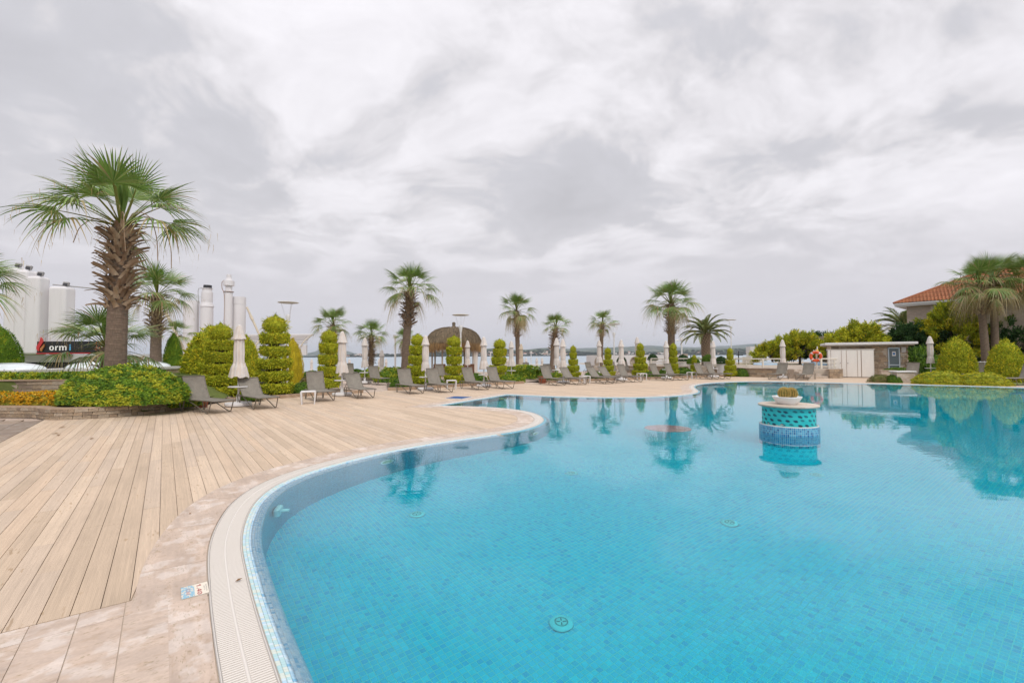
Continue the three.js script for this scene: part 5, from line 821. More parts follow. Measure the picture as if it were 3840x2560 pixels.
// ================================================================ WHITE ROOF BUILDING ON THE LEFT
const M_wall = std({ color: C(0.74, 0.72, 0.725), roughness: 0.85, map: T_plaster, bumpMap: T_noiseBump, bumpScale: 0.003 }), M_dark = std({ color: C(0.03, 0.03, 0.035), roughness: 0.5 }), M_metal = std({ color: C(0.35, 0.34, 0.33), roughness: 0.5, metalness: 0.4 }), M_rust = std({ color: C(0.30, 0.16, 0.08), roughness: 0.9 }), M_tanTube = std({ color: C(0.60, 0.52, 0.40), roughness: 0.7 });
{
  const b = thing('roof_building', 'low white building with dark strip windows and stone base behind the lawn', 'building', [0, 0, 0]);
  part(b, 'fascia', box(15.4, 0.40, 0.4, -21.55, 1.60, -25.0), M_wall); part(b, 'wall', box(15.2, 1.4, 1.6, -21.6, 0.7, -26.0), M_dark); part(b, 'roof', box(15.4, 0.06, 2.6, -21.6, 1.765, -26.4), M_wall);
  const base = new THREE.Group(); base.name = 'stone_base'; b.add(base); for (let i = 0; i < 4; i++) for (let j = 0; j < 3; j++) { const m = part(base, 'stone', G_stone[(i + j) % 3], stoneMats[(i * 2 + j) % 6]); m.position.set(-15.0 + i * 0.36, 0.25 + j * 0.26, -25.0); m.scale.set(0.35, 0.25, 0.3); }
  const lv = part(b, 'louvre_window', box(1.15, 0.42, 0.04, -14.75, 1.18, -25.08), M_dark); void lv; for (let k = 0; k < 4; k++) part(lv, 'slat', box(1.1, 0.035, 0.05, -14.75, 1.03 + k * 0.1, -25.04, 0.4, 0, 0), M_metal); part(lv, 'frame', merge([box(0.04, 0.44, 0.07, -14.18, 1.18, -25.05), box(0.04, 0.44, 0.07, -15.32, 1.18, -25.05), box(1.2, 0.04, 0.07, -14.75, 0.965, -25.05)]), M_metal);
  for (let k = 0; k < 5; k++) { const w = part(b, 'strip_window', box(2.1, 0.4, 0.04, -17 - k * 2.2, 1.15, -25.17), M_dark); for (let q = 0; q < 3; q++) part(w, 'rail', bar([-18 - k * 2.2, 1.0 + q * 0.13, -25.1], [-16 - k * 2.2, 1.0 + q * 0.13, -25.1], 0.012), M_metal); }
  part(b, 'planter_kerb', box(1.6, 0.14, 0.5, -13.2, 0.55, -24.4), M_kerb);
}
// columns
for (const [l, x, z, w, y0, y1] of [['leftmost tall white pillar at the picture edge', -26.35, -24.4, 0.66, 1.78, 6.4], ['second white pillar from the picture edge', -25.68, -24.3, 0.64, 1.78, 6.25], ['third white pillar, just left of the black sign', -24.98, -24.2, 0.72, 1.78, 5.9], ['broad flat white pillar rising behind the black sign', -23.98, -24.5, 0.92, 1.78, 5.4]]) {
  const o = thing('white_pillar', l, 'pillar', [x, y0, z], 0, 'white pillars on the roof'), H = y1 - y0; part(o, 'shaft', rbox(w, H, 0.7, 0.16, 0, H / 2, 0), M_wall);
  const f = part(o, 'floodlight', box(0.24, 0.2, 0.14, w * 0.32, H + 0.14, 0.1, -0.35, 0.3, 0), M_metal); part(f, 'floodlight_glass', box(0.19, 0.15, 0.02, w * 0.32 + 0.03, H + 0.115, 0.18, -0.35, 0.3, 0), M_dark); part(f, 'bracket', bar([w * 0.32, H - 0.02, 0.08], [w * 0.32, H + 0.08, 0.1], 0.018), M_metal);
}
single('overhead_cable', bar([-24.3, 5.5, -24.3], [-19.5, 5.15, -26.5], 0.03, 6), M_metal, 'thin horizontal rod running from the columns behind the tall palm', 'rod');
{ // black sign with a flame
  const t = canvasTex(1024, 192, (x, w, h) => {
    x.fillStyle = '#17181b'; x.fillRect(0, 0, w, h); x.fillStyle = '#b22a2c'; x.fillRect(0, h - 18, w, 18); x.fillStyle = '#f2f0ee'; x.font = 'bold 128px sans-serif'; x.textBaseline = 'alphabetic'; x.fillText('orm', 172, 138); x.fillStyle = '#4aa5d8'; x.fillRect(452, 74, 22, 64); x.beginPath(); x.arc(463, 56, 12, 0, 7); x.fill();
    for (let k = 0; k < 26; k++) { x.strokeStyle = ['#c8442f', '#2f9fa6', '#e9e6e0', '#d88a3a'][k % 4]; x.lineWidth = 6; x.beginPath(); x.arc(900 + 90 * (hash2(k, 1, 2) - 0.5) * 2, 70 + 50 * (hash2(k, 2, 2) - 0.5) * 2, 8 + 14 * hash2(k, 3, 2), 0, 4 + 2 * hash2(k, 4, 2)); x.stroke(); }
  });
  const s = thing('rooftop_sign', 'long black sign with white letters and a red flame, half hidden by palm leaves', 'sign', [-24.7, 1.82, -23.95]);
  const p = box(3.9, 0.66, 0.06, 1.95, 0.33, 0); part(s, 'panel', p, M_dark); part(s, 'lettering', new THREE.PlaneGeometry(3.88, 0.64).translate(1.95, 0.33, 0.034), std({ map: t, roughness: 0.45 }));
  const flame = (pts, c, z) => { const sh = new THREE.Shape(); sh.moveTo(...pts[0]); for (let i = 1; i < pts.length; i += 2) sh.quadraticCurveTo(...pts[i], ...pts[i + 1]); const g = new THREE.ExtrudeGeometry(sh, { depth: 0.05, bevelEnabled: false, curveSegments: 10 }).translate(0, 0, z); part(s, 'flame', g, std({ color: C(...c), roughness: 0.4 })); };
  flame([[0.20, 0.14], [0.03, 0.22], [0.08, 0.42], [0.24, 0.62], [0.27, 0.88], [0.42, 0.76], [0.39, 0.62], [0.34, 0.5], [0.22, 0.34], [0.2, 0.2], [0.20, 0.14]], [0.55, 0.03, 0.035], 0.04); flame([[0.33, 0.13], [0.22, 0.22], [0.28, 0.33], [0.40, 0.42], [0.44, 0.52], [0.5, 0.4], [0.40, 0.28], [0.36, 0.2], [0.33, 0.13]], [0.45, 0.17, 0.05], 0.04);
}
// rooflights
for (const [l, x, z, w] of [['nearest domed rooflight at the left edge', -18.9, -17.4, 1.15], ['middle domed rooflight behind the green hedge', -17.75, -19.6, 1.05], ['farthest domed rooflight by the sign', -16.9, -21.4, 0.95]]) {
  const o = thing('domed_rooflight', l, 'rooflight', [x, 0.86, z], 0, 'domed rooflights'); const st2 = new THREE.Group(); st2.name = 'upstand'; o.add(st2); part(st2, 'core', box(2 * w - 0.1, 0.2, 1.5, 0, 0.1, 0), M_grout); for (let i = 0; i < 7; i++) { const m = part(st2, 'stone', G_stone[i % 3], stoneMats[(i * 5) % 6]); m.position.set(-w + (i + 0.5) * (2 * w / 7), 0.11, 0.74); m.scale.set(2 * w / 7 - 0.01, 0.2, 0.12); } for (let i = 0; i < 5; i++) { const m = part(st2, 'stone', G_stone[i % 3], stoneMats[(i * 3) % 6]); m.position.set(w - 0.03, 0.11, -0.64 + i * 0.32); m.scale.set(0.12, 0.2, 0.31); }
  part(o, 'frame', rbox(2 * w + 0.12, 0.13, 1.66, 0.02, 0, 0.265, 0), M_whiteP); part(o, 'dome', new THREE.SphereGeometry(1, 28, 12, 0, Math.PI * 2, 0, Math.PI / 2).scale(w * 0.98, 0.26, 0.78).translate(0, 0.33, 0), phys({ color: C(0.80, 0.86, 0.9), roughness: 0.25, clearcoat: 0.6 })); for (let i = 0; i < 6; i++) part(o, 'screw', cyl(0.02, 0.02, 0.02, -w * 0.85 + (i * w * 1.7) / 5, 0.33, 0.76, 8), M_dark);
}
// flues
const flue = (l, x, z, y0, segs, extra) => { const o = thing('white_flue', l, 'flue', [x, y0, z], 0, 'white flues above the roof'); segs.forEach(([r0, r1, a, b], i) => part(o, i ? 'collar' : 'pipe', cyl(r0, r1, b - (i ? a : -1.7), 0, i ? a : -1.7, 0, 28), M_wall)); if (extra) extra(o); };
flue('plain white flue half hidden by the shorter palm', -23.7, -34, 1.7, [[0.5, 0.5, 0, 4.1]]);
flue('white flue with a black cap', -22.55, -34, 1.7, [[0.43, 0.41, 0, 3.65], [0.46, 0.36, 3.65, 3.95], [0.36, 0.36, 3.95, 4.15], [0.37, 0.37, 4.15, 4.7], [0.33, 0.30, 4.7, 4.98]], (o) => { part(o, 'flange', cyl(0.36, 0.36, 0.03, 0, 4.98, 0, 24), M_wall); part(o, 'cap', cyl(0.27, 0.27, 0.24, 0.03, 5.0, 0, 20), M_dark); part(o, 'conduit', tube([[-0.2, 5.0, 0.3], [-0.42, 4.95, 0.32], [-0.42, 4.0, 0.3], [-0.46, 3.9, 0.3], [-0.46, 0, 0.3]], 0.02, 5, 24), M_metal); });
flue('tallest thin white flue with stepped cowl', -20.95, -34, 1.7, [[0.27, 0.26, 0, 4.75], [0.32, 0.32, 4.73, 4.77], [0.22, 0.22, 4.77, 5.2], [0.36, 0.36, 5.2, 5.55], [0.25, 0.18, 5.55, 5.75], [0.16, 0.16, 5.75, 6.03]], (o) => { part(o, 'conduit', tube([[-0.3, 5.6, 0.1], [-0.42, 5.55, 0.1], [-0.42, 4.9, 0.1], [-0.27, 4.7, 0.15], [-0.28, 0, 0.15]], 0.022, 5, 24), M_rust); part(o, 'rust_band', cyl(0.33, 0.33, 0.03, 0, 4.73, 0, 24), M_rust); });
flue('wide white flue with a top ring', -20.5, -34.6, 1.7, [[0.43, 0.43, 0, 3.85], [0.438, 0.438, 3.86, 4.42]]);
single('diagonal_stay', merge([bar([-19.6, 5.3, -34], [-18.3, 2.5, -34], 0.075, 10), bar([-19.32, 4.68, -34], [-19.16, 4.35, -34], 0.1, 10)]), M_tanTube, 'cream diagonal stay leaning from the wide flue', 'stay');
single('diagonal_stay', bar([-22.6, 4.6, -30], [-21.3, 2.0, -30], 0.09, 10), M_tanTube, 'cream diagonal stay behind the young fan palm', 'stay');
{ // slatted vault
  const o = thing('slatted_vault', 'curved white slatted roof behind the nearest parasol', 'pergola', [-20.2, 1.75, -37]); part(o, 'wall', box(8.0, 0.8, 0.2, 0, 0.4, 0.6), M_wall);
  for (let k = 0; k < 9; k++) { const a = 0.35 + k * 0.13; part(o, 'slat', box(8.0, 0.03, 0.14, 0, 0.55 + 1.15 * Math.sin(a), 0.7 - 1.2 * (1 - Math.cos(a)) * 1.4, -0.5, 0, 0), M_whiteP); } for (let k = -3; k <= 3; k++) part(o, 'rib', tube([[k * 1.2, 0.7, 0.8], [k * 1.2 + 0.2, 1.2, 0.45], [k * 1.2 + 0.4, 1.6, -0.3]], 0.05, 6), M_tanTube);
}
// ================================================================ GAZEBO
{
  const g = thing('thatched_gazebo', 'round thatched gazebo with shaggy straw roof facing the sea', 'gazebo', [-5.3, 0, -42]), r = rng(88), o = buf();
  const prof = (f) => [lerp(0.16, 2.5, Math.sin(f * Math.PI * 0.5) ** 0.95), 4.2 - 1.75 * Math.pow(f, 2.1)];
  const M_thatch = std({ vertexColors: true, roughness: 1, side: THREE.DoubleSide });
  for (let i = 0; i < 14; i++) for (let j = 0; j < 40; j++) { const P3 = (a, b) => { const [R, y] = prof(a / 14), t = (b / 40) * 2 * Math.PI; return V3(R * Math.cos(t), y, R * Math.sin(t)); }; const c = vary([0.24, 0.19, 0.13], r, 0.3); tri(o, P3(i, j), P3(i + 1, j + 1), P3(i + 1, j), c); tri(o, P3(i, j), P3(i, j + 1), P3(i + 1, j + 1), c); }
  for (let i = 0; i < 15000; i++) { const f = Math.sqrt(r()), a = r() * 6.283, [R, y] = prof(f), [R2, y2] = prof(Math.min(1, f + 0.03)), d = V3((R2 - R) * Math.cos(a), y2 - y, (R2 - R) * Math.sin(a)).normalize(), edge = f > 0.86; if (edge) d.lerp(V3(0.12 * Math.cos(a), -1, 0.12 * Math.sin(a)), 0.8).normalize(); d.addScaledVector(rdir(r), 0.12).normalize(); leaf(o, V3(R * Math.cos(a), y + 0.02 + 0.03 * r(), R * Math.sin(a)), d, V3(Math.cos(a), 0.6, Math.sin(a)).normalize(), edge ? 0.35 + 0.4 * r() : 0.25 + 0.2 * r(), 0.022, vary(edge ? [[0.46, 0.30, 0.14], [0.37, 0.235, 0.12]][i % 2] : [[0.34, 0.27, 0.185], [0.24, 0.195, 0.14], [0.42, 0.33, 0.22]][i % 3], r, 0.3)); }
  part(g, 'thatch', bufGeom(o), M_thatch);
  part(g, 'finial', lathe([[0.36, 4.12], [0.2, 4.3], [0.12, 4.42], [0.16, 4.46], [0.16, 4.62], [0.1, 4.7], [0, 4.71]], 18), std({ color: C(0.19, 0.15, 0.11), roughness: 1, map: T_noise }));
  for (let i = 0; i < 8; i++) { const a = 0.4 + i * 0.785; part(g, 'post', cyl(0.075, 0.07, 2.35, 2.0 * Math.cos(a), 0, 2.0 * Math.sin(a), 10), std({ color: C(0.55, 0.47, 0.36), roughness: 0.8, map: T_noise })); }
  part(g, 'curtain', clothGeom(5, 8, 9, 0.2, 2.2, 0.05, () => 0.22, 0.03).translate(2.0, 0, 0.9), M_cloth); part(g, 'ring_beam', new THREE.TorusGeometry(2.02, 0.06, 8, 40).rotateX(Math.PI / 2).translate(0, 2.32, 0), std({ color: C(0.4, 0.3, 0.2), roughness: 0.9 }));
}
for (const [l, x, z, t] of [['brown wicker armchair beside the gazebo right post', -3.7, -37.6, 0.5], ['brown wicker armchair half hidden behind the gazebo-front parasol', -6.0, -38.0, 0.2]]) { const o = thing('wicker_armchair', l, 'armchair', [x, 0, z], t, 'brown wicker armchairs'), m = std({ color: C(0.17, 0.075, 0.04), roughness: 0.8, bumpMap: T_weave, bumpScale: 0.01, map: T_noise }); part(o, 'seat', rbox(0.95, 0.42, 0.8, 0.05, 0, 0.23, 0), m); part(o, 'backrest', rbox(0.98, 0.62, 0.14, 0.05, 0, 0.66, 0.38), m); for (const s of [-1, 1]) part(o, 'arm', rbox(0.14, 0.66, 0.82, 0.05, s * 0.44, 0.35, 0), m); part(o, 'cushion', rbox(0.74, 0.12, 0.62, 0.05, 0, 0.49, -0.03), M_cloth); }

// ================================================================ POOL ISLAND PLANTER
{
  const X = 5.72, Z = -9.6, mosaic = (seed, c) => { const t = tex(512, 128, (u, v) => { const i = Math.floor(u * 96), j = Math.floor(v * 16), fx = u * 96 - i, fy = v * 16 - j; if (Math.min(fx, fy, 1 - fx, 1 - fy) < 0.09) return [0.72, 0.78, 0.78]; const q = hash2(i, j, seed); return q < 0.35 ? [0.27, 0.58, 0.74] : q < 0.6 ? [0.20, 0.48, 0.67] : q < 0.85 ? [0.36, 0.66, 0.78] : [0.14, 0.38, 0.58]; }); void c; return t; };
  const T_spots = tex(1024, 256, (u, v) => { const N = 21, M = 4.4, row = Math.floor(v * M), k = Math.floor(u * N + (row % 2) * 0.5), h1 = hash2(mod(k, N), row, 3), h2 = hash2(mod(k, N), row, 5), fx = u * N + (row % 2) * 0.5 - k - 0.5 + (h1 - 0.5) * 0.25, fy = v * M - row - 0.5 + (h2 - 0.5) * 0.25, d = Math.hypot(fx * 2.0 + fy * 0.7, fy * 1.9) + 0.35 * (fbm(u * 130, v * 36, 3, 7, 130, 36) - 0.5), n = fbm(u * 20, v * 8, 3, 9, 20, 8), chip = sstep(fbm(u * 14, v * 5, 4, 15, 14, 5), 0.70, 0.73) * (1 - sstep(v, 0.2, 0.35)); const s = (1 - sstep(d, 0.40, 0.66)) * (0.45 + 0.55 * h2), base = [0.20 + 0.12 * (n - 0.5), 0.74 + 0.08 * (n - 0.5), 0.74 + 0.05 * (n - 0.5)], c = mix(base, [0.08, 0.20, 0.28], s); return mix(c, [0.68, 0.70, 0.68], chip); });
  const o = thing('island_planter', 'round turquoise pedestal with mosaic foot standing in the pool', 'planter pedestal', [X, 0, Z]);
  part(o, 'mosaic_drum', lathe([[0.545, -1.4], [0.545, 0.14], [0.54, 0.15], [0.49, 0.152]], 64), std({ map: (() => { const t = mosaic(4); t.repeat.set(1, 6.5); return t; })(), roughness: 0.3 }));
  part(o, 'drum', new THREE.CylinderGeometry(0.485, 0.485, 0.38, 64, 1, true).translate(0, 0.342, 0), std({ map: T_spots, roughness: 0.4 }));
  part(o, 'rim', new THREE.TorusGeometry(0.515, 0.016, 8, 64).rotateX(Math.PI / 2).translate(0, 0.152, 0), std({ color: C(0.6, 0.6, 0.58), roughness: 0.6 }));
  part(o, 'top_slab', lathe([[0, 0.528], [0.54, 0.528], [0.555, 0.535], [0.555, 0.562], [0.545, 0.572], [0, 0.574]], 64), std({ color: C(0.74, 0.70, 0.64), roughness: 0.6, map: T_trav }));
  const b = thing('bowl', 'shallow white bowl with soil on the pool pedestal', 'bowl', [X - 0.02, 0.575, Z]); part(b, 'shell', lathe([[0, 0], [0.17, 0], [0.19, 0.01], [0.272, 0.135], [0.275, 0.155], [0.262, 0.155], [0.24, 0.125], [0, 0.12]], 48), std({ color: C(0.80, 0.79, 0.78), roughness: 0.35 })); part(b, 'soil', new THREE.SphereGeometry(0.25, 28, 8, 0, Math.PI * 2, 0, 0.5).scale(1, 0.32, 1).translate(0, 0.065, 0), M_soil);
  const cac = (l, x, z, R, s) => { const c = thing('barrel_cactus', l, 'cactus', [X - 0.02 + x, 0.71, Z + z], s, 'golden barrel cactuses'), pos = [], idx = [], n = 60, m = 20; for (let i = 0; i <= m; i++) for (let j = 0; j <= n; j++) { const q = (i / m) * Math.PI * 0.93, a = (j / n) * 2 * Math.PI, k = R * (1 + 0.06 * Math.cos(a * 15)) * (1 - 0.08 * Math.exp(-q * 6)); pos.push(k * Math.sin(q) * Math.cos(a), R * 0.85 + k * Math.cos(q), k * Math.sin(q) * Math.sin(a)); if (i && j) { const A = (i - 1) * (n + 1) + j - 1, B = i * (n + 1) + j - 1; idx.push(A, A + 1, B, B, A + 1, B + 1); } } part(c, 'body', geom(pos, null, null, null, idx), std({ color: C(0.26, 0.25, 0.07), roughness: 0.8 })); const sp = buf(), r = rng(s * 10 + 3); for (let i = 0; i < 5200; i++) { const q = Math.acos(1 - r() * 1.85), a = (Math.floor(r() * 15) / 15) * 2 * Math.PI + (r() - 0.5) * 0.12, d = V3(Math.sin(q) * Math.cos(a), Math.cos(q), Math.sin(q) * Math.sin(a)), p = d.clone().multiplyScalar(R * 1.05); p.y += R * 0.85; leaf(sp, p, d.addScaledVector(rdir(r), 0.7).normalize(), rdir(r), 0.03, 0.006, vary([0.72, 0.56, 0.22], r, 0.25)); } part(c, 'spines', bufGeom(sp), M_needle); };
  cac('larger round golden cactus in front in the white bowl', -0.05, 0.0, 0.1, 1); cac('round golden cactus behind the larger one in the bowl', 0.10, -0.015, 0.094, 2);
}
// ---- fittings under water
{
  const M_fit = std({ color: C(0.82, 0.84, 0.84), roughness: 0.4 });
  [['white floor drain nearest the camera', 0.40, -3.93], ['white floor drain off the left pool wall', -1.24, -6.02], ['white floor drain in the middle of the pool', 2.62, -5.64], ['white floor drain before the palm reflection', 0.98, -7.71], ['white floor drain near the round pedestal', 4.82, -7.37]].forEach(([l, x, z]) => { const o = thing('floor_drain', l, 'drain', [x, -1.4, z], 0, 'white floor drains'); part(o, 'cover', lathe([[0, 0.03], [0.07, 0.03], [0.1, 0.018], [0.105, 0.0], [0, 0]], 28), M_fit); part(o, 'ring', new THREE.TorusGeometry(0.052, 0.006, 6, 28).rotateX(Math.PI / 2).translate(0, 0.031, 0), M_metal); for (let k = 0; k < 4; k++) part(o, 'slot', box(0.03, 0.004, 0.008, 0.026 * Math.cos(k * 1.571), 0.0315, 0.026 * Math.sin(k * 1.571), 0, -k * 1.571, 0), M_dark); });
  const near = (x, z) => { let b = 0, d = 1e9; P.forEach((p, i) => { const q = Math.hypot(p[0] - x, p[1] - z); if (q < d) { d = q; b = i; } }); return b; };
  for (const [l, x, z, y, k] of [['white box fitting on the near pool wall under water', -2.8, -5.3, -0.52, 1], ['round pool light under water before the tall palm reflection', -2.2, -7.75, -0.5, 0], ['round pool light under water at the tip of the deck', 0.3, -10.2, -0.5, 0]]) { const i = near(x, z), n = PN[i], o = thing('pool_light', l, 'pool fitting', [P[i][0] - n[0] * 0.165, y, P[i][1] - n[1] * 0.165], Math.atan2(-n[0], -n[1]), 'pool wall fittings'); if (k) { part(o, 'body', rbox(0.22, 0.26, 0.07, 0.03, 0, 0, 0.035), M_fit); part(o, 'nozzle', cyl(0.05, 0.04, 0.09, 0, 0, 0, 18).rotateX(Math.PI / 2).translate(0, 0, 0.06), M_fit); } else { part(o, 'rim', new THREE.TorusGeometry(0.12, 0.02, 8, 30).translate(0, 0, 0.02), M_fit); part(o, 'lens', cyl(0.11, 0.1, 0.03, 0, 0, 0, 26).rotateX(Math.PI / 2), std({ color: C(0.55, 0.62, 0.45), roughness: 0.2 })); } }
  const md = thing('submerged_disc', 'pale pink round disc just under the water beside a palm reflection', 'disc', [3.45, 0, -10.3]); part(md, 'disc', lathe([[0, -0.07], [0.49, -0.07], [0.5, -0.08], [0.5, -0.11], [0, -0.115]], 48), std({ color: C(0.62, 0.44, 0.46), roughness: 0.6, map: T_noise })); part(md, 'post', cyl(0.06, 0.06, 1.3, 0, -1.4, 0, 12), M_fit);
}
// fallen leaves
{ const r = rng(51), m = std({ color: C(0.22, 0.12, 0.05), roughness: 0.9, side: THREE.DoubleSide }); for (const [l, x, z, s] of [['curled dry leaf on the overflow grating', -1.98, -3.33, 0.05], ['dry leaf lying on the deck near the path', -9.7, -9.75, 0.14], ['second dry leaf on the deck near the path', -9.35, -9.55, 0.12], ['dry leaf on the deck below the low wall', -10.4, -10.6, 0.16], ['dry leaf at the start of the deck boards', -8.3, -9.1, 0.1], ['dry leaf on the deck edge by the coping', -3.3, -4.75, 0.035]]) { const o = buf(), g = (p) => { const b = buf(); leaf(b, V3(0, 0.006, 0), V3(1, 0.15, 0).normalize(), V3(0, 1, 0.2).normalize(), p, p * 0.45, [1, 1, 1]); leaf(b, V3(p * 0.2, 0.01, 0), V3(0.6, 0.25, 0.7).normalize(), V3(0, 1, 0), p * 0.6, p * 0.2, [1, 1, 1]); return bufGeom(b); }; void o; const k = single('dry_leaf', g(s), m, l, 'leaf', 'fallen dry leaves'); k.position.set(x, 0.002, z); k.rotation.y = r() * 6; } }

// ================================================================ RIGHT BANK: terrace, steps, hut, house
const M_concrete = std({ color: C(0.62, 0.575, 0.52), roughness: 0.9, map: T_trav }), M_rail = std({ color: C(0.70, 0.655, 0.56), roughness: 0.5 });
struct('upper_terrace', sheet([[8, -45.3], [16.2, -36.7], [17.1, -33.5], [18.6, -31.9], [20.3, -31.75], [21.0, -30.75], [22.4, -31.6], [23.2, -33], [45, -46], [60, -60], [8, -62]], 0.6), M_concrete);
struct('upper_terrace_base', (() => { const q = [[8, -45.3], [16.2, -36.7], [17.1, -33.5], [18.6, -31.9], [20.3, -31.75], [21.0, -30.75], [22.4, -31.6], [23.2, -33], [45, -46]]; return sweep(q, q.map(() => [0, 0]), [[0, 0.6], [0, -0.1]], false); })(), M_grout);
struct('far_lawn', sheet([[17, -46], [40, -46], [40, -49], [17, -49]], 0.605), std({ color: C(0.26, 0.24, 0.06), roughness: 1, map: T_noise }));
struct('right_lawn', sheet([[24.2, -23.4], [30, -19], [44, -24], [44, -34], [27, -33], [25.4, -27.5]], 0.004), M_grass);
{
  const w = thing('terrace_wall', 'stone retaining wall of the raised terrace left of the steps', 'stone wall'); stoneCourses(w, [[9.5, -43.8], [13.2, -39.8], [16.3, -36.4], [17.0, -33.3], [18.75, -31.75]], 0, 0.6, 4, 0.44, 21, 1, 0.2);
  const c = curve([[9.5, -43.8], [13.2, -39.8], [16.3, -36.4], [17.0, -33.3], [18.75, -31.75]], 0.3), n = normalsOf(c, false, 1); part(w, 'coping', sweep(c, n, [[-0.06, 0.6], [-0.06, 0.65], [0.26, 0.65], [0.26, 0.6]], false), M_concrete);
  const w2 = thing('terrace_wall', 'short stone wall between the steps and the white doors', 'stone wall'); stoneCourses(w2, [[20.95, -30.5], [21.7, -30.55], [22.6, -31.6]], 0, 0.6, 4, 0.34, 23, 1, 0.2);
  const s = thing('stone_steps', 'flight of four stone steps up to the raised terrace', 'steps'); for (let k = 0; k < 4; k++) { const ox = -0.465 * 0.32 * k, oz = -0.885 * 0.32 * k, a = [19.0 + ox, -29.55 + oz], b = [20.9 - 0.1 * k + ox, -30.55 + oz - 0.0 * k], d = [-0.465 * (0.32 * (4 - k) + 0.1), -0.885 * (0.32 * (4 - k) + 0.1)]; part(s, 'tread', prism([a, b, [b[0] + d[0], b[1] + d[1]], [a[0] + d[0], a[1] + d[1]]], k ? 0.15 * k - 0.001 : -0.01, 0.15 * (k + 1) - 0.002, S, T, k), M_concrete); }
}
function railing(label, pts, y, H, gap) {
  const o = thing('terrace_railing', label, 'railing', [0, 0, 0], 0, 'cream terrace railings'), c = curve(pts, gap); part(o, 'hand_rail', tube(c.map((p) => [p[0], y + H, p[1]]), 0.04, 8), M_rail); part(o, 'mid_rail', tube(c.map((p) => [p[0], y + H * 0.6, p[1]]), 0.022, 6), M_rail); part(o, 'low_rail', tube(c.map((p) => [p[0], y + H * 0.22, p[1]]), 0.022, 6), M_rail); c.forEach((p, i) => part(o, 'post', box(i % 3 ? 0.05 : 0.09, H, i % 3 ? 0.05 : 0.09, p[0], y + H / 2, p[1]), M_rail));
}
railing('cream railing on the raised terrace left of the steps', [[12.5, -41.5], [16.5, -37.0], [17.3, -33.8], [18.9, -32.4]], 0.6, 0.68, 1.1); railing('cream railing between the steps and the white doors', [[20.9, -31.2], [21.7, -31.2], [22.5, -32.0]], 0.6, 0.68, 0.9); railing('long cream railing at the sea side of the raised terrace', [[14, -46.2], [22, -50], [34, -54]], 0.6, 0.66, 2.0);
{ // life ring on its post
  const p = thing('life_ring_post', 'white post with a yellow lamp holding the life ring', 'post', [21.35, 0.6, -32.35]); part(p, 'post', cyl(0.05, 0.05, 1.35, 0, 0, 0, 12), M_rail); part(p, 'bracket', bar([0, 1.05, 0], [-0.22, 1.28, 0.03], 0.03), M_rail); part(p, 'rescue_lamp', lathe([[0, 1.14], [0.07, 1.16], [0.08, 1.24], [0.05, 1.34], [0, 1.36]], 14, 0.03, 0, 0.05), std({ color: C(0.65, 0.42, 0.03), roughness: 0.4 })); part(p, 'lamp_tube', cyl(0.04, 0.035, 0.2, 0.03, 1.34, 0.05, 10), M_whiteP);
  const r = thing('life_ring', 'orange life ring with white bands hanging on a post', 'life ring', [21.2, 1.44, -32.2], -0.55); part(r, 'ring', new THREE.TorusGeometry(0.29, 0.095, 14, 48), std({ color: C(0.66, 0.09, 0.02), roughness: 0.5 })); for (let k = 0; k < 4; k++) part(r, 'band', new THREE.TorusGeometry(0.29, 0.098, 12, 6, 0.22).rotateZ(k * 1.571 + 0.68), M_whiteP); part(r, 'rope', new THREE.TorusGeometry(0.385, 0.01, 6, 48), M_whiteP);
}
{ // pillar and base beyond the railing
  const o = thing('white_pillar', 'white square pillar on a cream base beyond the railing', 'pillar', [25.9, 0.6, -50], 0.3); part(o, 'base', box(1.6, 0.75, 1.2, 0.2, 0.37, 0), M_rail); part(o, 'shaft', box(0.72, 1.1, 0.6, 0, 1.3, 0), M_wall);
  const d = thing('crossed_post', 'dark wooden post with a cross arm beside the white pillar', 'post', [24.3, 0.6, -49.5]); part(d, 'post', cyl(0.06, 0.05, 1.35, 0, 0, 0, 8), M_dark); part(d, 'arm', box(0.7, 0.08, 0.08, 0.15, 0.95, 0), M_dark);
  for (const [x, l] of [[17.5, 'left dark post on the sea front'], [18.2, 'right dark post on the sea front']]) { const q = thing('dark_post', l, 'post', [x * 0.99, 0.6, -46.5], 0, 'dark posts on the sea front'); part(q, 'shaft', cyl(0.05, 0.05, 0.95, 0, 0, 0, 8), M_dark); part(q, 'foot', cyl(0.09, 0.08, 0.04, 0, 0, 0, 10), M_dark); }
  for (const [x, z, w, l] of [[24.3, -44.2, 2.4, 'folded pale blue cover lying on the grass left of the life ring'], [27.2, -41.2, 2.6, 'folded pale blue cover lying by the hut']]) { const g = new THREE.SphereGeometry(1, 26, 10, 0, Math.PI * 2, 0, Math.PI / 2), p = g.attributes.position; for (let i = 0; i < p.count; i++) { const k = 1 + 0.5 * (fbm(p.getX(i) * 3 + 9, p.getZ(i) * 3 + p.getY(i) * 2, 3, 5) - 0.5); p.setXYZ(i, p.getX(i) * w * 0.5 * k, p.getY(i) * 0.28 * k, p.getZ(i) * 0.6 * k); } g.computeVertexNormals(); const o = single('folded_cover', g, std({ color: C(0.33, 0.46, 0.58), roughness: 0.7, side: THREE.DoubleSide }), l, 'cover'); o.position.set(x, 0.6, z); }
}
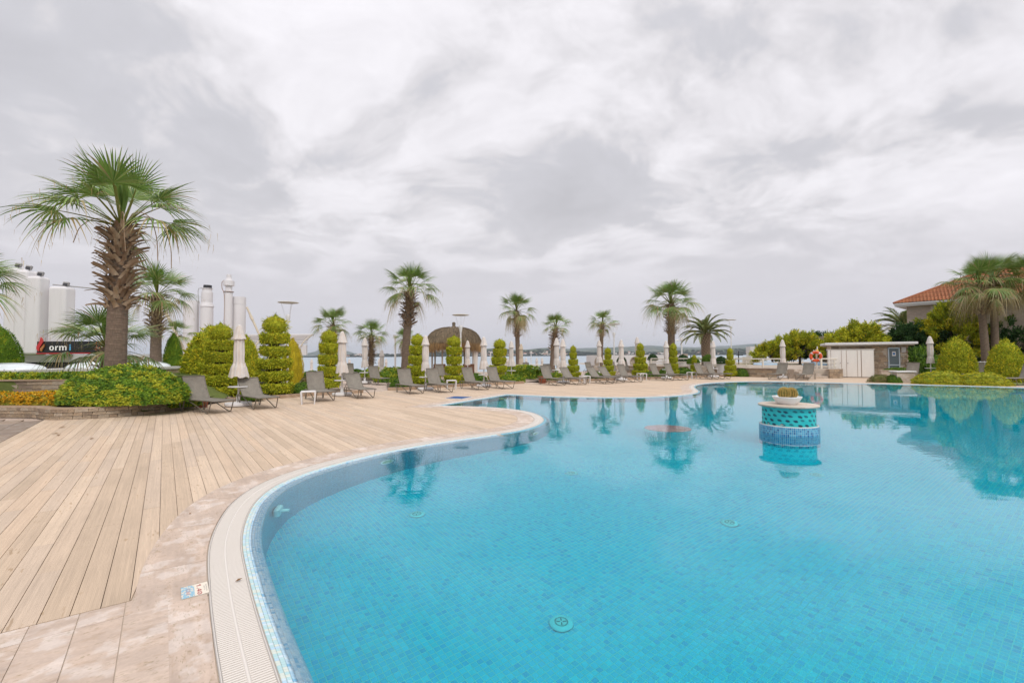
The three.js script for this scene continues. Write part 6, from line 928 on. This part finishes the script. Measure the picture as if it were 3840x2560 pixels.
{ // white wall by the sea with round openings
  const sh = new THREE.Shape(); sh.moveTo(0, 0); sh.lineTo(9.6, 0); sh.lineTo(9.6, 1.05); sh.lineTo(0.9, 1.05); sh.lineTo(0.9, 1.62); sh.lineTo(0, 1.62); const sh2 = new THREE.Shape(); sh2.moveTo(0, 0); sh2.lineTo(9.6, 0); sh2.lineTo(9.6, 1.62); sh2.lineTo(0, 1.62); for (const x of [1.2, 4.75, 8.2]) { const h = new THREE.Path(); h.absellipse(x, 0.92, 0.36, 0.46, 0, Math.PI * 2, true); sh2.holes.push(h); }
  const o = thing('seaside_wall', 'long white wall with round openings in front of the sea', 'wall', [7.5, 0, -46.6]); part(o, 'wall', new THREE.ExtrudeGeometry(sh2, { depth: 0.3, bevelEnabled: false, curveSegments: 20 }), M_wall); for (const x of [1.2, 4.75, 8.2]) { part(o, 'ring', new THREE.TorusGeometry(1, 0.1, 8, 36).scale(0.4, 0.5, 0.5).translate(x, 0.92, 0.3), M_concrete); part(o, 'opening_panel', new THREE.CircleGeometry(1, 30).scale(0.37, 0.47, 1).translate(x, 0.92, 0.06), M_concrete); }
  part(o, 'end_post', box(0.5, 1.7, 0.4, 9.9, 0.85, 0.1), M_concrete); part(o, 'plinth', box(9.6, 0.1, 0.36, 4.8, 0.05, 0.16), M_concrete);
}
railing('thin white railing by the sea right of the gazebo', [[-2.5, -41], [1.2, -40.4], [5.2, -40.6]], 0, 0.8, 1.2);
{ // life jacket drying on a chair back by the railing
  const o = thing('red_life_vest', 'red and black life vest hanging on a small pole by the sea railing', 'life vest', [-0.95, 0.0, -41.5]); part(o, 'pole', cyl(0.03, 0.03, 1.9, 0, 0, 0, 8), M_rail); part(o, 'vest', clothGeom(9, 10, 5, 0.3, 1.62, 0.95, LP([[0, 0.06], [0.5, 0.16], [1, 0.24]]), 0.08), std({ color: C(0.5, 0.05, 0.03), roughness: 0.9, side: THREE.DoubleSide })); part(o, 'dark_panel', clothGeom(11, 6, 3, 0.3, 1.4, 0.9, LP([[0, 0.05], [1, 0.18]]), 0.05).translate(0.14, 0, 0.05), M_dark);
}
// ---- hut with white doors
{
  const th = -0.513, o = thing('pool_hut', 'flat-roofed stone hut with white locker doors beside the steps', 'hut', [22.5, 0, -32.5], th), M_door = std({ color: C(0.80, 0.77, 0.72), roughness: 0.6, map: T_plaster });
  part(o, 'core', box(4.1, 2.15, 3.0, 2.05, 1.075, -1.55), M_grout);
  const front = new THREE.Group(); front.name = 'front_wall'; o.add(front); const r = rng(71);
  for (let k = 0; k < 14; k++) { let x = 0; while (x < 4.1) { const w = Math.min(4.1 - x, 0.22 + 0.3 * r()), y = 0.075 + k * 0.152, cut = x + w > 3.16 && x < 3.72 && y < 1.95; if (!cut && w > 0.05) { const m = part(front, 'stone', G_stone[Math.floor(r() * 3)], stoneMats[Math.floor(r() * 6)]); m.position.set(x + w / 2, y, -0.03 + 0.015 * r()); m.scale.set(w - 0.01, 0.146, 0.1); } x += w; } }
  const rw = new THREE.Group(); rw.name = 'side_wall'; o.add(rw); for (let k = 0; k < 14; k++) for (let j = 0; j < 6; j++) { const m = part(rw, 'stone', G_stone[(k + j) % 3], stoneMats[Math.floor(r() * 6)]); m.position.set(4.12, 0.075 + k * 0.152, -0.3 - j * 0.46 + (k % 2) * 0.2); m.rotation.y = Math.PI / 2; m.scale.set(0.45, 0.146, 0.1); }
  part(o, 'roof', rbox(5.0, 0.16, 3.9, 0.03, 2.1, 2.3, -1.4), M_whiteP); part(o, 'roof_soffit', box(4.7, 0.06, 3.6, 2.1, 2.18, -1.4), M_concrete);
  const dr = part(o, 'door', box(0.5, 1.9, 0.05, 3.44, 0.97, 0.02), std({ color: C(0.10, 0.13, 0.14), roughness: 0.2 })); part(dr, 'frame', merge([box(0.06, 1.98, 0.08, 3.16, 0.99, 0.03), box(0.06, 1.98, 0.08, 3.72, 0.99, 0.03), box(0.62, 0.07, 0.08, 3.44, 1.98, 0.03), box(0.5, 0.07, 0.07, 3.44, 0.85, 0.035)]), std({ color: C(0.42, 0.48, 0.52), roughness: 0.4, metalness: 0.3 })); part(dr, 'notice', box(0.2, 0.3, 0.01, 3.44, 1.6, 0.055), M_whiteP); part(dr, 'notice_mark', box(0.12, 0.14, 0.006, 3.44, 1.6, 0.063), std({ color: C(0.05, 0.18, 0.42) }));
  for (let k = 0; k < 5; k++) part(o, 'vent_slat', box(0.24, 0.035, 0.06, 3.95, 1.72 + k * 0.07, 0.05, 0.5, 0, 0), M_whiteP);
  const lk = thing('locker_cabinet', 'row of tall white locker doors in front of the stone hut', 'locker', [22.5, 0, -32.5], th);
  part(lk, 'carcass', box(2.55, 1.86, 0.62, 1.0, 0.95, 0.42), std({ color: C(0.55, 0.51, 0.46), roughness: 0.7 })); part(lk, 'top', box(2.62, 0.04, 0.7, 1.0, 1.90, 0.43), M_door);
  for (const [a, b, kn] of [[-0.26, -0.12, 0], [-0.10, 0.48, 1], [0.50, 0.76, 0], [0.78, 1.36, -1], [1.38, 1.56, 0], [1.60, 2.24, 0]]) { const d = part(lk, 'door', rbox(b - a, 1.8, 0.03, 0.008, (a + b) / 2, 0.95, 0.75), M_door); if (kn) part(d, 'knob', new THREE.SphereGeometry(0.03, 12, 8).translate(kn > 0 ? b - 0.06 : a + 0.06, 0.98, 0.785), M_metal); }
  for (const x of [-0.11, 0.49, 0.77, 1.37, 1.58]) part(lk, 'seam', box(0.012, 1.8, 0.02, x, 0.95, 0.745), M_rust);
}
{ const o = thing('stone_counter', 'low stone counter with white top on the pool edge', 'counter', [21.55, 0, -25.5], -0.1); part(o, 'body', box(0.9, 0.58, 0.5, 0, 0.29, 0), M_concrete); part(o, 'top', rbox(1.02, 0.07, 0.62, 0.02, 0, 0.615, 0), M_whiteP); const p = thing('low_planter_box', 'low tan planter box behind the loungers on the right bank', 'planter', [24.9, 0, -29.8], -0.5); part(p, 'box', box(1.8, 0.5, 0.5, 0, 0.25, 0), M_concrete); part(p, 'rim', box(1.86, 0.05, 0.56, 0, 0.52, 0), M_concrete); const b = part(p, 'bush', G_mound.green[0], M_leaf); b.position.y = 0.4; b.scale.set(0.8, 0.3, 0.3); }
// shower post and white fence under the palms
{ const o = thing('shower_post', 'leaning tan shower post by the right lawn', 'shower', [30.3, 0, -29.2]); part(o, 'post', tube([[0, 0, 0], [0.08, 1.0, 0], [0.16, 1.75, 0], [0.28, 1.86, 0.02], [0.4, 1.84, 0.04]], 0.07, 10), M_tanTube); part(o, 'tray', box(0.7, 0.4, 0.6, -0.05, 0.2, 0), std({ color: C(0.10, 0.12, 0.15), roughness: 0.7 }));
  const f = thing('picket_fence', 'low white picket fence under the right palms', 'fence', [31.6, 0.25, -31.8], -0.4); for (let k = 0; k < 16; k++) part(f, 'picket', box(0.06, 0.7, 0.03, -1.6 + k * 0.21, 0.45, 0), M_whiteP); part(f, 'rail', box(3.5, 0.05, 0.04, 0, 0.75, 0.03), M_whiteP); part(f, 'plinth', box(3.6, 0.25, 0.2, 0, 0.0, 0), M_concrete);
  const s = thing('white_shade_cloth', 'slanting white canvas at the right picture edge', 'canvas'); part(s, 'cloth', geom([30.0, 1.25, -25.6, 33, 1.6, -27, 33, 0.2, -26, 29.6, 0.8, -24.9], null, [0, 0, 1, 0, 1, 1, 0, 1], null, [0, 1, 2, 0, 2, 3]), M_cloth); part(s, 'pole', bar([32.9, 0, -26.9], [32.9, 1.7, -26.95], 0.03), M_pole); part(s, 'pole', bar([30.0, 0, -25.6], [30.0, 1.26, -25.6], 0.03), M_pole); }
// ---- tiled house
{
  const th = -0.878, h = thing('tiled_house', 'beige panelled villa with terracotta hipped roof behind the right palms', 'house', [35.6, 0, -41.4], th), M_panel = [[0.58, 0.48, 0.40], [0.56, 0.46, 0.385], [0.60, 0.495, 0.415]].map((c) => std({ color: C(...c), roughness: 0.9, map: T_noise, bumpMap: T_noiseBump, bumpScale: 0.003 })), M_tile = [[0.46, 0.17, 0.07], [0.40, 0.14, 0.06], [0.52, 0.21, 0.09], [0.36, 0.125, 0.055]].map((c) => std({ color: C(...c), roughness: 0.85, map: T_noise, side: THREE.DoubleSide }));
  const L = 15, D = 9; part(h, 'body', box(L, 5.85, D, L / 2, 2.925, -D / 2 - 0.04), M_panel[1]);
  const fw = new THREE.Group(); fw.name = 'front_cladding'; h.add(fw); for (let j = 0; j < 7; j++) for (let i = 0; i < 8; i++) { const x0 = i * 1.875, y0 = 0.15 + j * 0.815, x1 = x0 + 1.865, y1 = y0 + 0.80; if (j >= 5 && i === 1) { part(fw, 'panel', box(x1 - 3.34, y1 - y0, 0.05, (x1 + 3.34) / 2, (y0 + y1) / 2, 0), M_panel[0]); continue; } if (j >= 5 && i === 0) { part(fw, 'panel', box(1.6 - x0, y1 - y0, 0.05, (x0 + 1.6) / 2, (y0 + y1) / 2, 0), M_panel[2]); continue; } part(fw, 'panel', box(x1 - x0, y1 - y0, 0.05, (x0 + x1) / 2, (y0 + y1) / 2, 0), M_panel[(i + j) % 3]); }
  const lw = new THREE.Group(); lw.name = 'side_cladding'; h.add(lw); for (let j = 0; j < 7; j++) for (let i = 0; i < 5; i++) part(lw, 'panel', box(0.05, 0.80, 1.79, -0.01, 0.55 + j * 0.815, -0.9 - i * 1.8), M_panel[(i + j) % 3]);
  const win = part(h, 'window', box(1.5, 1.5, 0.05, 2.47, 4.95, -0.02), phys({ color: C(0.25, 0.33, 0.42), roughness: 0.08, metalness: 0.0 })); part(win, 'frame', merge([box(0.13, 1.72, 0.12, 1.66, 4.95, 0.03), box(0.13, 1.72, 0.12, 3.28, 4.95, 0.03), box(1.76, 0.13, 0.12, 2.47, 5.75, 0.03), box(1.76, 0.1, 0.16, 2.47, 4.14, 0.05), box(0.05, 1.5, 0.07, 2.47, 4.95, 0.03)]), std({ color: C(0.62, 0.55, 0.47), roughness: 0.8 })); part(win, 'blind', box(1.4, 0.35, 0.02, 2.47, 5.5, 0.012), M_whiteP);
  const ov = 0.75, ey = 5.92, rh = 2.75, rk = [4.4, L - 4.4], eave = part(h, 'eaves', box(L + 2 * ov, 0.16, D + 2 * ov, L / 2, ey, -D / 2), M_wall); void eave;
  part(h, 'gutter', box(L + 2 * ov + 0.1, 0.12, 0.12, L / 2, ey + 0.13, ov + 0.02), M_whiteP);
  // front slope in courses of round tiles, each course a run of ridges and troughs
  const roof = new THREE.Group(); roof.name = 'roof'; h.add(roof); const rows = 26, x0 = -ov - 0.05, x1 = L + ov + 0.05, z0 = ov + 0.08, zr = -D / 2, y0 = ey + 0.2, y1 = ey + 0.2 + rh;
  for (let k = 0; k < rows; k++) { const f = k / rows, f1 = (k + 1.25) / rows, a = lerp(x0, rk[0], f), b = lerp(x1, rk[1], f), N = Math.max(6, Math.round((b - a) / 0.24)) * 6, pos = [], idx = []; for (let i = 0; i <= N; i++) { const u = i / N, w = 0.045 * Math.abs(Math.sin((u * N * Math.PI) / 6)); pos.push(lerp(a, b, u), lerp(y0, y1, f) + w + 0.03, lerp(z0, zr, f), lerp(lerp(x0, rk[0], Math.min(1, f1)), lerp(x1, rk[1], Math.min(1, f1)), u), lerp(y0, y1, f1) + w - 0.01, lerp(z0, zr, f1)); if (i) idx.push(i * 2 - 2, i * 2, i * 2 - 1, i * 2 - 1, i * 2, i * 2 + 1); } part(roof, 'tile_course', geom(pos, null, pos.map((v, i) => (i % 3 === 2 ? null : v * 0.4)).filter((v) => v !== null), null, idx), M_tile[k % 4]); }
  part(roof, 'hip_slope', geom([x0, y0, z0, x0, y0, -D - ov, rk[0], y1, zr], null, [0, 0, 6, 0, 3, 4], null, [0, 1, 2]), M_tile[1]); part(roof, 'back_slope', geom([x0, y0, -D - ov, x1, y0, -D - ov, rk[1], y1, zr, rk[0], y1, zr], null, [0, 0, 9, 0, 6, 4, 3, 4], null, [0, 1, 2, 0, 2, 3]), M_tile[2]); part(roof, 'far_hip_slope', geom([x1, y0, z0, x1, y0, -D - ov, rk[1], y1, zr], null, [0, 0, 6, 0, 3, 4], null, [0, 1, 2]), M_tile[0]);
  part(roof, 'hip_cap', bar([x0, y0 + 0.03, z0], [rk[0], y1 + 0.05, zr], 0.1, 8), M_tile[3]); part(roof, 'ridge_cap', bar([rk[0], y1 + 0.05, zr], [rk[1], y1 + 0.05, zr], 0.1, 8), M_tile[3]);
  part(roof, 'aerial', merge([bar([3.0, y1 - 1.2, zr - 0.6], [3.0, y1 + 0.2, zr - 0.6], 0.03), bar([2.6, y1 + 0.0, zr - 0.6], [3.4, y1 + 0.1, zr - 0.6], 0.02)]), M_metal);
  const t = thing('villa_balcony', 'terrace balcony with white rails left of the tiled house', 'balcony', [35.4, 0, -41.8], 0.12); part(t, 'parapet', box(5.4, 3.3, 4, -2.9, 1.65, -2.2), M_panel[0]); part(t, 'planter_ledge', box(4.0, 0.5, 0.4, -2.0, 3.1, -0.1), std({ color: C(0.42, 0.28, 0.17), roughness: 0.9, map: T_noise })); for (let k = 0; k < 4; k++) part(t, 'rail', tube([[-5.2, 3.55 + k * 0.23, -0.15], [-2.5, 3.55 + k * 0.23, -0.1], [-0.6 + k * 0.12, 3.55 + k * 0.23, -0.1]], 0.05, 6, 10), M_whiteP); for (const x of [-5.2, -3.6, -2.1]) part(t, 'post', bar([x, 3.2, -0.12], [x, 4.25, -0.12], 0.035), M_whiteP); part(t, 'end_post', bar([-0.75, 3.2, -0.1], [-0.2, 4.25, -0.1], 0.035), M_whiteP); part(t, 'wall_block', box(1.5, 0.6, 0.5, -3.6, 3.6, -1.6), M_rail);
}
// ================================================================ QUAY, SEA, FAR SHORE
struct('quay', prism([[-60, -48], [60, -48], [60, -63], [-60, -63]], -3.5, -1.3), M_concrete);
[-25.2, -20.1, -17.3, -16.7, -16.1, -15.3, -5.6, -0.6, 1.7, 3.1, 3.7, 5.6, 10.1].forEach((x, i) => parasol(['furled parasol far left on the lower quay', 'furled parasol on the quay behind the second-row parasol', 'leftmost of three close furled parasols on the quay', 'middle of three close furled parasols on the quay', 'rightmost of three close furled parasols on the quay', 'slightly larger furled parasol on the quay left of the tall palm', 'furled parasol on the quay seen under the gazebo', 'furled parasol on the quay right of the slim palm', 'furled parasol on the quay beside the life vest', 'furled parasol on the quay right of the tan one', 'second furled parasol on the quay right of the tan one', 'furled parasol on the quay right of the leaning palm', 'furled parasol on the quay beside the round wall opening'][i], x, -58 + (i % 3), i % 3, -1.3, 1.02, i, 'furled parasols on the quay'));
for (const [x, l] of [[-1.3, 'white bollard lamp on the quay left of the tan parasol'], [2.3, 'white bollard lamp on the quay right of the tan parasol'], [-2.6, 'white bollard lamp on the quay right of the gazebo']]) { const o = thing('quay_lamp', l, 'lamp', [x, -1.3, -56], 0, 'quay lamps'); part(o, 'post', cyl(0.06, 0.05, 3.3, 0, 0, 0, 8), M_lampWhite); part(o, 'head', cyl(0.09, 0.14, 0.25, 0, 3.2, 0, 12), M_lampWhite); }
{
  const t = T_waterBump.clone(); t.repeat.set(1 / 9, 1 / 9); const pos = [], uv = [], idx = [], xs = [-14000, -4000, -1000, -300, 0, 300, 1000, 4000, 14000], zs = [-47, -200, -600, -1500, -4000, -14000];
  zs.forEach((z, j) => xs.forEach((x, i) => { pos.push(x, -2.6, z); uv.push(x, z); if (i && j) { const A = (j - 1) * 9 + i - 1, B = j * 9 + i - 1; idx.push(A, A + 1, B, B, A + 1, B + 1); } }));
  struct('sea', geom(pos, pos.map((v, i) => (i % 3 === 1 ? 1 : 0)), uv, null, idx), phys({ color: C(0.34, 0.42, 0.48), roughness: 0.3, ior: 1.33, bumpMap: t, bumpScale: 0.16 }));
}
const M_hill = std({ vertexColors: true, roughness: 1 });
function hill(name, prof, z, depth, cols, seed, base = -2.6) {
  const pos = [], col = [], idx = [], n = 260, m = 26, xa = prof[0][0], xb = prof.at(-1)[0], H = (x) => { for (let i = 1; i < prof.length; i++) if (x <= prof[i][0]) { const [a, b] = prof[i - 1], [c, d] = prof[i], k = (x - a) / (c - a); return lerp(b, d, k * k * (3 - 2 * k)); } return prof.at(-1)[1]; };
  const yAt = (x, zz) => { const f = clamp((z - zz) / depth, 0, 1); return base + (H(x) - base) * Math.pow(Math.sin(Math.min(1, f * 1.25) * Math.PI * 0.5), 1.15) * (1 - 0.25 * Math.max(0, f - 0.8) * 5) + (fbm(x / 60, zz / 60, 4, seed) - 0.5) * 10 * Math.min(1, f * 5); };
  for (let j = 0; j <= m; j++) for (let i = 0; i <= n; i++) { const x = lerp(xa, xb, i / n), zz = z - (depth * j) / m; pos.push(x, yAt(x, zz), zz); const q = fbm(x / 45, zz / 60, 4, seed + 4), k = clamp(Math.floor(q * 1.4 * cols.length - 0.2 * cols.length), 0, cols.length - 1); col.push(...cols[k]); if (i && j) { const A = (j - 1) * (n + 1) + i - 1, B = j * (n + 1) + i - 1; idx.push(A, A + 1, B, B, A + 1, B + 1); } }
  struct(name, geom(pos, null, null, col, idx), M_hill); return yAt;
}
const scrub = [[0.035, 0.06, 0.03], [0.05, 0.08, 0.035], [0.075, 0.10, 0.045], [0.14, 0.13, 0.08]], bare = [[0.06, 0.09, 0.075], [0.09, 0.115, 0.09], [0.16, 0.16, 0.13]];
hill('far_hill', [[-4200, -2], [-3900, 60], [-3740, 126], [-3644, 166], [-3540, 170], [-3370, 138], [-3150, 70], [-2700, 10]], -8000, 1500, bare, 3);
const shoreY = hill('shore_hill', [[-2100, 4], [-1800, 12], [-1600, 30], [-1485, 36], [-1237, 22], [-1100, 40], [-958, 55], [-600, 62], [-400, 74], [-237, 84], [-95, 86], [47, 64], [173, 66], [360, 78], [546, 66], [844, 38], [1055, 34], [1288, 40], [1500, 34], [1700, 50], [2000, 62], [2300, 66], [2550, 70], [3400, 80], [5200, 60]], -4400, 900, scrub, 7);
hill('middle_hill', [[500, 30], [900, 60], [1300, 110], [1700, 118], [2100, 96], [2600, 84], [3200, 92], [4200, 118], [5600, 90]], -5600, 900, bare, 9);
hill('far_ridge', [[-2600, 30], [-1900, 90], [-1000, 105], [-200, 110], [200, 130], [700, 168], [1100, 150], [1600, 160], [2100, 165], [2900, 205], [3400, 172], [3900, 165], [4500, 188], [5200, 230], [6200, 300], [7500, 240], [9500, 200]], -8600, 1500, bare, 11);
// houses along the far shore
{
  const r = rng(17), boxG = (() => { const b = new THREE.BoxGeometry(1, 1, 1).translate(0, 0.5, 0); return b; })(), roofG = (() => geom([-0.55, 1, 0.55, 0.55, 1, 0.55, 0.55, 1, -0.55, -0.55, 1, -0.55, -0.35, 1.45, 0, 0.35, 1.45, 0], null, null, null, [0, 1, 5, 0, 5, 4, 1, 2, 5, 2, 3, 4, 2, 4, 5, 3, 0, 4]))(), wm = [[0.78, 0.75, 0.70], [0.72, 0.66, 0.58], [0.80, 0.79, 0.78], [0.62, 0.50, 0.42]].map((c) => std({ color: C(...c) })), rm = [[0.40, 0.18, 0.11], [0.46, 0.24, 0.16], [0.55, 0.5, 0.45]].map((c) => std({ color: C(...c), side: THREE.DoubleSide }));
  for (let i = 0; i < 290; i++) {
    const cl = r(), cx = [-250, -80, 330, 60, 450, -1500, 1100, 1900, 2400, 1450][Math.floor(cl * 10)], x = cx + (r() + r() - 1) * 190, zz = -4420 - r() * r() * 330, s = 9 + 13 * r() * r();
    const o = thing('shore_house', 'tiny pale house on the far shore hillside', 'house', [x, shoreY(x, zz) - 1, zz], r() * 6.3, 'houses on the far shore'); const w = part(o, 'walls', boxG, wm[Math.floor(r() * 4)]); w.scale.set(s * (0.8 + 0.7 * r()), s * (0.5 + 0.5 * r()), s * 0.8); const q = part(o, 'roof', roofG, rm[Math.floor(r() * 3)]); q.scale.copy(w.scale);
  }
  const rt = rng(23), tg = (() => { const o = buf(), q = rng(2); for (let i = 0; i < 60; i++) { const d = rdir(q); d.y = Math.abs(d.y); leaf(o, d.clone().multiplyScalar(0.5), d, rdir(q), 0.5, 0.4, vary([0.035, 0.06, 0.025], q, 0.4)); } return bufGeom(o); })(), n = 5200, im = new THREE.InstancedMesh(tg, std({ vertexColors: true, side: THREE.DoubleSide }), n); im.name = 'far_woodland'; tag(im, 'dark scrub and trees covering the far shore', 'woodland'); im.userData.kind = 'stuff';
  for (let i = 0; i < n; i++) { const x = -2000 + 5400 * rt(), zz = -4403 - 500 * rt() * rt(), s = 5 + 10 * rt(); M4.compose(V3(x, shoreY(x, zz), zz), Q.setFromEuler(E3.set(0, rt() * 6, 0)), V3(s * 1.5, s, s * 1.5)); im.setMatrixAt(i, M4); } scene.add(im);
  for (let k = 0; k < 5; k++) { const x = [2900, 3400, 4050, 900, 1700][k], o = thing('wind_turbine', 'tiny white wind turbine on the far ridge', 'wind turbine', [x, 170, -9300], 0.3, 'wind turbines on the far ridge'); part(o, 'tower', cyl(2.2, 1.4, 85, 0, 0, 0, 10), M_lampWhite); for (let q = 0; q < 3; q++) part(o, 'blade', box(1.6, 40, 0.6, 0, 20, 0).applyMatrix4(new THREE.Matrix4().makeRotationZ(q * 2.094 + k)).translate(0, 85, 2), M_lampWhite); }
}
renderer.render(scene, camera);
